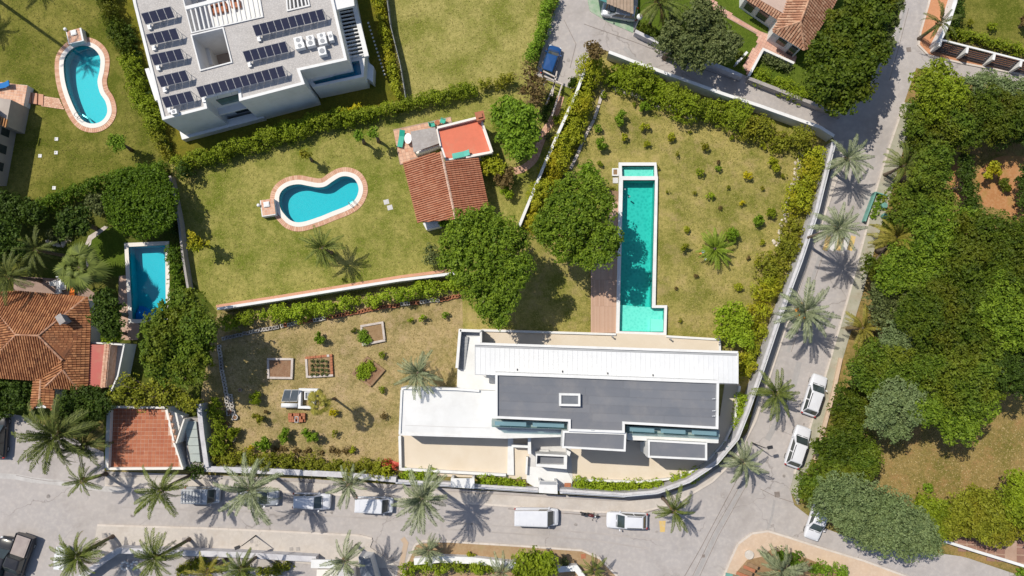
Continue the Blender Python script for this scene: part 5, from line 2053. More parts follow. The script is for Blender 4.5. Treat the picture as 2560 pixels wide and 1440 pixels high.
# windows: notch and south walls
def wall_window(a, b_, f0, f1, z0, z1, zr, parent, m=SHADE_WIN, out=0.06, frame=True):
    a, b_ = P(*a, zr), P(*b_, zr)
    d = (b_ - a).normalized()
    n = Vector((d.y, -d.x, 0))
    p, q = a.lerp(b_, f0), a.lerp(b_, f1)
    p.z = q.z = (z0 + z1) / 2
    w_ = MB()
    w_.beam(p + n * 0.02, q + n * 0.02, 0.07, z1 - z0)
    fr = w_.build("window", MATS["dark_metal"] if frame else m, parent)
    w_ = MB()
    k = 0.06
    mid = (p + q) / 2
    for u0, u1 in ((0.03, 0.49), (0.51, 0.97)):
        w_.beam(p.lerp(q, u0) + n * (out), p.lerp(q, u1) + n * (out), 0.02, z1 - z0 - 2 * k)
    w_.build("pane", m, fr)


WG = mat("teal_window_glass", (0.10, 0.17, 0.17), (0.14, 0.22, 0.22), 1, 0.1, spec=0.6)
wall_window((513, 247), (595, 226), 0.22, 0.92, 4.2, 5.9, ZR, wh, WG)
wall_window((513, 247), (595, 226), 0.35, 0.97, 0.9, 2.8, ZR, wh, SHADE_WIN)
wall_window((406, 300), (518, 271), 0.72, 0.9, 4.4, 5.6, ZR, wh, SHADE_WIN) if False else None
s = MB()
a, b_ = P(513, 247, ZR), P(595, 226, ZR)
d = (b_ - a).normalized()
n = Vector((d.y, -d.x, 0))
s.beam(a + Vector((0, 0, -3.5)) + n * .35, b_ + Vector((0, 0, -3.5)) + n * .35, 0.7, 0.25)
s.build("balcony_slab", WHITE, wh)
# white stones in a row on the east lawn
for i in range(15):
    c = P(921 + i * 2.9, 58 + i * 9.2)
    s = MB()
    s.tube([(c.x, c.y, 0), (c.x, c.y, 0.1)], 0.12, 7)
    props(s.build("stepping_light", WHITE), "small white marker in the row along the solar house east lawn", "marker", "white markers along the east side of the solar house")


def solar_row(label, a, b_, n_, deep=0.95, rise=0.6, tank=True):
    z = ZR - 0.12
    A, B = P(*a, z + rise + 0.75), P(*b_, z + rise + 0.75)
    d = (B - A).normalized()
    n = Vector((d.y, -d.x, 0))
    t = thing("solar_array", label, "solar panels", Vector((A.x, A.y, z)))
    L = (B - A).length
    for i in range(n_):
        p, q = A + d * (L * i / n_ + 0.02), A + d * (L * (i + 1) / n_ - 0.02)
        lo = [p + n * deep - Vector((0, 0, rise)), q + n * deep - Vector((0, 0, rise)), q, p]
        s = MB()
        s.hexa([v_ - Vector((0, 0, .04)) for v_ in lo], lo)
        pn = s.build("solar_panel", STEEL, t)
        for k in range(1):
            c = sum(lo, Vector()) / 4
            s = MB()
            inn = [c + (v_ - c) * 0.93 + Vector((0, 0, .004)) for v_ in lo]
            s.hexa(inn, [v_ + Vector((0, 0, .006)) for v_ in inn])
            s.build("cell_sheet", PANEL, pn)
    s = MB()
    for i in range(0, n_ + 1, 2):
        p = A + d * (L * min(i, n_) / n_)
        s.beam(p - Vector((0, 0, 0.02)), Vector((p.x, p.y, z)), 0.035, 0.035)
        s.beam(Vector((p.x, p.y, z + .03)), Vector((p.x, p.y, z + .03)) + n * (deep + 0.35), 0.035, 0.03)
        s.beam(p - Vector((0, 0, rise * 0.4)), Vector((p.x, p.y, z + .05)) + n * deep * 0.9, 0.03, 0.03)
    s.beam(A + n * 0.5 - Vector((0, 0, rise * .5 + .1)), B + n * 0.5 - Vector((0, 0, rise * .5 + .1)), 0.05, 0.05)
    s.build("support_frame", GREY_P, t)
    if tank:
        c = Vector((A.x, A.y, z)) + n * (deep + .1) + d * 0.15
        s = MB()
        s.box(c.x, c.y, z, z + 0.28, 0.35, 0.5, 0.24)
        s.build("connection_box", WHITE_METAL, t)
    return t


for lb, a, b_, n_ in (("top short row of solar panels at the roof's west edge", (352, 34), (426, 16), 4), ("second short solar panel row from the top at the west edge", (364, 86), (439, 70), 4),
                      ("middle one of the five short solar rows at the west edge", (375, 137), (451, 121), 4), ("fourth short solar row from the top at the west edge", (391, 192), (463, 175), 4),
                      ("lowest short solar row above the roof's southwest corner", (403, 244), (476, 227), 4), ("long top solar row east of the white pergola", (630, 64), (806, 22), 10),
                      ("medium solar row east of the square courtyard", (606, 129), (713, 103), 6), ("longest solar row along the roof's south edge", (490, 218), (706, 164), 12)):
    solar_row(lb, a, b_, n_)
for i, (px, py, a_, b_, lb) in enumerate(((745, 100, .9, .7, "northwest air conditioning box of the roof cluster"), (749, 114, 1.0, .6, "air conditioning box just below the northwest one"), (776, 107, .9, .7, "air conditioning box at the centre of the roof cluster"),
                                          (775, 94, .8, .5, "small air conditioning box north of the centre one"), (806, 102, .9, .7, "air conditioning box east of the centre one"), (803, 88, .9, .5, "northern dark slotted air conditioning box"),
                                          (826, 90, .5, 1.0, "easternmost upright air conditioning box"), (805, 127, .8, .9, "lone large box south of the air conditioning cluster"), (434, 279, .6, .5, "small white box at the roof's southwest corner"))):
    c = P(px, py, ZR + 0.6)
    t = thing("air_conditioner", lb, "air conditioner", Vector((c.x, c.y, ZR - .15)))
    s = MB()
    s.box(c.x, c.y, ZR - .1, ZR + 0.6, a_, b_, 0.24)
    s.build("casing", WHITE_METAL, t)
    s = MB()
    s.tube([(c.x, c.y, ZR + .6), (c.x, c.y, ZR + .63)], min(a_, b_) * .36, 12)
    s.build("fan_grille", GREY_P, t)
    s = MB()
    s.box(c.x, c.y, ZR - .16, ZR - .1, a_ * 1.1, .12, 0.24)
    s.build("foot", DARK, t)

# ---- casita with tiled gable roof and red terrace
ca = thing("casita", "small white casita with red tiled gable roof and red roof terrace", "house", P(1110, 450))
ze, zg = 2.8, 4.1
rN, rS = P(1103, 379, zg), P(1139, 548, zg)
wN, wS = P(1008, 406, ze), P(1045, 556, ze)
eN, eS = P(1195, 396, ze + .1), P(1221, 517, ze + .1)
r2N = P(1112, 403, zg)
W1, E1 = [wN, wS, rS, rN], [r2N, rS, eS, eN]
slope_slab([W1, E1], TERRA, ca)
tiled_slope(W1, TERRA, ca, seed=1, tw=0.55)
tiled_slope(E1, TERRA, ca, seed=2, tw=0.4)
ridge_line(rN, rS, ca, RIDGE, 0.16)
s = MB()
s.prism([(p_.x, p_.y) for p_ in (P(1020, 410, 2.6), P(1053, 548, 2.6), P(1215, 508, 2.6), P(1190, 402, 2.6))], 0, 2.65)
s.build("wall", WHITE, ca)
s = MB()
g = [P(1053, 549, 2.65), P(1139, 540, 2.65), P(1215, 509, 2.65)]
b0 = s.add([(g[0].x, g[0].y, 2.6), (g[2].x, g[2].y, 2.6), (g[1].x, g[1].y, zg - .2)])
s.face((b0, b0 + 1, b0 + 2))
s.build("gable_wall", WHITE, ca)
s = MB()
s.prism(xy(PL([(1057, 558), (1100, 548), (1103, 566), (1066, 575)], 1.0)), 0, 1.0)
s.build("porch_wall", WHITE, ca)
wall_window((1053, 549), (1137, 541), 0.2, 0.5, 0.9, 2.1, 2.6, ca)
RT = [(1092, 320), (1201, 293), (1231, 381), (1113, 402), (1101, 366)]
s = MB()
prt = xy(PL(RT, 3.0))
s.prism(prt, 0, 2.98)
s.build("terrace_block", WHITE, ca)
s = MB()
s.prism(offset(prt, -0.2), None, 3.0)
s.build("red_terrace_floor", RED_PAINT, ca)
s = MB()
s.wall(xy(PL([(1093, 319), (1201, 292)], 3.5)), 0.25, 2.9, 3.5)
s.wall(xy(PL([(1201, 292), (1231, 380)], 3.5)), 0.2, 2.9, 3.5)
s.wall(xy(PL([(1231, 380), (1165, 393)], 3.4)), 0.2, 2.9, 3.4)
s.wall(xy(PL([(1092, 322), (1101, 365)], 3.3)), 0.16, 2.9, 3.3)
s.build("terrace_parapet", COPING, ca)
c = P(1200, 289, 4.4)
s = MB()
s.box(c.x, c.y, 2.9, 4.2, 0.8, 0.8, 0.25)
ch = s.build("chimney", BRICK, ca)
s = MB()
s.box(c.x, c.y, 4.2, 4.35, 1.0, 1.0, 0.25)
s.box(c.x, c.y, 4.35, 4.55, 0.5, 0.5, 0.25)
s.build("chimney_cap", TERRA, ch)
PT = [(983, 324), (1127, 292), (1130, 306), (1092, 320), (1103, 370), (1008, 410), (1000, 412)]
s = MB()
s.prism(xy(PL(PT, 0.1)), 0, 0.12)
s.build("patio", GROUT, ca)
piece_field(xy(PL([(984, 325), (1126, 293), (1129, 305), (1092, 319), (1102, 369), (1002, 410)], 0.12)), 0.4, 0.4, 0.12, BRICK, ca, rot=0.23, gap=0.03, name="patio_tiles")
s = MB()
s.prism(xy(PL([(1026, 329), (1088, 318), (1098, 358), (1034, 381)], 2.3)), 2.2, 2.32)
s.build("grey_awning", SLATE, ca)
for pp in ((1028, 332), (1036, 377)):
    c = P(*pp, 2.2)
    s = MB()
    s.tube([(c.x, c.y, 0.1), (c.x, c.y, 2.2)], 0.07, 6)
    s.build("awning_post", WHITE, ca)
s = MB()
s.beam(P(1040, 386, 0.6) , P(1101, 366, 0.6), 0.2, 0.9)
s.build("patio_wall", COPING, ca)


def lounger(label, px, py, z, rot, m=TEAL):
    c = P(px, py, z + .4)
    t = thing("sun_lounger", label, "sun lounger", Vector((c.x, c.y, z)), rot)
    s = MB()
    s.box(-0.35, 0, 0.28, 0.36, 1.3, 0.62)
    s.build("seat", m, t, local=True)
    s = MB()
    s.hexa([(0.3, -.31, .28), (0.95, -.31, .6), (0.95, .31, .6), (0.3, .31, .28)], [(0.3, -.31, .38), (0.93, -.31, .7), (0.93, .31, .7), (0.3, .31, .38)])
    s.build("backrest", m, t, local=True)
    for x in (-.85, .2):
        for y in (-.27, .27):
            s = MB()
            s.box(x, y, 0, .28, .06, .06)
            s.build("leg", PLASTIC_W, t, local=True)
    return t


def chair(label, px, py, z, rot, m=TEAL):
    c = P(px, py, z + .5)
    t = thing("garden_chair", label, "garden chair", Vector((c.x, c.y, z)), rot)
    s = MB()
    s.box(0, 0, .4, .45, .52, .5)
    s.build("seat", m, t, local=True)
    s = MB()
    s.hexa([(-.3, -.25, .42), (-.24, -.25, .42), (-.24, .25, .42), (-.3, .25, .42)], [(-.42, -.25, .9), (-.36, -.25, .9), (-.36, .25, .9), (-.42, .25, .9)])
    s.build("backrest", m, t, local=True)
    for y in (-.29, .25):
        s = MB()
        s.box(0, y + .02, .6, .64, .5, .06)
        s.build("armrest", m, t, local=True)
    for x in (-.22, .22):
        for y in (-.22, .22):
            s = MB()
            s.box(x, y, 0, .4, .05, .05)
            s.build("leg", m, t, local=True)
    return t


def table(label, px, py, z, r, m=PLASTIC_W, h=0.72, oval=1.0):
    c = P(px, py, z + h)
    t = thing("garden_table", label, "garden table", Vector((c.x, c.y, z)))
    s = MB()
    n_ = 18
    pts = [(r * math.cos(6.2832 * i / n_), r * oval * math.sin(6.2832 * i / n_)) for i in range(n_)]
    s.prism(pts, h - .05, h)
    s.build("tabletop", m, t, local=True)
    for k in range(4):
        s = MB()
        a = .785 + k * 1.5708
        s.box(.6 * r * math.cos(a), .6 * r * oval * math.sin(a), 0, h - .05, .06, .06)
        s.build("leg", m, t, local=True)
    return t


lounger("green sun lounger on the casita patio beside the white table", 1003, 346, 0.12, 1.40)
lounger("green sun lounger lying on the red roof terrace", 1153, 386, 3.0, 0.2, GREEN_FABRIC)
table("oval white table beside the green lounger on the casita patio", 1020, 346, 0.12, 0.42, oval=1.5)
table("small brown table between the two green chairs on the casita patio", 1093, 306, 0.12, 0.28, BLOCK_R)
chair("green chair west of the small brown table on the casita patio", 1081, 311, 0.12, 0.2)
chair("green chair east of the small brown table on the casita patio", 1106, 302, 0.12, 2.9)
c = P(1050, 378, 0.4)
s = MB()
s.box(c.x, c.y, 0.12, 0.5, 0.6, 0.35, 0.25)
s.box(c.x, c.y, 0.5, 0.56, 0.7, 0.45, 0.25)
props(s.build("white_stool", PLASTIC_W), "small white bench at the foot of the grey awning", "bench")

# ---- tiled roof house, lower left
lh = thing("tiled_house", "house with weathered brown tiled hip roofs in the lower left", "house", P(120, 860))
e_, r1 = 3.2, 5.5
A = lambda x, y, z: P(x, y, z)
N_ = [A(-40, 736, e_ + .3), A(45, 729, e_), A(218, 742, e_), A(96, 839, r1), A(41, 837, r1), A(-40, 745, 4.2)]
W_f = [A(-60, 730, e_ + .6), A(41, 837, r1), A(-60, 930, e_ + .4)]
S_f = [A(-40, 915, 3.9), A(41, 837, r1), A(96, 839, r1), A(156, 900, 4.5), A(100, 950, e_), A(-40, 941, e_)]
E_f = [A(218, 742, e_), A(227, 790, e_), A(220, 962, e_), A(196, 972, e_), A(158, 925, 4.4), A(156, 900, 4.5), A(96, 839, r1)]
S2 = [A(158, 925, 4.4), A(196, 973, e_), A(112, 968, e_)]
W2 = [A(156, 900, 4.5), A(158, 925, 4.4), A(112, 968, e_), A(104, 948, e_)]
AN1 = [A(86, 946, 3.1), A(103, 948, 3.4), A(99, 1007, 3.4), A(77, 1028, 2.9)]
AN2 = [A(103, 948, 3.4), A(136, 976, 3.0), A(133, 1028, 2.9), A(99, 1007, 3.4)]
for i, f in enumerate((N_, W_f, S_f, E_f, S2, W2, AN1, AN2)):
    slope_slab([f], TERRA_OLD, lh)
    tiled_slope(f, TERRA_OLD, lh, pitch=0.26, course=0.42, seed=10 + i, tw=0.8)
for a, b_ in ((N_[2], N_[3]), (N_[3], N_[4]), (S_f[2], S_f[3]), (S2[0], S2[1]), (S2[0], S2[2]), (W_f[1], A(-10, 775, 4.3)), (W_f[1], A(-10, 890, 4.3)), (AN1[1], AN1[2])):
    ridge_line(a, b_, lh, TERRA_BUFF, 0.13)
s = MB()
s.prism(xy(PL([(-60, 742), (212, 750), (216, 958), (190, 966), (118, 962), (130, 1020), (84, 1020), (92, 940), (-60, 932)], 3.0)), 0, 3.0)
s.build("wall", WHITE, lh)
c = P(153, 798, 5.2)
s = MB()
s.box(c.x, c.y, 3.4, 5.3, 0.55, 0.9, 0.6)
ch = s.build("chimney", GREY_P, lh)
s = MB()
s.box(c.x, c.y, 5.3, 5.4, 0.7, 1.05, 0.6)
s.build("chimney_cap", SLATE, ch)
s = MB()
s.prism(xy(PL([(221, 861), (264, 862), (252, 970), (213, 962)], 3.1)), 0, 3.08)
s.build("red_balcony", PINK_PAINT, lh)
piece_field(xy(PL([(262, 860), (276, 862), (266, 968), (250, 970)], 3.2)), 0.28, 0.14, 3.1, BRICK, lh, rot=-0.05, gap=0.03, h=0.1, name="parapet_bricks")
s = MB()
s.prism(xy(PL([(262, 860), (276, 862), (266, 968), (250, 970)], 3.1)), 0, 3.1)
s.build("balcony_wall", RIDGE, lh)
s = MB()
s.prism(xy(PL([(276, 862), (307, 864), (295, 935), (278, 976), (266, 968)], 1.6)), 0, 1.6)
s.build("grey_terrace", GREY_P, lh)
s = MB()
s.wall(xy(PL([(221, 856), (310, 862), (294, 940), (277, 978)], 2.6)), 0.16, 0, 2.6)
s.build("terrace_wall", WHITE, lh)
# terrace furniture above the roof
sheet("garden_terrace", xy(PL([(35, 690), (190, 700), (240, 735), (235, 760), (35, 745)])), 0.06, mat("brown_terrace", (0.26, 0.18, 0.15), (0.32, 0.23, 0.19), 1, 0.9))  # mottled brown surface
table("white round table on the terrace above the tiled house roof", 150, 712, 0.06, 0.5)
for i, (dx, dy, r_, lb) in enumerate(((-12, -4, 0.3, "white chair west of the white terrace table"), (2, -12, -1.3, "white chair north of the white terrace table"), (10, 6, 3.2, "white chair east of the white terrace table"), (-2, 14, 1.5, "white chair south of the white terrace table"))):
    chair(lb, 150 + dx, 712 + dy, 0.06, r_, PLASTIC_W)
lounger("orange sun lounger on the terrace above the tiled house roof", 180, 725, 0.06, 1.5, mat("orange_fabric", (0.75, 0.18, 0.03), None, 1, 0.8))

# ---- garage block with tiled roof terrace
gb = thing("garage_block", "garage block with red tiled roof terrace between white walls", "garage", P(365, 1095))
GT = [(274, 1020), (414, 1020), (432, 1100), (456, 1170), (268, 1172)]
zt = 2.6
s = MB()
s.prism(xy(PL(GT, zt)), 0, zt)
s.build("wall", WHITE, gb)
piece_field(xy(PL([(278, 1024), (411, 1025), (428, 1100), (451, 1165), (273, 1167)], zt)), 0.42, 0.42, zt, TILE_RED, gb, gap=0.03, h=0.02, name="floor_tiles")
s = MB()
s.prism(offset(xy(PL(GT, zt)), -0.1), None, zt + 0.006)
s.build("floor_bed", RIDGE, gb)
s = MB()
s.wall(xy(PL([(272, 1018), (416, 1019)], zt + .5)), 0.22, zt - .1, zt + .5)
s.wall(xy(PL([(266, 1172), (458, 1171)], zt + .45)), 0.26, zt - .1, zt + .45)
s.wall(xy(PL([(272, 1018), (266, 1170)], zt + .6)), 0.4, zt - .1, zt + .6)
s.wall(xy(PL([(416, 1020), (434, 1103)], zt + .5)), 0.16, zt - .1, zt + .5)
s.wall(xy(PL([(460, 1048), (440, 1108)], zt + .5)), 0.16, 0, zt + .5)
s.wall(xy(PL([(434, 1103), (456, 1170)], zt + .3)), 0.16, zt - .1, zt + .3)
s.build("parapet", COPING, gb)
s = MB()
s.prism(xy(PL([(416, 1022), (458, 1040), (438, 1106), (432, 1100)], 1.6)), 0, 1.6)
s.build("side_court", WHITE, gb)
piece_field(xy(PL([(420, 1030), (427, 1032), (440, 1104), (432, 1106)], 2.9)), 0.3, 0.2, 2.7, BRICK, gb, rot=-.2, gap=0.02, h=0.3, name="tile_capping")
for i in range(5):
    y0 = 1053 + i * 20.6
    s = MB()
    s.prism(xy(PL([(461 + i * 3.2, y0), (490 + i * 2.2, y0), (492 + i * 2.2, y0 + 19.6), (464 + i * 3.2, y0 + 19.6)], 1.9)), 1.8, 1.9)
    s.build("roof_panel", mat("grey_roof_sheet", (0.33, 0.37, 0.36), (0.38, 0.42, 0.40), 1, 0.5) if i == 0 else MATS["grey_roof_sheet"], gb)
s = MB()
s.prism(xy(PL([(459, 1045), (500, 1045), (512, 1168), (470, 1168)], 1.5)), 0, 1.5)
s.build("stair_block", SLATE, gb)

# ---- house at the left edge
eh = thing("edge_house", "shaded house with brick terrace at the left edge of the upper lawn", "house", P(0, 350))
s = MB()
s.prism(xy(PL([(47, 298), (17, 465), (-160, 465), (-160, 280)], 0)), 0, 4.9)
s.build("wall", mat("beige_render_painted_shade", (0.42, 0.37, 0.33), (0.36, 0.31, 0.28), 0.8, 0.9), eh)  # beige darkened so the wall's shade sits in its colour
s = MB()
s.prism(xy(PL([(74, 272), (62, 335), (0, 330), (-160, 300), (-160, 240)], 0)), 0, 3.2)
s.build("porch", MATS["beige_render_painted_shade"], eh)
s = MB()
s.prism(xy(PL([(-80, 198), (68, 213), (58, 264), (-80, 250)], 1.2)), 0, 1.15)
s.build("terrace_base", WHITE, eh)
piece_field(xy(PL([(-60, 200), (67, 214), (57, 263), (-60, 250)], 1.2)), 0.35, 0.35, 1.15, BRICK, eh, rot=-.13, name="terrace_bricks")
for k in range(3):
    f0 = 0.2 + 0.25 * k
    a, b_ = P(47, 298, 0), P(17, 465, 0)
    d = (b_ - a).normalized()
    n = Vector((-d.y, d.x, 0))
    p_, q_ = a.lerp(b_, f0), a.lerp(b_, f0 + .12)
    p_.z = q_.z = 1.8
    s = MB()
    s.beam(p_ + n * .03, q_ + n * .03, 0.08, 1.3)
    s.build("window", SHADE_WIN, eh)
for k in range(4):
    a = P(0 + k * 6, 290 + k * 3, 3.35)
    s = MB()
    s.beam(a, a + Vector((-.15, -.9, 0)), 0.12, 0.15)
    s.build("pergola_beam", mat("orange_timber", (0.45, 0.22, 0.09), None, 1, 0.8) if k == 0 else MATS["orange_timber"], eh)
lounger("blue cushioned lounger on the terrace of the left edge house", 6, 213, 1.2, 0.2, mat("blue_fabric", (0.02, 0.16, 0.45), None, 1, 0.8))

# ---- tiled roof house upper right
uh = thing("hip_roof_house", "house with buff tiled hip roof at the top right", "house", P(1990, 60))
F1 = [P(1932, 78, 3.1), P(2010, 125, 3.1), P(2001, 54, 4.9)]
F2 = [P(2001, 54, 4.9), P(2010, 125, 3.1), P(2086, 12, 3.1), P(2120, -60, 3.1), P(2048, -70, 4.9)]
F3 = [P(2001, 54, 4.9), P(2048, -70, 4.9), P(1990, -70, 3.6), P(1955, 34, 3.4), P(1932, 78, 3.1)]
F4 = [P(1862, -4, 3.1), P(1947, 50, 3.1), P(1957, 34, 3.6), P(1876, -16, 3.6)]
for i, f in enumerate((F1, F2, F3, F4)):
    slope_slab([f], TERRA_BUFF, uh)
    tiled_slope(f, TERRA_BUFF, uh, pitch=0.3, course=0.42, seed=30 + i, tw=0.8)
for a, b_ in ((F1[2], F1[0]), (F1[2], F1[1]), (F2[0], F2[4])):
    ridge_line(a, b_, uh, TERRA_BUFF, 0.14)
s = MB()
s.prism(xy(PL([(1878, -14), (1960, 33), (1985, -60), (1870, -60)], 3.7)), 3.2, 3.62)
s.build("flat_roof", mat("worn_flat_roof", (0.50, 0.38, 0.32), (0.44, 0.33, 0.28), 0.8, 0.9), uh)
s = MB()
s.prism(xy(PL([(1868, -10), (1945, 42), (1938, 76), (2006, 118), (2080, 10), (2100, -60), (1868, -60)], 3.0)), 0, 3.0)
s.build("wall", WHITE, uh)
wall_window((1938, 76), (2006, 118), 0.25, 0.55, 1.0, 2.3, 3.0, uh)
wall_window((1938, 76), (2006, 118), 0.72, 0.95, 0.2, 2.3, 3.0, uh)
wall_window((1868, -10), (1945, 42), 0.1, 0.35, 0.6, 2.3, 3.0, uh)
wall_window((1868, -10), (1945, 42), 0.5, 0.8, 0.6, 2.3, 3.0, uh)
PINKP = mat("pink_terrace_tile", (0.50, 0.26, 0.20), (0.55, 0.32, 0.25), 0.8, 0.9, attr=(0.6, 0.38, 0.3))
pp = xy(PL([(1770, -10), (1812, 26), (1900, 78), (1925, 86), (1992, 140), (1988, 158), (1907, 122), (1874, 190), (1857, 165), (1893, 110), (1896, 88), (1806, 38), (1760, 5)], 0.12))
s = MB()
s.prism(pp, 0, 0.12)
s.build("terrace", GROUT, uh)
piece_field(pp, 0.36, 0.36, 0.12, PINKP, uh, rot=-.5, name="terrace_tiles")
# carport
cp = thing("carport", "wooden carport roof over the green forecourt at the top", "carport", P(1550, 10))
bd = xy(PL([(1516, -60), (1590, -60), (1583, 34), (1550, 24), (1518, 10)], 2.5))
for i in range(8):
    x0, x1 = 1517 + i * 8.4, 1517 + (i + 1) * 8.4 - 0.8
    yb = 9 + i * 3.4
    s = MB()
    s.prism(xy(PL([(x0, -60), (x1, -60), (x1, yb + 2), (x0, yb)], 2.5)), 2.42, 2.5 + 0.02 * (i % 2))
    s.build("roof_board", mat("weathered_board", (0.30, 0.22, 0.16), (0.38, 0.29, 0.22), 1.5, 0.9) if i == 0 else MATS["weathered_board"], cp)
for q_ in ((1520, 8), (1580, 31)):
    c = P(*q_, 2.4)
    s = MB()
    s.tube([(c.x, c.y, 0), (c.x, c.y, 2.42)], 0.08, 6)
    s.build("post", WOOD, cp)
s = MB()
s.prism(xy(PL([(1478, -40), (1522, -40), (1520, 8), (1484, -6)], 2.4)), 2.3, 2.4)
s.build("green_awning", mat("dark_teal_sheet", (0.05, 0.20, 0.19), (0.08, 0.25, 0.23), 1, 0.6), cp)

# ---- small roofs along the bottom edge
t = thing("gate_canopy", "flat white canopy south of the street near the leaning palm", "canopy", P(810, 1410))
s = MB()
s.prism(xy(PL([(778, 1399), (838, 1400), (836, 1421), (777, 1420)], 2.2)), 2.0, 2.2)
s.build("roof", WHITE, t)
for q_ in ((781, 1402), (834, 1418)):
    c = P(*q_, 2.0)
    s = MB()
    s.box(c.x, c.y, 0, 2.0, .25, .25)
    s.build("post", WHITE, t)
t = thing("garden_shed", "cream flat roofed shed below the white canopy at the bottom edge", "shed", P(820, 1440))
s = MB()
s.prism(xy(PL([(792, 1424), (882, 1424), (884, 1470), (790, 1470)], 1.8)), 0, 1.8)
s.build("wall", COPING, t)
s = MB()
s.prism(xy(PL([(844, 1424), (878, 1424), (880, 1470), (846, 1470)], 2.0)), 1.8, 2.0)
s.build("roof", GREY_STONE, t)
t = thing("slate_roof_gatehouse", "long blue grey pitched roof at the bottom beside the lane", "gatehouse", P(915, 1420))
a, b_, c_, d_ = P(896, 1392, 2.6), P(925, 1396, 2.6), P(945, 1470, 2.6), P(905, 1470, 2.6)
m1, m2 = (a + b_) / 2 + Vector((0, 0, .5)), (c_ + d_) / 2 + Vector((0, 0, .5))
slope_slab([[a, m1, m2, d_], [m1, b_, c_, m2]], mat("blue_grey_roof", (0.17, 0.19, 0.23), (0.20, 0.22, 0.26), 1, 0.7), t)
s = MB()
s.prism([(q_.x, q_.y) for q_ in (a, d_, c_, b_)], 0, 2.4)
s.build("wall", WHITE, t)
t = thing("white_pot_ring", "white chain of round stones in the garden left of the bottom palms", "stone ring", P(325, 1416))
for i in range(16):
    a = i / 16 * 6.283
    cx = 312 if i % 2 == 0 else 338
    c = P(cx + 9 * math.cos(a * 1), 1414 + 10 * math.sin(a), .1)
    s = MB()
    s.ellipsoid((c.x, c.y, 0.1), (.18, .15, .12), 7, 5)
    s.build("stone", WHITE, t)
s = MB()
s.box(P(155, 1394, .5).x, P(155, 1394, .5).y, 0.07, 0.9, 1.1, 2.4, -0.1)
s.box(P(155, 1394, .5).x, P(155, 1394, .5).y, 0.9, 1.0, 1.2, 0.9, -0.1)
props(s.build("rubbish_skip", WHITE_METAL), "white container beside the dense palm at the lower left", "container")

# ================================================================ GARDEN THINGS
def raised_bed(label, px, m, soil, plants=None, z=0.35, brick_sides=()):
    t = thing("raised_bed", label, "raised bed", P(*px[0]))
    q = PL(px, z)
    cx = sum((v_ for v_ in q), Vector()) / 4
    for i in range(4):
        a, b_ = q[i], q[(i + 1) % 4]
        d = (b_ - a).normalized()
        n = Vector((-d.y, d.x, 0))
        if n.dot(cx - a) < 0:
            n = -n
        L = (b_ - a).length
        if i in brick_sides:
            k = int(L / 0.3)
            for j in range(k):
                c = a + d * (L * (j + .5) / k) + n * .14
                s = MB()
                zt_ = z * U(.85, 1.1)
                s.box(c.x, c.y, 0, zt_, L / k - .03, 0.26, math.atan2(d.y, d.x) + U(-.1, .1))
                s.build("brick", BLOCK_R if random.random() < .7 else BLOCK_W, t)
        else:
            s = MB()
            s.beam(a + n * .12 + d * .02 - Vector((0, 0, z / 2)), b_ + n * .12 - d * .26 - Vector((0, 0, z / 2)), 0.24, z)
            s.build("side_board", m, t)
    s = MB()
    w_ = [(v_.x, v_.y) for v_ in q]
    s.prism(offset(w_, -0.2), 0, z - 0.12)
    s.build("soil", soil, t)
    if plants:
        kind, sub = plants
        W = []
        for (x, y, r) in sub:
            c = P(x, y, z + .2)
            W.append((c.x, c.y, z + .05, r, r * .6))
        o = link_mesh("plants", leaf_mesh("plants", W, LEAF[kind], 150, 0.14, 0.2, 0.6, seed=len(sub), org=ORG[t.name]), t)
    return t


raised_bed("empty raised bed with pale board sides and brown soil", [(667, 895), (733, 895), (731, 948), (668, 947)], PALE_WOOD, SOIL_BED)
raised_bed("raised bed with red brick top and right sides and rows of seedlings", [(762, 892), (830, 885), (833, 941), (765, 945)], PALE_WOOD, SOIL, ('olive', [(780 + 12 * i, 903 + 11 * j, .16) for i in range(4) for j in range(4)]), brick_sides=(0, 1))
raised_bed("upper raised bed near the pot border with a bush at its left side", [(900, 813), (958, 803), (964, 853), (905, 865)], PALE_WOOD, SOIL, ('citrus', [(905, 832, .5), (910, 845, .55), (918, 852, .5), (902, 845, .4)]))
raised_bed("diamond turned raised bed full of bright green crops", [(917, 890), (963, 925), (926, 968), (879, 934)], WOOD, SOIL_BED, ('lime', [(900, 925, .5), (910, 915, .5), (920, 920, .5), (905, 940, .5), (915, 935, .45), (925, 910, .4), (898, 938, .4), (930, 922, .35)]))
# brick stack
t = thing("brick_stack", "low stack of red bricks below the solar water heater", "brick stack", P(740, 1044))
c = P(741, 1044, .5)
for i in range(9):
    for j in range(3):
        for k in range(2):
            if k == 1 and (i + j) % 4 == 0:
                continue
            s = MB()
            s.box(c.x - .85 + .21 * i, c.y - .35 + .33 * j, .25 * k, .25 * k + .24, .19, .31, U(-.06, .06))
            s.build("brick", BLOCK_R, t)
s = MB()
s.wall([(c.x - .15, c.y - .5), (c.x + .2, c.y - .5), (c.x + .2, c.y + .1), (c.x - .15, c.y + .1)], .06, .5, .56, True)
props(s.build("small_frame", GREY_STONE), "small grey frame lying on the red brick stack", "frame")
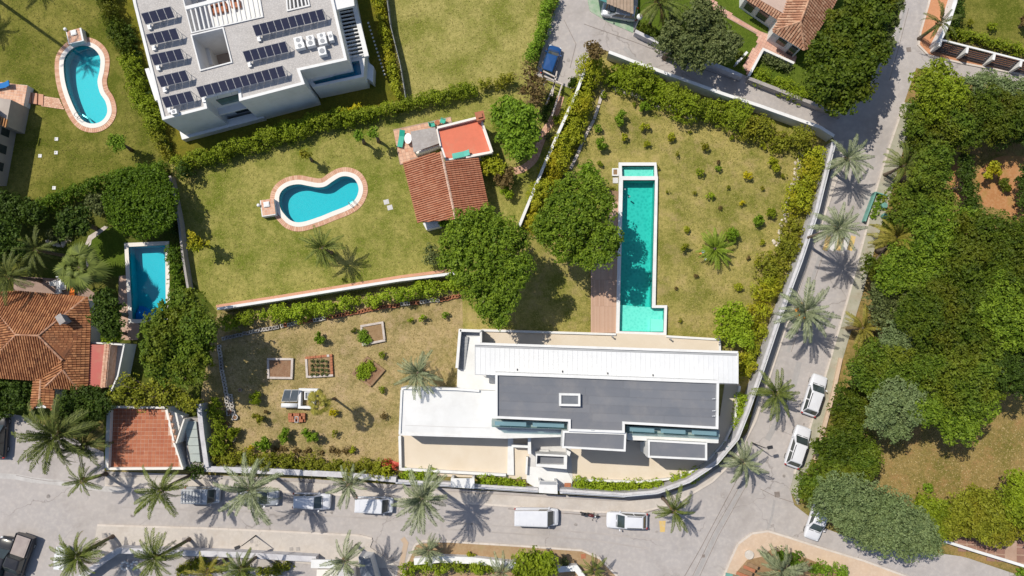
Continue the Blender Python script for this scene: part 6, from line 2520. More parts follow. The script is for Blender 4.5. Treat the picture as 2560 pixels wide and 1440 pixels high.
# solar water heater
t = thing("solar_water_heater", "two panel solar water heater with white tank in the kitchen garden", "water heater", P(725, 990))
for a, b_ in ((711, 728.5), (730, 748)):
    lo = [P(a - 8, 1004, .5), P(b_ - 5, 1004, .5), P(b_, 974, 1.3), P(a, 974, 1.3)]
    s = MB()
    s.hexa([v_ - Vector((0, 0, .08)) for v_ in lo], lo)
    f = s.build("collector", WHITE_METAL, t)
    cc = sum(lo, Vector()) / 4
    s = MB()
    inn = [cc + (v_ - cc) * .9 + Vector((0, 0, .01)) for v_ in lo]
    s.hexa(inn, [v_ + Vector((0, 0, .01)) for v_ in inn])
    s.build("glass", BLACK_PANEL, f)
s = MB()
s.smooth = True
s.tube([P(704, 1013, .8), P(744, 1014, .8)], 0.27, 14)
s.build("tank", WHITE_METAL, t)
s = MB()
for q_ in ((706, 1000), (742, 1000), (714, 975), (745, 975)):
    c = P(*q_, .5)
    s.beam((c.x, c.y, 0), (c.x, c.y, 1.0 if q_[1] < 990 else .5), .06, .06)
s.build("stand", STEEL, t)
t = thing("white_pump_frame", "white framed equipment box beside the solar water heater", "equipment box", P(765, 995))
s = MB()
s.wall(xy(PL([(750, 974), (790, 975), (778, 1019), (748, 1018)], .9)), .28, 0, .9, True)
s.build("frame", WHITE, t)
s = MB()
s.prism(xy(PL([(762, 980), (776, 980), (774, 998), (762, 998)], .9)), 0, .8)
s.build("box", GREY_P, t)
s = MB()
s.wall(xy(PL([(762, 980), (776, 980), (774, 998), (762, 998)], 1.0)), .12, .8, 1.0, True)
s.build("box_rim", WHITE, t)

# hollow block borders: every block is a piece of the border
BLK = {}
for nm, m_ in (("w", BLOCK_W), ("r", BLOCK_R), ("g", BLOCK_G)):
    s = MB()
    s.prism([(-.16, -.2), (.16, -.2), (.16, .2), (-.16, .2)], 0, .32, holes=[[(-.09, -.12), (-.09, .12), (.09, .12), (.09, -.12)]])
    BLK[nm] = s.mesh("block", m_)


def block_border(label, pts, rows=1, mix="wrg", pitch=0.34):
    t = thing("block_border", label, "block border", P(*pts[0]))
    q = PL(pts, .3)
    k = 0
    for a, b_ in zip(q, q[1:]):
        L = (b_ - a).length
        n_ = int(L / pitch)
        d = (b_ - a).normalized()
        n = Vector((-d.y, d.x, 0))
        run = random.choice(mix)
        for i in range(n_):
            if random.random() < .22:
                run = random.choice(mix)
            for r_ in range(rows):
                o = link_mesh("block", BLK[run], t)
                o.location = a.lerp(b_, (i + .5) / n_) - q[0] + n * (r_ * .42 + U(-.05, .05)) + Vector((0, 0, .0))
                o.location.z = 0
                o.rotation_euler = (0, 0, math.atan2(d.y, d.x) + U(-.12, .12))
                k += 1
    return t


block_border("grey and white hollow block border from the dark tree to the first red blocks", [(556, 848), (600, 837), (650, 826), (700, 818)], 1, "wg")
block_border("mixed white and red hollow block border in the middle of the kitchen garden hedge", [(702, 816), (745, 806), (800, 798), (815, 795)], 1, "wwr")
block_border("red clay block border along the kitchen garden hedge", [(818, 795), (880, 783), (960, 768), (1000, 763)], 1, "rrr")
block_border("red and white block border near the big pine", [(1002, 762), (1050, 756), (1100, 750), (1155, 739)], 1, "rwr")
block_border("hollow block border along the west side of the kitchen garden", [(549, 862), (556, 925), (566, 975), (574, 1040)], 1, "wwg")
block_border("short double block row beside the west hedge of the kitchen garden", [(577, 985), (588, 1050)], 1, "gwr")
# pots and odds in the west corner of the kitchen garden
for i, (x, y, r, m_, lb) in enumerate(((588, 1043, .3, WHITE_METAL, "round white basin beside the west block border"), (575, 1030, .22, BLOCK_R, "red plant pot beside the white basin"), (563, 1062, .3, BLOCK_R, "large clay pot below the block border"),
                                       (572, 1070, .22, BLOCK_W, "pale pot next to the large clay pot"), (583, 1098, .3, BLOCK_W, "cream stone pot by the kitchen garden's southwest shrubs"), (561, 1090, .25, TEAL, "turquoise bucket in the southwest corner of the kitchen garden"),
                                       (600, 975, .2, BLOCK_G, "small grey crate at the edge of the tree shade"), (640, 1050, .0, BLOCK_G, ""))):
    if not r:
        continue
    c = P(x, y, .3)
    t = thing("plant_pot", lb, "pot", (c.x, c.y, 0))
    s = MB()
    s.tube([(c.x, c.y, 0), (c.x, c.y, .4)], [r * .75, r], 12)
    s.build("body", m_, t)
    s = MB()
    s.tube([(c.x, c.y, .4), (c.x, c.y, .42)], [r * .8, r * .8], 12)
    s.build("filling", SOIL_BED, t)
s = MB()
a, b_ = P(960, 1151, .15), P(997, 1162, .15)
s.beam(a, b_, .45, .1)
s.beam(a + Vector((.2, .1, .08)), b_ + Vector((-.3, .1, .08)), .2, .06)
props(s.build("red_board", mat("red_painted_board", (0.55, 0.09, 0.07), (0.6, 0.14, 0.1), 2, 0.8)), "red board lying at the villa's southwest corner", "board")
# bench, lamps
def street_lamp(label, px, py, h, arm, globe=False):
    c = P(px, py)
    t = thing("street_lamp", label, "street lamp", c)
    s = MB()
    s.tube([c, c + Vector((0, 0, h * .5)), c + Vector((0, 0, h))], [.09, .06, .045], 8)
    s.build("pole", GREY_P if globe else DARK, t)
    if globe:
        s = MB()
        s.smooth = True
        s.ellipsoid(c + Vector((0, 0, h + .28)), (.34, .34, .34), 14, 10)
        s.build("globe", PLASTIC_W, t)
    else:
        a = math.radians(arm)
        d = Vector((math.cos(a), math.sin(a), 0))
        s = MB()
        s.tube([c + Vector((0, 0, h)), c + Vector((0, 0, h + .2)) + d * .25], .035, 6)
        s.build("arm", DARK, t)
        s = MB()
        s.beam(c + Vector((0, 0, h + .2)) + d * .2, c + Vector((0, 0, h + .2)) + d * .75, .34, .14)
        s.build("lamp_head", DARK, t)
    return t


street_lamp("black lamp post on the south pavement between the leaning palms", 641, 1338, 4.3, 200)
street_lamp("black lamp post at the bend of the railed villa wall", 1880, 1107, 4.3, 10)
street_lamp("black lamp post under the big tree at the top junction", 2168, 142, 4.5, 20)
street_lamp("lamp post with white globe beside the carport", 1585, 79, 3.6, 0, True)
# wire fence in dark green along the yellow hedge
t = thing("mesh_fence", "thin dark fence between the yellow hedge and the straw lawn", "fence", P(965, 0))
q = PL([(960, -60), (975, 60), (1000, 160), (1014, 246)], 1.6)
for a, b_ in zip(q, q[1:]):
    k = 4
    for i in range(k):
        s = MB()
        p_ = a.lerp(b_, i / k)
        s.tube([(p_.x, p_.y, 0), (p_.x, p_.y, 1.7)], .035, 6)
        s.build("post", DARK, t)
        s = MB()
        s.beam(a.lerp(b_, i / k + .01) - Vector((0, 0, .75)), a.lerp(b_, (i + 1) / k - .01) - Vector((0, 0, .75)), .05, 1.5)
        s.build("fence_panel", GREY_P, t)
# green edging box by the side street
t = thing("green_enclosure", "turquoise edged planting enclosure beside the side street", "enclosure", P(2180, 500))
s = MB()
s.wall(xy(PL([(2190, 480), (2163, 553)], .8)), .18, 0, .8)
s.wall(xy(PL([(2190, 480), (2222, 490)], .8)), .12, 0, .8)
s.build("edge_wall", mat("turquoise_edge", (0.16, 0.36, 0.31), (0.12, 0.26, 0.22), 2, 0.7), t)
s = MB()
s.prism(xy(PL([(2192, 484), (2225, 492), (2212, 556), (2167, 553)])), 0, .15)
s.build("soil", SOIL_BED, t)
for x, y, m_, lb in ((2210, 514, MATS["turquoise_edge"], "blue green bin in the turquoise edged enclosure"), (2212, 540, MATS["turquoise_edge"], "low green tub in the turquoise edged enclosure")):
    c = P(x, y, .6)
    s = MB()
    s.tube([(c.x, c.y, .15), (c.x, c.y, .8)], [.3, .35], 10)
    s.tube([(c.x, c.y, .8), (c.x, c.y, .84)], [.28, .25], 10)
    props(s.build("bin", m_), lb, "bin")
# dry brown roofed pergola by the blue car
t = thing("timber_pergola", "weathered timber pergola with open beams below the blue car", "pergola", P(1380, 205))
for (a, b_) in (((1358, 178), (1392, 195)), ((1360, 190), (1408, 212)), ((1392, 178), (1380, 240)), ((1405, 212), (1380, 290)), ((1388, 205), (1365, 262)), ((1362, 200), (1352, 240))):
    s = MB()
    s.beam(P(*a, 2.1), P(*b_, 2.1), .16, .16)
    s.build("beam", PALE_WOOD, t)
for q_ in ((1360, 182), (1405, 210), (1382, 238)):
    c = P(*q_, 2)
    s = MB()
    s.tube([(c.x, c.y, 0), (c.x, c.y, 2.1)], .07, 6)
    s.build("post", WOOD, t)
# tools by the cycad
for x, y, m_, lb in ((1757, 629, mat("blue_bucket", (0.35, 0.42, 0.6), None, 1, .5), "pale blue bucket beside the round cycad"), (1763, 648, PLASTIC_W, "small white bucket beside the round cycad"), (1751, 634, mat("orange_bucket", (0.7, 0.3, 0.1), None, 1, .5), "tiny orange pot beside the round cycad")):
    c = P(x, y, .2)
    r = .2 if x == 1757 else .12
    s = MB()
    s.tube([(c.x, c.y, 0), (c.x, c.y, .35)], [r * .8, r], 10)
    s.wall([(c.x + r * math.cos(a), c.y + r * math.sin(a)) for a in [k * .698 for k in range(9)]], .03, .33, .37, True)
    props(s.build("bucket", m_), lb, "bucket")
# timber bench / striped mat bottom right
t = thing("tiled_canopy", "small striped timber and green canopy at the bottom of the cream corner", "canopy", P(1850, 1425))
for i in range(5):
    s = MB()
    a, b_ = P(1832 + i * 9, 1440 - i * 8, 1.6), P(1866 + i * 7, 1452 - i * 8, 1.6)
    s.beam(a, b_, .34, .08)
    s.build("board", BLOCK_R if i % 2 else WOOD, t)
s = MB()
s.prism(xy(PL([(1815, 1432), (1850, 1440), (1850, 1480), (1810, 1480)], 1.5)), 1.4, 1.5)
s.build("green_panel", MATS["turquoise_edge"], t)
s = MB()
c = P(1872, 1386, .3)
s.tube([(c.x, c.y, .2), (c.x, c.y, .5)], [.45, .5], 14)
props(s.build("round_bollard", BLOCK_W), "round stone stub on the cream corner pavement", "bollard")

# ================================================================ VEHICLES
def loft(mb, secs, closed_ends=True):
    rings = [mb.add(r) for r in secs]
    n = len(secs[0])
    for a, b_ in zip(rings, rings[1:]):
        for k in range(n):
            l = (k + 1) % n
            mb.face((a + k, a + l, b_ + l, b_ + k))
    if closed_ends:
        mb.face([rings[0] + k for k in reversed(range(n))])
        mb.face([rings[-1] + k for k in range(n)])


def car(label, px, py, deg, L=4.6, W=1.86, H=1.65, paint=PAINT_W, style='suv', name='parked_car', cat='car', group=None, rails=False, zoff=0.07, rack=False):
    c = P(px, py, 0.9)
    t = thing(name, label, cat, (c.x, c.y, zoff), math.radians(deg), group)
    hw = W / 2
    if style == 'van':
        hood_x, ws0, ws1, r1, b1 = 0.5 * L, 0.36 * L, 0.24 * L, -0.485 * L, -0.495 * L
        belt = H * 0.55
        hoodz = H * 0.52
    elif style == 'pickup':
        hood_x, ws0, ws1, r1, b1 = 0.5 * L, 0.24 * L, 0.12 * L, -0.08 * L, -0.11 * L
        belt = H * 0.58
        hoodz = H * 0.56
    elif style == 'hatch':
        hood_x, ws0, ws1, r1, b1 = 0.5 * L, 0.27 * L, 0.11 * L, -0.42 * L, -0.475 * L
        belt = H * 0.60
        hoodz = H * 0.56
    else:
        hood_x, ws0, ws1, r1, b1 = 0.5 * L, 0.24 * L, 0.08 * L, -0.36 * L, -0.455 * L
        belt = H * 0.58
        hoodz = H * 0.56
    # body: sections from the tail to the nose
    st = [(-0.5, 0.78, 0.40, 0.62), (-0.488, 0.90, 0.30, 0.92), (-0.45, 0.97, 0.24, 1.0), (-0.3, 1.0, 0.22, 1.0), (0.0, 1.0, 0.22, 1.0), (0.24, 1.0, 0.22, 1.0), (0.36, 0.985, 0.22, 0.95), (0.44, 0.94, 0.24, 0.87),
          (0.482, 0.84, 0.28, 0.76), (0.5, 0.66, 0.36, 0.58)]
    secs = []
    for f, wf, zb, zf in st:
        zt = belt * zf if f > 0.24 else belt * zf
        w_ = hw * wf
        cr = 0.035 if f > 0.2 else 0.0
        secs.append([(f * L, y, z) for y, z in ((-w_ * .92, zb), (w_ * .92, zb), (w_ * 1.0, zb + .18), (w_ * 1.0, zt * .72), (w_ * .95, zt * .93), (w_ * .80, zt), (w_ * .35, zt + cr), (-w_ * .35, zt + cr), (-w_ * .80, zt), (-w_ * .95, zt * .93), (-w_ * 1.0, zt * .72), (-w_ * 1.0, zb + .18))])
    s = MB()
    s.smooth = True
    loft(s, secs)
    body = s.build("body", paint, t, local=True)
    sub = body.modifiers.new("round", 'SUBSURF')
    sub.levels = 1
    sub.render_levels = 1
    # cabin
    zb, zr = belt - 0.03, H
    bw, rw = hw * 0.90, hw * (0.84 if style == 'van' else 0.74)
    base = [(b1, -bw * .90), (b1, bw * .90), (ws0 * .80, bw), (ws0 + .05, bw * .80), (ws0 + .05, -bw * .80), (ws0 * .80, -bw)]
    roof = [(r1, -rw * .93), (r1, rw * .93), (ws1 - .12, rw), (ws1, rw * .92), (ws1, -rw * .92), (ws1 - .12, -rw)]
    roof0 = [(x, y * 1.05) for x, y in roof]
    s = MB()
    s.smooth = False
    n = 6
    lo = s.add([(x, y, zb) for x, y in base])
    hi = s.add([(x, y, zr - .06) for x, y in roof0])
    rc = s.add([(x * .97 + (0.02 if x < 0 else -.02), y * .9, zr) for x, y in roof])
    ct = s.add([((r1 + ws1) / 2, 0, zr + .03)])
    for k in range(n):
        l = (k + 1) % n
        s.face((lo + k, hi + k, hi + l, lo + l)[::-1])
        s.face((hi + k, rc + k, rc + l, hi + l)[::-1])
        s.face((rc + k, ct, rc + l)[::-1])
    cab = s.build("cabin", paint, t, local=True)

    def pane(nm, a, b_, c_, d_, k=0.10, off=0.012, m=CAR_GLASS):
        A_, B_, C_, D_ = (Vector(q) for q in (a, b_, c_, d_))
        cen = (A_ + B_ + C_ + D_) / 4
        nrm = (B_ - A_).cross(D_ - A_).normalized()
        if nrm.dot(cen - Vector((0, 0, H * .5))) < 0:
            nrm = -nrm
        q = [v_.lerp(cen, k) + nrm * off for v_ in (A_, B_, C_, D_)]
        w_ = MB()
        b0 = w_.add(q + [v_ - nrm * .03 for v_ in q])
        w_.face((b0, b0 + 1, b0 + 2, b0 + 3))
        for i in range(4):
            j = (i + 1) % 4
            w_.face((b0 + i, b0 + j, b0 + 4 + j, b0 + 4 + i))
        return w_.build(nm, m, t, local=True)
    z1 = zr - .06
    pane("windscreen", (ws0 + .04, -bw * .84, zb), (ws0 + .04, bw * .84, zb), (ws1, rw * .98, z1), (ws1, -rw * .98, z1), 0.04)
    if style != 'van':
        pane("rear_window", (b1, -bw * .94, zb), (b1, bw * .94, zb), (r1, rw * .97, z1), (r1, -rw * .97, z1), 0.14)
    for sg in (-1, 1):
        xs = [(0, 0.5), (0.5, 1)]
        for f0, f1 in (xs if style in ('suv', 'hatch') else [(0.0, 1.0)] if style == 'pickup' else [(0.72, 1.0)]):
            bx0, bx1 = b1 + (ws0 * .75 - b1) * f0, b1 + (ws0 * .75 - b1) * f1
            rx0, rx1 = r1 + (ws1 - .12 - r1) * f0, r1 + (ws1 - .12 - r1) * f1
            pane("side_window", (bx0, sg * bw * (.94 + .06 * f0), zb), (bx1, sg * bw * (.94 + .06 * f1), zb), (rx1, sg * rw * (.98 + .07 * f1), z1), (rx0, sg * rw * (.98 + .07 * f0), z1), 0.12)
    # seams of the bonnet, mirrors, lamps, wheels
    s = MB()
    zh = belt * .98
    s.beam((ws0 + .12, -hw * .7, zh + .02), (ws0 + .12, hw * .7, zh + .02), .06, .02)
    s.build("wiper_cowl", DARK, t, local=True)
    for sg in (-1, 1):
        s = MB()
        s.beam((ws0 * .78, sg * (hw - .02), belt + .02), (ws0 * .78 - .04, sg * (hw + .17), belt + .06), .12, .14)
        s.build("mirror", paint, t, local=True)
        s = MB()
        s.ellipsoid((L * .452, sg * hw * .70, belt * .72), (.16, .20, .09), 8, 6)
        s.build("headlight", LAMP_CLEAR, t, local=True)
        s = MB()
        s.ellipsoid((-L * .478, sg * hw * .80, belt * .84), (.10, .15, .12), 8, 6)
        s.build("tail_light", LAMP_RED, t, local=True)
        for xw in (-.30, .31):
            s = MB()
            s.tube([(xw * L, sg * (hw - .30), .34), (xw * L, sg * (hw - .07), .34)], .33, 18)
            wl = s.build("wheel", RUBBER, t, local=True)
            s = MB()
            s.tube([(xw * L, sg * (hw - .075), .34), (xw * L, sg * (hw - .06), .34)], .21, 12)
            s.build("rim", RIM, wl, local=True)
    if rails:
        for sg in (-1, 1):
            s = MB()
            s.beam((r1 + .15, sg * rw * .90, zr + .03), (ws1 - .25, sg * rw * .90, zr + .03), .06, .06)
            s.build("roof_rail", rails if rails is not True else DARK, t, local=True)
    if style == 'van':
        for k in range(4):
            s = MB()
            x = r1 + .5 + k * (ws1 - r1 - .6) / 4
            s.beam((x, -rw * .8, zr + .01), (x, rw * .8, zr + .01), .05, .03)
            s.build("roof_rib", paint, t, local=True)
    if style == 'pickup':
        s = MB()
        s.wall([(-.495 * L, -hw * .93), (-.12 * L, -hw * .93), (-.12 * L, hw * .93), (-.495 * L, hw * .93)], .08, belt * .6, belt + .12, True)
        s.build("load_bed", paint, t, local=True)
    if rack:
        for k in range(7):
            s = MB()
            x = -0.46 * L + k * 0.09 * L
            s.beam((x, -rw * .9, zr + .16), (x, rw * .9, zr + .16), .07, .05)
            s.build("rack_bar", STEEL, t, local=True)
        for sg in (-.8, -.2, .8):
            s = MB()
            s.beam((-.48 * L, sg * rw, zr + .12), (.12 * L, sg * rw, zr + .12), .06, .08)
            s.build("rack_rail", STEEL, t, local=True)
    return t


GR = "cars parked along the streets"
car("white estate car facing left near the motorcycle", 1568, 1302, 178, 4.55, 1.85, 1.62, PAINT_W, 'suv', rails=True)
car("white van with long plain roof on the street", 1341, 1292, -1, 4.95, 1.95, 1.95, PAINT_W, 'van', name='parked_van', cat='van')
car("white small van left of the big street palm", 936, 1262, -2, 4.1, 1.75, 1.75, PAINT_W, 'van', name='parked_van', cat='van')
car("white hatchback with roof bars half under a palm shadow", 779, 1253, -2, 4.2, 1.8, 1.75, PAINT_W, 'hatch', rails=STEEL)
car("silver car hidden beneath the widest leaning palm", 643, 1243, -2, 4.7, 1.8, 1.55, PAINT_S, 'suv', rails=True)
car("blue and white work van with ladder rack on its roof", 505, 1238, -1, 3.9, 1.85, 1.8, PAINT_S, 'van', name='work_van', cat='van', rack=True)
car("upper white car parked by the mossy pavement", 2037, 988, 70, 4.75, 1.85, 1.65, PAINT_W, 'suv', rails=True)
car("lower white car parked partly under the woodland edge", 1996, 1117, 70, 4.75, 1.85, 1.65, PAINT_W, 'suv', rails=True)
car("blue small car in the dead end of the upper lane", 1378, 150, 72, 3.7, 1.65, 1.5, PAINT_B, 'hatch')
car("dark car under the wooden carport", 1549, 28, 170, 4.2, 1.75, 1.5, PAINT_S, 'hatch', zoff=0.12)
car("white car almost covered by the silver green tree", 2044, 1302, 250, 4.4, 1.8, 1.5, PAINT_W, 'suv')
car("black car cut by the left edge below the tiled house", -6, 1090, 90, 5.0, 1.9, 1.6, PAINT_K, 'suv')
car("dark green car cut by the left edge beside the black pickup", 2, 1398, 75, 4.8, 1.9, 1.6, PAINT_K, 'suv')
# black pickup with pale load cover
t = car("black pickup with pale load cover in the lower left corner", 44, 1400, 252, 5.6, 2.1, 1.9, PAINT_K, 'pickup', name='pickup_truck', cat='pickup')
s = MB()
s.box(-1.65, 0, 1.2, 1.28, 2.1, 1.6)
s.box(-1.65, 0, 1.28, 1.3, 1.7, 1.3)
s.build("load_cover", mat("pale_cover", (0.30, 0.25, 0.24), (0.36, 0.31, 0.29), 1.5, .8), t, local=True)

# motorcycle lying in outline along the kerb
t = thing("motorcycle", "dark motorcycle parked by the kerb between the van and the estate car", "motorcycle", P(1473, 1284) + Vector((0, 0, .07)), math.radians(-12))
for x in (-.72, .72):
    s = MB()
    s.smooth = False
    rr_ = .31
    pts = [(x + rr_ * math.cos(a * .5236), 0.0, rr_ + rr_ * math.sin(a * .5236)) for a in range(13)]
    s.tube(pts, .065, 6, cap=False)
    wl = s.build("wheel", RUBBER, t, local=True)
    s = MB()
    s.tube([(x, -.05, .31), (x, .05, .31)], .2, 10)
    s.build("rim", RIM, wl, local=True)
s = MB()
s.smooth = True
s.ellipsoid((.15, 0, .78), (.36, .19, .17), 10, 7)
s.build("fuel_tank", mat("dark_red_paint", (0.10, 0.02, 0.02), None, 1, .3, coat=.5), t, local=True)
s = MB()
s.hexa([(-.75, -.13, .72), (-.1, -.17, .68), (-.1, .17, .68), (-.75, .13, .72)], [(-.78, -.11, .82), (-.12, -.15, .78), (-.12, .15, .78), (-.78, .11, .82)])
s.build("seat", RUBBER, t, local=True)
s = MB()
s.box(0, 0, .28, .62, .55, .32)
s.tube([(-.72, 0, .31), (-.1, 0, .5), (.4, 0, .85)], .05, 6)
s.build("engine", MATS["dark_metal"], t, local=True)
s = MB()
s.tube([(.72, .09, .31), (.45, .09, .95)], .03, 6)
s.tube([(.72, -.09, .31), (.45, -.09, .95)], .03, 6)
s.build("fork", STEEL, t, local=True)
s = MB()
s.tube([(.28, .42, 1.0), (.45, .12, 1.02), (.45, -.12, 1.02), (.28, -.42, 1.0)], .022, 6)
s.build("handlebar", DARK, t, local=True)
for y in (-.44, .44):
    s = MB()
    s.ellipsoid((.36, y * .9, 1.12), (.05, .08, .06), 7, 5)
    s.build("mirror", DARK, t, local=True)
s = MB()
s.ellipsoid((.58, 0, .88), (.1, .12, .11), 8, 6)
s.build("headlight", LAMP_CLEAR, t, local=True)
s = MB()
s.box(-.82, 0, .8, 1.05, .3, .36)
s.build("top_box", DARK, t, local=True)
s = MB()
s.tube([(-.1, -.2, .3), (-.75, -.24, .38)], .06, 8)
s.build("exhaust", STEEL, t, local=True)

# ================================================================ TREES
tree("square clipped dark evergreen above the rectangular pool", [(350, 505, 92, .25), (320, 470, 52), (375, 468, 52), (410, 500, 34), (318, 530, 52), (375, 540, 52), (345, 500, 75), (350, 555, 42), (395, 535, 42), (290, 500, 36)], 4.8, 'clip', dens=95, leaf=.22, sub=.30, jit=.3, flat=.34, seed=2)
tree("broad green tree at the foot of the rectangular pool", [(455, 780, 60), (415, 815, 62), (490, 820, 50), (390, 860, 45), (440, 870, 65), (490, 880, 48), (420, 910, 48), (470, 925, 42), (380, 905, 30), (505, 835, 36)], 8.5, 'tree', seed=3, sub=.55)
tree("big pine with deep lobes beside the casita wall", [(1205, 548, 42), (1165, 560, 40), (1150, 610, 52), (1190, 600, 55), (1250, 590, 55), (1290, 600, 38), (1130, 655, 36), (1180, 665, 60), (1240, 655, 62), (1300, 665, 34), (1210, 720, 55), (1265, 715, 48), (1305, 690, 24), (1235, 770, 42), (1265, 760, 30), (1215, 775, 26), (1250, 800, 20)],
     10.5, 'pine', seed=4, flat=.5, sub=.5, dens=70, leaf=.25)
tree("big pine overhanging the lap pool's deck", [(1430, 475, 42), (1480, 480, 45), (1400, 510, 42), (1440, 530, 60), (1500, 520, 42), (1375, 560, 42), (1410, 590, 48), (1470, 590, 60), (1520, 590, 36), (1365, 590, 26), (1400, 625, 26), (1440, 640, 24), (1475, 645, 26), (1510, 640, 26), (1535, 615, 20), (1350, 560, 22)],
     9.5, 'pine', seed=5, flat=.5, sub=.5, dens=70, leaf=.25)
tree("leafy green tree east of the casita's red terrace", [(1275, 270, 34), (1310, 290, 38), (1255, 290, 28), (1290, 320, 42), (1330, 330, 28), (1290, 360, 34), (1265, 340, 24), (1315, 370, 22), (1300, 385, 16), (1240, 278, 14)], 6.0, 'citrus', seed=6, jit=.8, sub=.5, leaf=.32)
tree("rust brown thin tree over the end of the upper hedge", [(1325, 185, 28), (1345, 205, 30), (1320, 225, 26), (1350, 240, 24), (1330, 262, 18)], 5.5, 'brown', seed=7, jit=1.0, dens=22, sub=.7, leaf=.25, bare=2)
tree("olive toned tree group's western crown over the upper lane", [(1690, 50, 26), (1680, 90, 34), (1700, 125, 36), (1660, 110, 20)], 6.5, 'olive', seed=8, sub=.5)
tree("olive toned tree in the middle beside the upper lane", [(1740, 40, 34), (1740, 85, 40), (1725, 120, 34), (1745, 150, 26), (1715, 150, 18)], 7.0, 'olive', seed=9, sub=.5)
tree("olive toned tree nearest the buff roofed house garden", [(1790, 40, 26), (1795, 85, 38), (1820, 110, 34), (1790, 130, 34), (1840, 100, 20), (1760, 20, 30)], 6.5, 'olive', seed=10, sub=.5)
tree("very large yellow green bamboo like tree at the top junction", [(2150, 40, 60), (2110, 60, 45), (2200, 40, 40), (2180, 90, 55), (2120, 110, 60), (2060, 130, 45), (2150, 150, 55), (2090, 180, 55), (2140, 205, 45), (2060, 200, 40), (2040, 160, 36), (2110, 240, 42), (2150, 230, 30), (2190, 130, 30), (2200, 0, 45), (2075, 235, 25)],
     10.0, 'forest', seed=11, jit=.95, sub=.8, dens=50, leaf=.36)
tree("open leafed outer branches of the junction tree above the road", [(2225, 30, 22), (2238, 55, 16), (2215, 80, 20), (2245, 10, 20), (2228, 110, 14), (2215, 135, 14)], 8.5, 'olive', seed=12, jit=1.0, sub=.6, dens=24, leaf=.4, bare=3)
tree("round dark tree over the corner of the red tiled garage terrace", [(190, 1010, 45), (230, 1010, 42), (165, 1030, 35), (215, 1040, 38), (250, 1020, 28)], 6.0, 'dark', seed=13, sub=.4, dens=80, leaf=.22)
tree("sparse tree with pale bare branches between the garage and the wall", [(320, 960, 26), (360, 985, 30), (410, 985, 30), (445, 990, 28), (470, 1010, 26), (300, 985, 26), (400, 955, 24), (340, 1000, 26)], 5.0, 'moss', seed=14, jit=1.0, sub=.6, dens=34, leaf=.26, bare=2)
tree("dark tree in the gap between the tiled roof and the pool paving", [(255, 745, 30), (275, 775, 32), (250, 790, 30), (285, 815, 22), (270, 830, 22)], 5.0, 'dark', seed=15, sub=.4)
tree("light green small tree by the white terrace wall of the tiled house", [(282, 812, 14), (292, 840, 16), (268, 845, 14)], 3.0, 'lime', seed=16, sub=.35, leaf=.2)
tree("tall dark tree at the left edge of the shaded garden", [(10, 575, 40), (0, 620, 44), (45, 625, 26), (-30, 590, 60)], 6.5, 'dark', seed=17, sub=.5, jit=.8)
tree("dark round tree below the long clipped hedge", [(170, 545, 28), (195, 565, 26), (160, 575, 22), (205, 535, 22)], 5.0, 'dark', seed=18, sub=.4)
tree("deep green shrub mass at the left below the shaded hedge", [(40, 525, 40), (80, 535, 30), (-10, 530, 40), (10, 505, 30)], 4.0, 'dark', seed=19, sub=.4)
tree("buff flowering bush beside the clipped evergreen", [(235, 505, 22), (245, 520, 18)], 2.0, 'olive', seed=20, sub=.35, name='bush', cat='bush')
tree("dark mound of bushes under the house eaves at the left", [(10, 970, 40), (45, 985, 36), (5, 1010, 34), (60, 1005, 24)], 3.0, 'dark', seed=21, sub=.4, name='bush', cat='bush')
tree("small lollipop tree west of its twin on the casita lawn", [(893, 339, 13), (900, 335, 10)], 3.6, 'citrus', seed=22, sub=.3, leaf=.2)
tree("small lollipop tree nearer the casita patio", [(934, 330, 14), (930, 336, 11)], 3.8, 'citrus', seed=23, sub=.3, leaf=.2)
tree("small leaning tree north of the casita kidney pool", [(760, 384, 12), (768, 390, 10)], 3.0, 'moss', seed=24, sub=.3, leaf=.2)
tree("bright small tree below the upper left kidney pool", [(283, 352, 16), (300, 348, 14), (292, 366, 16), (305, 364, 10)], 3.8, 'citrus', seed=25, sub=.35, leaf=.2)
tree("yellow flowering open tree at the west edge of the casita lawn", [(480, 592, 9), (490, 605, 10), (475, 610, 7), (500, 612, 8), (485, 622, 8), (496, 598, 6), (478, 583, 6), (515, 610, 6)], 3.8, 'yellow', seed=26, sub=.4, leaf=.26, jit=.9, dens=40)
tree("mixed green bush at the north east corner of the casita", [(1225, 405, 24), (1245, 420, 20), (1215, 418, 16)], 2.6, 'yellow', seed=27, sub=.35, name='bush', cat='bush')
tree("red tinged bush next to the curved brick path", [(1255, 440, 20), (1275, 432, 14), (1265, 455, 14)], 2.4, 'brown', seed=28, sub=.35, dens=60, name='bush', cat='bush')
tree("leafy bush hiding the casita's south porch", [(1112, 555, 16), (1125, 565, 14), (1130, 550, 12)], 2.6, 'citrus', seed=29, sub=.35, name='bush', cat='bush')
tree("grey lilac bush west of the big casita pine", [(1075, 625, 16), (1085, 645, 18), (1070, 650, 12)], 2.0, 'olive', seed=30, sub=.3, leaf=.18, name='bush', cat='bush')
tree("large yellow green citrus tree at the southeast corner of the orchard", [(1810, 790, 26), (1840, 775, 24), (1860, 795, 24), (1825, 815, 26), (1855, 825, 26), (1805, 830, 20), (1835, 845, 20), (1870, 850, 20)], 3.6, 'lime', seed=31, jit=.8, sub=.4, leaf=.26)
tree("feathery green tree north of the lap pool pine", [(1468, 420, 20), (1480, 440, 20), (1462, 440, 14), (1490, 455, 14)], 4.2, 'citrus', seed=32, sub=.4)
tree("rusty leaved tree rising above the corner of the upper lane wall", [(1480, 120, 16), (1495, 125, 14), (1485, 135, 14)], 5.0, 'brown', seed=33, sub=.4)
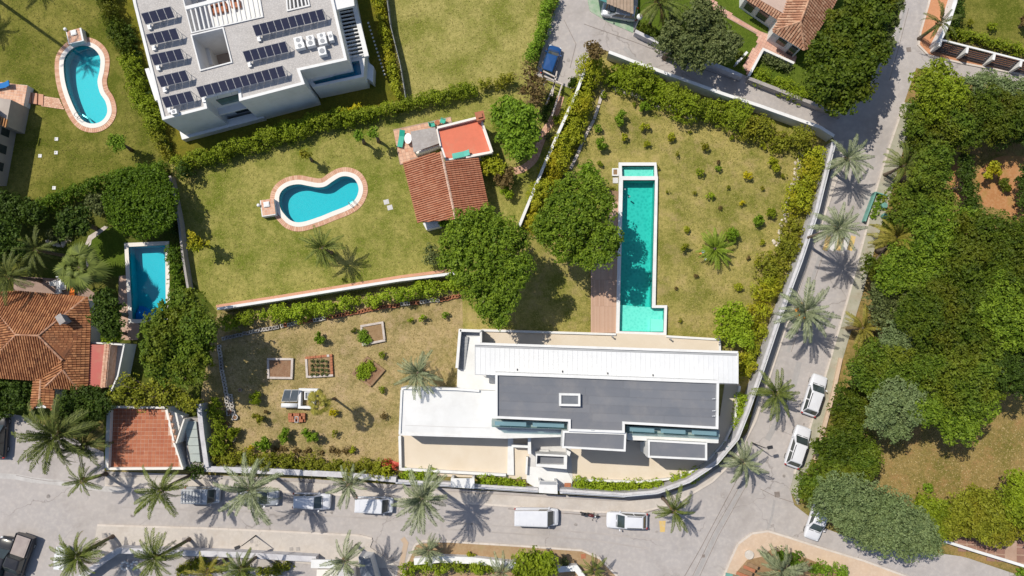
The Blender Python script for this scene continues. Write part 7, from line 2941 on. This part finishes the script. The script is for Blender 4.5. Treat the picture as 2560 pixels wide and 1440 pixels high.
tree("round light green tree at the southern edge of the street bed", [(1310, 1410, 30), (1345, 1400, 28), (1365, 1410, 26), (1335, 1425, 30), (1375, 1425, 18), (1300, 1435, 22)], 5.0, 'hedge', seed=34, sub=.5)
tree("small green ball tree on the wall by the grey roof panels", [(491, 1177, 20)], 2.6, 'dark', seed=35, sub=.3, leaf=.18)

# woodland on the right: crowns one can tell apart
forest = [
    ("green crown at the top left of the woodland beside the orange corner", [(2350, 185, 40), (2320, 215, 45), (2380, 225, 45), (2330, 260, 45), (2360, 260, 45)], 7.5, 'hedge', .55, .6),
    ("silvery bush thicket along the upper right road", [(2430, 215, 36), (2470, 205, 34), (2510, 215, 36), (2550, 225, 36), (2590, 230, 40)], 5.0, 'grey', .9, .5),
    ("wide dark green crown in the upper right woodland", [(2430, 275, 55), (2490, 265, 55), (2460, 310, 55), (2520, 300, 50), (2560, 270, 45)], 6.0, 'forest', .6, .6),
    ("dark crown filling the right edge above the clearing", [(2550, 320, 42), (2590, 290, 60), (2500, 335, 32), (2590, 345, 40)], 4.5, 'dark', .6, .6),
    ("green crown above the upper palm on the side street", [(2310, 320, 45), (2340, 350, 50), (2290, 360, 30), (2375, 320, 45), (2380, 350, 32), (2420, 350, 26)], 5.5, 'forest', .6, .6),
    ("green crown left of the narrow red earth strip", [(2330, 410, 45), (2355, 440, 30), (2310, 440, 36), (2350, 385, 36)], 7.0, 'tree', .6, .6),
    ("dark hedge like crown between the two red earth clearings", [(2420, 430, 24), (2425, 470, 24), (2430, 510, 26), (2415, 400, 20)], 4.0, 'dark', .5, .45),
    ("green crown south of the turquoise edged enclosure", [(2260, 500, 45), (2300, 490, 45), (2320, 530, 50), (2270, 540, 40), (2360, 500, 36)], 6.5, 'tree', .6, .6),
    ("deep green crown right of the feathery street palm", [(2370, 560, 50), (2330, 590, 45), (2380, 610, 50), (2420, 550, 40)], 8.0, 'pine', .6, .6),
    ("great spreading crown in the middle of the woodland", [(2440, 590, 55), (2490, 580, 55), (2470, 640, 65), (2430, 660, 55), (2520, 620, 50)], 10.0, 'forest', .6, .6),
    ("crown cut by the right edge beside the great spreading one", [(2560, 600, 50), (2590, 660, 60), (2550, 690, 45), (2600, 560, 40)], 9.0, 'forest', .6, .6),
    ("bright green crown above the parked cars' lane palms", [(2260, 650, 45), (2310, 660, 50), (2230, 690, 40), (2290, 700, 48), (2340, 700, 40)], 7.5, 'pine', .6, .6),
    ("olive green crown in the heart of the woodland", [(2390, 700, 60), (2440, 720, 60), (2360, 740, 50), (2420, 770, 55)], 9.5, 'forest', .6, .6),
    ("pale olive crown beside the drooping yellow palm", [(2200, 740, 36), (2240, 760, 45), (2210, 790, 34), (2270, 740, 36), (2240, 800, 34)], 6.5, 'olive', .7, .55),
    ("dark green crown at the right edge below the middle", [(2510, 720, 55), (2550, 760, 55), (2500, 780, 55), (2590, 740, 55), (2540, 820, 50)], 9.5, 'pine', .6, .6),
    ("blue grey conifer east of the drooping yellow palm", [(2250, 840, 40), (2285, 835, 34), (2270, 865, 32), (2230, 850, 26)], 7.5, 'grey', .8, .5),
    ("broad green crown low in the woodland centre", [(2340, 810, 60), (2390, 840, 60), (2330, 860, 50), (2430, 820, 45)], 9.5, 'forest', .6, .6),
    ("round green crown by the mossy pavement above the cars", [(2180, 890, 45), (2215, 920, 45), (2150, 930, 34), (2180, 950, 40), (2240, 900, 36)], 7.0, 'tree', .6, .6),
    ("dark lower crown casting its shadow on the parched clearing", [(2400, 920, 60), (2450, 910, 60), (2430, 970, 60), (2390, 990, 50), (2480, 950, 50), (2350, 930, 45)], 9.5, 'tree', .6, .6),
    ("southernmost broad crown over the parched clearing", [(2360, 1020, 45), (2410, 1040, 45), (2450, 1010, 45), (2380, 1070, 34), (2420, 1075, 32), (2320, 1030, 34)], 8.5, 'pine', .6, .6),
    ("crown at the right edge above the parched clearing", [(2500, 860, 50), (2550, 900, 50), (2520, 930, 40), (2590, 860, 60), (2560, 960, 34)], 8.5, 'dark', .6, .6),
    ("grey green spreading tree above the clearing's north west corner", [(2240, 985, 38), (2280, 1000, 38), (2210, 1020, 36), (2250, 1040, 38), (2290, 1040, 26), (2190, 1050, 26), (2230, 1075, 26), (2260, 1070, 22)], 9.0, 'grey', .8, .5),
    ("mossy crown shading the upper parked car's kerb", [(2120, 990, 34), (2140, 1030, 40), (2110, 1060, 34), (2160, 990, 36), (2100, 1020, 26)], 5.5, 'forest', .6, .5),
    ("mossy crown shading the lower parked car", [(2090, 1100, 40), (2130, 1090, 45), (2080, 1140, 40), (2150, 1130, 45), (2120, 1160, 45), (2045, 1115, 20)], 5.5, 'forest', .6, .5),
    ("fresh green crown at the clearing's west edge", [(2160, 1170, 36), (2140, 1190, 36), (2180, 1140, 30), (2100, 1190, 34)], 6.0, 'tree', .6, .5),
    ("green crown overhanging the junction drain", [(2030, 1200, 34), (2060, 1180, 40), (2020, 1230, 30), (2060, 1220, 36)], 5.5, 'tree', .7, .5),
    ("silver green tree's upper half beside the lower parked car", [(2090, 1230, 50), (2140, 1230, 45), (2070, 1260, 45), (2120, 1270, 50), (2160, 1260, 40)], 8.5, 'grey', .8, .5),
    ("large silver green tree at the lower right over the lane", [(2200, 1260, 50), (2240, 1280, 50), (2180, 1300, 50), (2230, 1320, 55), (2280, 1310, 50), (2170, 1340, 36), (2210, 1360, 34), (2130, 1310, 40)], 9.0, 'grey', .8, .5),
    ("silver green tree's easternmost lobe over the lane", [(2300, 1350, 36), (2330, 1360, 28), (2270, 1365, 34), (2310, 1330, 32)], 7.5, 'grey', .8, .5),
    ("low yellow green thicket below the parched clearing", [(2310, 1260, 26), (2340, 1280, 32), (2370, 1290, 30), (2350, 1320, 30), (2320, 1290, 28)], 3.5, 'hedge', .7, .5),
    ("yellow green bush mass left of the paved forecourt", [(2410, 1270, 36), (2440, 1250, 34), (2400, 1310, 34), (2440, 1300, 40), (2380, 1320, 26)], 4.5, 'moss', .7, .5),
    ("yellow green bush mass above the paved forecourt", [(2480, 1270, 38), (2500, 1300, 36), (2460, 1320, 32), (2520, 1330, 26), (2490, 1340, 24)], 4.5, 'moss', .7, .5),
    ("round green crown cut by the right edge at the clearing", [(2550, 1215, 38), (2580, 1240, 45), (2535, 1250, 34), (2560, 1280, 34)], 5.0, 'hedge', .6, .5),
    ("olive crown filling the middle of the woodland's upper strip", [(2290, 590, 40), (2240, 560, 30), (2200, 680, 30), (2180, 660, 22)], 6.0, 'forest', .6, .6),
    ("green crown between the pale olive crown and the woodland centre", [(2310, 760, 45), (2280, 790, 40), (2350, 790, 40)], 8.0, 'forest', .6, .6),
    ("mossy crown between the blue grey conifer and the grey green tree", [(2290, 930, 45), (2320, 900, 45), (2300, 960, 40), (2250, 940, 34)], 7.5, 'tree', .6, .6),
    ("olive crown joining the woodland's right middle", [(2470, 840, 45), (2500, 820, 45), (2440, 870, 40)], 9.0, 'forest', .6, .6),
    ("green crown below the orange paved corner by the road", [(2290, 280, 34), (2285, 310, 30), (2400, 310, 36), (2400, 250, 34)], 6.5, 'tree', .6, .6),
    ("low bush under the right edge of the paved forecourt", [(2560, 1310, 26), (2590, 1320, 40)], 3.5, 'moss', .6, .5),
    ("dark bush right of the red earth clearing", [(2570, 460, 30), (2580, 500, 34), (2600, 540, 40), (2570, 420, 20)], 4.0, 'dark', .6, .5),
    ("green bush at the lower tip of the round red clearing", [(2510, 455, 12), (2518, 468, 10)], 1.2, 'forest', .5, .3),
]
for i, (lb, bl, h, kd, jt, sb) in enumerate(forest):
    if bl[0][0] > 2200:
        bl = [(q[0], q[1], q[2] * (1.12 if q[1] > 560 else 1.0)) for q in bl]
    tree(lb, bl, h + (i % 3 - 1) * .3, kd, seed=50 + i, jit=jt, sub=sb * .8, dens=74, leaf=.23 if kd != 'grey' else .22, flat=.48)
tree("tall palm like yellow green shrub in the round red clearing", [(2485, 412, 12), (2480, 425, 12), (2495, 430, 10), (2470, 440, 8)], 2.4, 'yellow', seed=97, sub=.3, jit=.9, name='bush', cat='bush')

# ================================================================ HEDGES
hedge("upper part of the loose hedge between the pool lawn and the solar house", [(262, -30), (275, 40), (290, 95), (312, 130)], 38, 2.2, 'forest', seed=1, uneven=.16, step=.38)
hedge("middle yellowish part of the hedge west of the solar house", [(318, 140), (335, 200), (360, 265), (385, 320)], 46, 2.2, 'hedge', seed=2, uneven=.2, step=.38)
hedge("lower thin part of the hedge west of the solar house", [(372, 300), (395, 345), (412, 390)], 28, 1.6, 'moss', seed=3)
hedge("row of low dark bushes in the solar house's west shadow", [(318, 60), (350, 180), (395, 310), (425, 390)], 18, 1.0, 'dark', seed=4, gap=.2)
hedge("long leafy hedge between the solar house and the casita lawn", [(430, 415), (520, 388), (650, 345), (760, 312), (860, 292)], 42, 2.2, 'hedge', seed=5, uneven=.16, step=.38)
hedge("continuation of the long hedge under the straw lawn", [(865, 292), (940, 275), (1010, 260), (1090, 240), (1180, 218)], 32, 2.0, 'hedge', seed=6, uneven=.16, step=.38)
hedge("eastern end of the long hedge near the rust brown tree", [(1200, 212), (1250, 202), (1290, 190)], 26, 1.8, 'moss', seed=7)
hedge("red flowering strip in the long hedge", [(855, 278), (880, 273), (905, 268)], 9, 2.0, 'gold', seed=8, dens=60)
hedge("trimmed bright hedge beside the blue car's dead end", [(1380, -30), (1368, 30), (1345, 95), (1328, 150)], 34, 2.4, 'citrus', seed=9, uneven=.12)
hedge("yellow orange slim hedge east of the solar house", [(940, -30), (955, 60), (975, 150), (996, 245)], 20, 1.8, 'yellow', seed=10)
hedge("clipped hedge at the left end above the shaded garden", [(0, 530), (60, 515), (95, 508)], 34, 2.6, 'dark', seed=11, uneven=.1, trim=True)
hedge("long clipped hedge above the shaded garden", [(100, 512), (180, 482), (260, 452), (340, 430), (405, 418)], 34, 2.6, 'clip', seed=12, uneven=.12, trim=True)
hedge("clipped hedge along the right side of the rectangular pool", [(432, 612), (436, 660), (440, 720), (446, 745)], 40, 2.0, 'clip', seed=13, trim=True, uneven=.08)
hedge("dark tangled bush at the junction of the two long hedges", [(438, 418), (465, 430)], 36, 3.0, 'dark', seed=14)
hedge("bright bamboo hedge north of the kitchen garden's block border", [(650, 795), (730, 780), (820, 770), (900, 755)], 38, 2.6, 'lime', seed=15, uneven=.5)
hedge("bright bamboo hedge next to the big casita pine", [(915, 752), (1000, 735), (1070, 722), (1150, 705)], 38, 2.6, 'lime', seed=16, uneven=.5)
hedge("shaded western end of the kitchen garden bamboo hedge", [(560, 812), (600, 800), (640, 795)], 34, 2.2, 'hedge', seed=17)
hedge("olive hedge along the street wall, western half", [(535, 1140), (620, 1150), (700, 1158), (760, 1162)], 44, 1.9, 'moss', seed=18, uneven=.3)
hedge("olive hedge along the street wall, eastern half", [(765, 1162), (840, 1170), (920, 1172), (960, 1172)], 44, 1.9, 'moss', seed=19, uneven=.3)
hedge("yellow tipped shrub at the east end of the olive street hedge", [(940, 1168), (975, 1182)], 26, 1.8, 'yellow', seed=20)
hedge("red flowers by the olive street hedge", [(955, 1158), (975, 1162), (988, 1170)], 8, 1.4, 'red', seed=21, dens=60)
hedge("mixed bamboo strip along the kitchen garden's west wall", [(520, 985), (530, 1040), (540, 1090), (545, 1130)], 34, 2.2, 'hedge', seed=22, uneven=.5)
hedge("western tall bamboo hedge of the orchard, upper stretch", [(1490, 160), (1470, 215), (1450, 260), (1430, 310)], 62, 2.8, 'yellow', seed=23, uneven=.45, step=.4)
hedge("western tall bamboo hedge of the orchard, middle stretch", [(1425, 320), (1400, 370), (1385, 420), (1365, 470)], 58, 2.8, 'yellow', seed=24, uneven=.45, step=.4)
hedge("western bamboo hedge of the orchard behind the pool pine", [(1360, 475), (1340, 520), (1325, 560)], 46, 2.4, 'yellow', seed=25, uneven=.45, step=.4)
hedge("northern bamboo hedge of the orchard by the lane corner", [(1520, 170), (1580, 195), (1650, 226), (1700, 248)], 72, 2.8, 'hedge', seed=26, uneven=.4, step=.4)
hedge("northern bamboo hedge of the orchard, middle stretch", [(1705, 248), (1780, 272), (1860, 298)], 74, 2.8, 'hedge', seed=27, uneven=.4, step=.4)
hedge("northern bamboo hedge of the orchard, eastern stretch", [(1865, 304), (1930, 330), (1990, 348), (2035, 368)], 78, 2.8, 'moss', seed=28, uneven=.4, step=.4)
hedge("eastern bamboo hedge of the orchard, upper stretch", [(2044, 375), (2032, 430), (2014, 490), (1996, 530)], 64, 2.6, 'yellow', seed=29, uneven=.35, step=.4)
hedge("eastern bamboo hedge of the orchard, middle stretch", [(1992, 540), (1974, 590), (1955, 640), (1940, 680)], 72, 2.6, 'moss', seed=30, uneven=.35, step=.4)
hedge("eastern bamboo hedge of the orchard, lower stretch", [(1934, 690), (1915, 750), (1897, 800), (1884, 850)], 70, 2.6, 'yellow', seed=31, uneven=.35, step=.4)
hedge("bamboo hedge east of the villa's standing seam roof", [(1880, 860), (1872, 910), (1868, 945)], 40, 2.4, 'yellow', seed=32, uneven=.3, step=.4)
hedge("yellow green shrubs at the east side of the villa terrace", [(1858, 990), (1855, 1030), (1845, 1075)], 26, 1.9, 'lime', seed=33, uneven=.3)
hedge("clipped planter hedge west of the gate canopy", [(1000, 1188), (1040, 1190), (1084, 1190)], 24, 1.2, 'lime', seed=34, uneven=.15)
hedge("clipped planter hedge between the gate canopy and the gate house", [(1192, 1202), (1250, 1205), (1308, 1208)], 26, 1.2, 'lime', seed=35, uneven=.2)
hedge("long clipped planter hedge east of the gate house", [(1440, 1211), (1520, 1216), (1600, 1218), (1655, 1213)], 28, 1.3, 'lime', seed=36, uneven=.25)
hedge("clipped planter hedge curving round the villa terrace corner", [(1672, 1206), (1720, 1190), (1765, 1172)], 24, 1.3, 'lime', seed=37, uneven=.25)
hedge("shaded planting between the terrace wall and the railed wall", [(1775, 1168), (1810, 1130), (1835, 1085)], 16, 1.0, 'hedge', seed=38, uneven=.3)
hedge("dark green hedge of the front garden below the olive trees", [(1600, 60), (1640, 85), (1680, 105)], 32, 1.6, 'forest', seed=39)
hedge("flower bed hedge below the buff roofed house", [(1890, 190), (1930, 200), (1980, 220), (2030, 245)], 40, 1.8, 'hedge', seed=40)
hedge("pink and white flowering plants by the white edged bed", [(1905, 140), (1940, 155), (1975, 170)], 24, 1.2, 'olive', seed=41)
hedge("green hedge behind the louvred corner fence", [(2375, 75), (2440, 92), (2510, 112), (2570, 125)], 20, 1.4, 'hedge', seed=42, uneven=.2)
hedge("dark hedge on the left of the corner lawn", [(2402, -30), (2392, 40), (2380, 80)], 30, 1.8, 'dark', seed=43)
hedge("green mass of shrubs along the bottom beside the lane", [(1010, 1425), (1080, 1418), (1150, 1420), (1230, 1425)], 34, 1.8, 'hedge', seed=44)
hedge("trailing shrubs in the bottom garden, eastern part", [(600, 1420), (660, 1428), (720, 1424), (770, 1430)], 30, 1.2, 'moss', seed=45, gap=.2)
hedge("low shrubs in the bottom garden, middle part", [(440, 1425), (500, 1415), (560, 1420)], 26, 1.0, 'moss', seed=46, gap=.25)
hedge("climber growing along the timber pergola", [(1380, 225), (1370, 265), (1355, 300)], 18, 1.4, 'dark', seed=47)
hedge("clipped green shrub beside the cream corner pavement", [(1940, 1395), (1975, 1400), (1995, 1410)], 34, 1.6, 'clip', seed=48, uneven=.1)
hedge("bushy green hedge at the bottom edge right of the cream corner", [(2030, 1425), (2080, 1428), (2120, 1440)], 38, 1.6, 'citrus', seed=49)
hedge("leafy edge of the corner lot at the far bottom right", [(2545, 1425), (2580, 1440)], 22, 1.2, 'citrus', seed=51)
hedge("herb patch inside the turquoise edged enclosure", [(2200, 492), (2190, 530), (2180, 546)], 20, .7, 'citrus', seed=52)
hedge("low planting by the curved edge in the shaded garden", [(120, 590), (160, 590), (200, 560), (225, 545)], 22, .8, 'olive', seed=53, gap=.2)
hedge("dark ivy edge below the clipped evergreen", [(430, 560), (436, 590)], 22, 1.6, 'dark', seed=54)
hedge("sandy weeds along the garden's south border", [(650, 1118), (720, 1125), (800, 1130), (880, 1128)], 14, .3, 'brown', seed=55, gap=.4, dens=25)

# ================================================================ SHRUBS AND SAPLINGS (px, py, radius px, kind, label)
for px, py, r, kd, lb in (
        (1550, 297, 19, 'citrus', "large round green fruit tree in the orchard's northwest, pointed crown"), (1610, 268, 15, 'citrus', "dark green round fruit tree close to the north rubble edging"),
        (1502, 362, 17, 'citrus', "tall green fruit tree east of the sleeper edging"), (1497, 320, 11, 'citrus', "small green bush above the tall fruit tree near the sleepers"),
        (1510, 238, 9, 'hedge', "tiny shaded bush at the orchard's northwest corner"), (1611, 318, 12, 'yellow', "yellow green sapling east of the pointed fruit tree"),
        (1561, 344, 10, 'yellow', "small yellow green sapling directly below the pointed fruit tree"), (1617, 360, 9, 'yellow', "little sapling right above the lap pool's north end"),
        (1676, 341, 11, 'yellow', "round sapling northeast of the lap pool's top"), (1692, 386, 8, 'moss', "dry small sapling between two round ones north of the pool"),
        (1758, 368, 12, 'moss', "greyish sapling in the upper middle of the orchard"), (1750, 432, 11, 'hedge', "slim green sapling east of the pool's upper basin"),
        (1795, 422, 9, 'citrus', "dark little sapling beside the slim one"), (1870, 440, 12, 'gold', "bright golden yellow bush in the east of the orchard"),
        (1935, 412, 18, 'yellow', "big yellow green fruit tree near the orchard's east hedge"), (1908, 367, 9, 'yellow', "small yellow sapling south of the north hedge, east part"),
        (1695, 290, 11, 'yellow', "golden tipped bush at the end of the north rubble edging"), (1773, 490, 10, 'lime', "lime sapling east of the lap pool, upper middle"),
        (1855, 508, 9, 'gold', "small golden sapling below the bright golden bush"), (1735, 483, 6, 'moss', "tiny sapling beside the lime one"),
        (1714, 574, 9, 'yellow', "small yellow sapling east of the lap pool's middle"), (1712, 618, 14, 'moss', "brownish green shrub west of the cycad"),
        (1835, 588, 18, 'citrus', "leafy shrub northeast of the cycad"), (1892, 549, 16, 'citrus', "round green fruit tree with dark shadow near the east hedge"),
        (1927, 532, 14, 'hedge', "shrub squeezed against the eastern rubble edging"), (1904, 606, 9, 'yellow', "small yellow shrub beside the eastern bamboo hedge"),
        (1848, 715, 11, 'yellow', "yellow green sapling southeast of the cycad"), (1870, 645, 6, 'brown', "withered twig plant east of the cycad"),
        (1690, 722, 5, 'brown', "brown dry plant southeast of the lap pool's middle"), (1500, 410, 8, 'hedge', "little bush between the sleepers and the pump hatch"),
        (1795, 405, 6, 'brown', "dry leaning twig in the upper east orchard"), (1270, 484, 18, 'lime', "lime green shrub on the strip east of the casita"),
        (800, 843, 18, 'citrus', "round green shrub above the empty raised bed"), (1026, 800, 9, 'lime', "small lime plant west of its neighbour under the pot border"),
        (1058, 795, 12, 'lime', "lime sapling with dark shadow north of the villa's west end"), (1115, 788, 11, 'citrus', "small green shrub near the foot of the big casita pine"),
        (957, 888, 9, 'hedge', "sapling right of the diamond turned bed"), (955, 975, 9, 'hedge', "sapling below the diamond turned bed"),
        (885, 826, 7, 'forest', "tiny weed left of the upper raised bed"), (836, 1031, 11, 'gold', "golden shrub southeast of the solar water heater"),
        (960, 1040, 9, 'brown', "brownish sapling near the villa's white west wing"), (637, 993, 17, 'hedge', "spreading shrub at the edge of the tree shade in the kitchen garden"),
        (648, 1047, 18, 'moss', "large leaved plant with long thin shadow in the west kitchen garden"), (712, 1088, 18, 'citrus', "leafy shrub south of the brick stack"),
        (776, 1088, 20, 'citrus', "broad leafy shrub right of the one south of the brick stack"), (838, 1082, 11, 'moss', "small olive plant east of the two leafy shrubs"),
        (583, 1082, 18, 'hedge', "shrub beside the pale stones in the southwest kitchen garden"), (655, 1108, 24, 'citrus', "big rounded bush on the olive hedge's north side"),
        (630, 1117, 10, 'gold', "bright yellow flowers left of the big rounded bush"), (882, 1125, 9, 'yellow', "tiny yellow plant in the dry south border"),
        (2480, 68, 12, 'hedge', "young tree on the corner lawn by the fence"), (2425, 60, 10, 'moss', "low bush at the corner lawn's left"),
        (2320, 1222, 12, 'citrus', "lone small shrub in the parched clearing"), (1176, 1388, 10, 'yellow', "small yellow shrub in the brown street bed"),
        (1408, 1402, 12, 'olive', "greyish bush right of the round tree in the street bed"), (2190, 1180, 7, 'forest', "tiny green plant at the clearing's west rim"),
        (1395, 300, 14, 'hedge', "shrub between the brick path and the thin white wall"), (1370, 345, 11, 'olive', "pale shrub lower along the brick path"),
        (1432, 213, 17, 'dark', "round dark bush against the thin white wall at the dead end"), (1850, 142, 16, 'forest', "bush at the foot of the front path"),
        (1530, 470, 6, 'moss', "low tuft just left of the lap pool's inlet end"), (1725, 330, 5, 'moss', "tiny dry tuft between two saplings near the north rubble"), (1830, 345, 7, 'hedge', "weedy tuft below the north hedge, centre"),
        (1960, 440, 7, 'moss', "dry weedy tuft near the eastern hedge"), (1820, 470, 6, 'moss', "grey tuft between the golden bush and the lime sapling"), (1670, 480, 5, 'moss', "small tuft close to the lap pool's east wall"),
        (1800, 520, 6, 'brown', "brown tuft north of the cycad"), (1905, 470, 6, 'moss', "tuft south of the golden yellow bush"), (1700, 800, 6, 'moss', "tuft near the lap pool's entry step"), (1960, 360, 8, 'hedge', "weeds where the north and east hedges meet"),
        (1740, 690, 6, 'brown', "flattened dry tuft south of the cycad"), (1585, 262, 6, 'hedge', "tiny bush below the north rubble edging's start"), (1645, 420, 5, 'moss', "weed at the lap pool's northeast corner"),
        (505, 1400, 10, 'lime', "lime plant with white stones in the bottom garden"), (665, 1030, 6, 'brown', "dry tuft near the large leaved plant"),
        (2560, 60, 20, 'brown', "bare brown bush at the right edge of the corner lawn"), (860, 700, 5, 'forest', "weed in the casita lawn's south")):
    shrub(lb, px, py, r, kd)
# round cycad with fronds
palm("round bright green cycad in the orchard east of the lap pool", 1788, 622, 44, 0.9, 'lime', n=44, up=.45, skirt=.1, tr=.28, seed=70, name='cycad', cat='cycad')

# ================================================================ PALMS
palm("small palm at the western end of the street wall", 205, 1203, 46, 5.2, 'green', 18, seed=1, lean=(.3, .1))
palm("leaning palm below the red tiled garage terrace", 402, 1226, 70, 7.0, 'green', 24, seed=2, lean=(0, -.3))
palm("widest leaning palm spreading over the silver car", 626, 1224, 86, 7.4, 'grey', 28, seed=3, lean=(-.2, 0))
palm("thin grey palm between the white hatchback and small van", 872, 1212, 56, 5.6, 'grey', 20, seed=4)
palm("tall street palm in front of the villa's west gate", 1056, 1248, 74, 8.8, 'grey', 36, seed=5)
palm("yellow tinged palm by the curve at the junction", 1684, 1277, 56, 4.2, 'green', 20, seed=6, lean=(.3, -.5))
palm("grey palm at the corner of the railed wall", 1858, 1155, 54, 3.6, 'grey', 26, seed=7)
palm("green grey palm beside the upper parked car", 1940, 984, 60, 4.2, 'green', 26, seed=8, lean=(.2, 0))
palm("large palm with orange fruit on the side street", 2012, 779, 72, 6.3, 'grey', 36, seed=9, fruit=True)
palm("tall palm above the yellow road marking", 2095, 570, 66, 9.0, 'grey', 34, seed=10, lean=(.4, 0))
palm("northern pale palm of the side street", 2120, 396, 56, 5.2, 'grey', 28, seed=11)
palm("yellow green palm in the woodland edge opposite the tall one", 2242, 592, 66, 5.0, 'yellow', 30, seed=12)
palm("green palm at the woodland edge near the top of the side street", 2262, 414, 52, 4.5, 'green', 26, seed=13)
palm("drooping golden palm at the woodland edge", 2158, 820, 52, 4.0, 'yellow', 24, seed=14, dead=5)
palm("shaggy brown green palm beside the carport", 1648, 5, 66, 6.0, 'green', 34, seed=15, dead=10, skirt=.6)
palm("lawn palm south of the casita kidney pool", 806, 620, 56, 4.0, 'green', 26, seed=16)
palm("blue green palm touching the villa's white west wing", 1044, 932, 56, 5.2, 'grey', 30, seed=17, up=.3)
palm("thin palm beside the solar water heater", 796, 1008, 34, 7.0, 'yellow', 20, seed=18, tr=.13, skirt=.15, fan=True)
palm("huge date palm beside the red tiled garage terrace", 140, 1090, 90, 6.5, 'dark', 44, seed=19, tr=.3)
palm("second date palm crown overlapping the huge one", 208, 1112, 60, 5.0, 'dark', 26, seed=20)
palm("fan palm in the shaded garden left of the rectangular pool", 196, 668, 64, 5.0, 'green', 30, seed=21, fan=True)
palm("dark feather palm at the left edge of the shaded garden", 20, 690, 62, 5.5, 'dark', 26, seed=22)
palm("dark feather palm left of the fan palm", 90, 625, 56, 5.0, 'dark', 24, seed=23)
palm("dense green and brown palm beside the white container", 195, 1390, 60, 5.0, 'green', 40, seed=24, dead=10, up=.3, lean=(-1.0, -.8))
palm("leaning palm over the south pavement wall, western one", 388, 1396, 66, 5.5, 'green', 28, seed=25, lean=(-1.2, -.6))
palm("leaning palm cut by the bottom edge behind the lamp post", 602, 1424, 56, 6.0, 'green', 22, seed=26)
palm("palm over the bottom garden near the white stones", 520, 1432, 50, 5.0, 'yellow', 20, seed=27)
palm("spidery palm at the south pavement's eastern end", 862, 1402, 62, 6.0, 'grey', 18, seed=28)
palm("compact palm at the west end of the brown street bed", 1072, 1376, 40, 3.0, 'grey', 28, seed=29, up=.2)
palm("slim palm at the bottom behind the white garden wall", 1255, 1432, 46, 4.0, 'grey', 16, seed=30)
palm("small palm at the east tip of the brown street bed", 1487, 1425, 36, 2.8, 'green', 18, seed=31)
palm("grey green palm on the cream corner", 1955, 1425, 62, 3.5, 'grey', 26, seed=32, up=.2)
palm("thin dark palm leaning over the orange pavement", 2352, 56, 50, 4.5, 'dark', 14, seed=33)
palm("very tall palm outside the upper left corner whose shadow crosses the kidney pool", -420, -281, 60, 20.5, 'dark', 22, seed=34, tr=.2)
palm("palm outside the top edge above the kidney pool lawn", -225, -262, 60, 12.0, 'dark', 26, seed=36)
palm("palm beyond the left edge beside the upper lawn", -251, -86, 50, 9.0, 'dark', 24, seed=37)
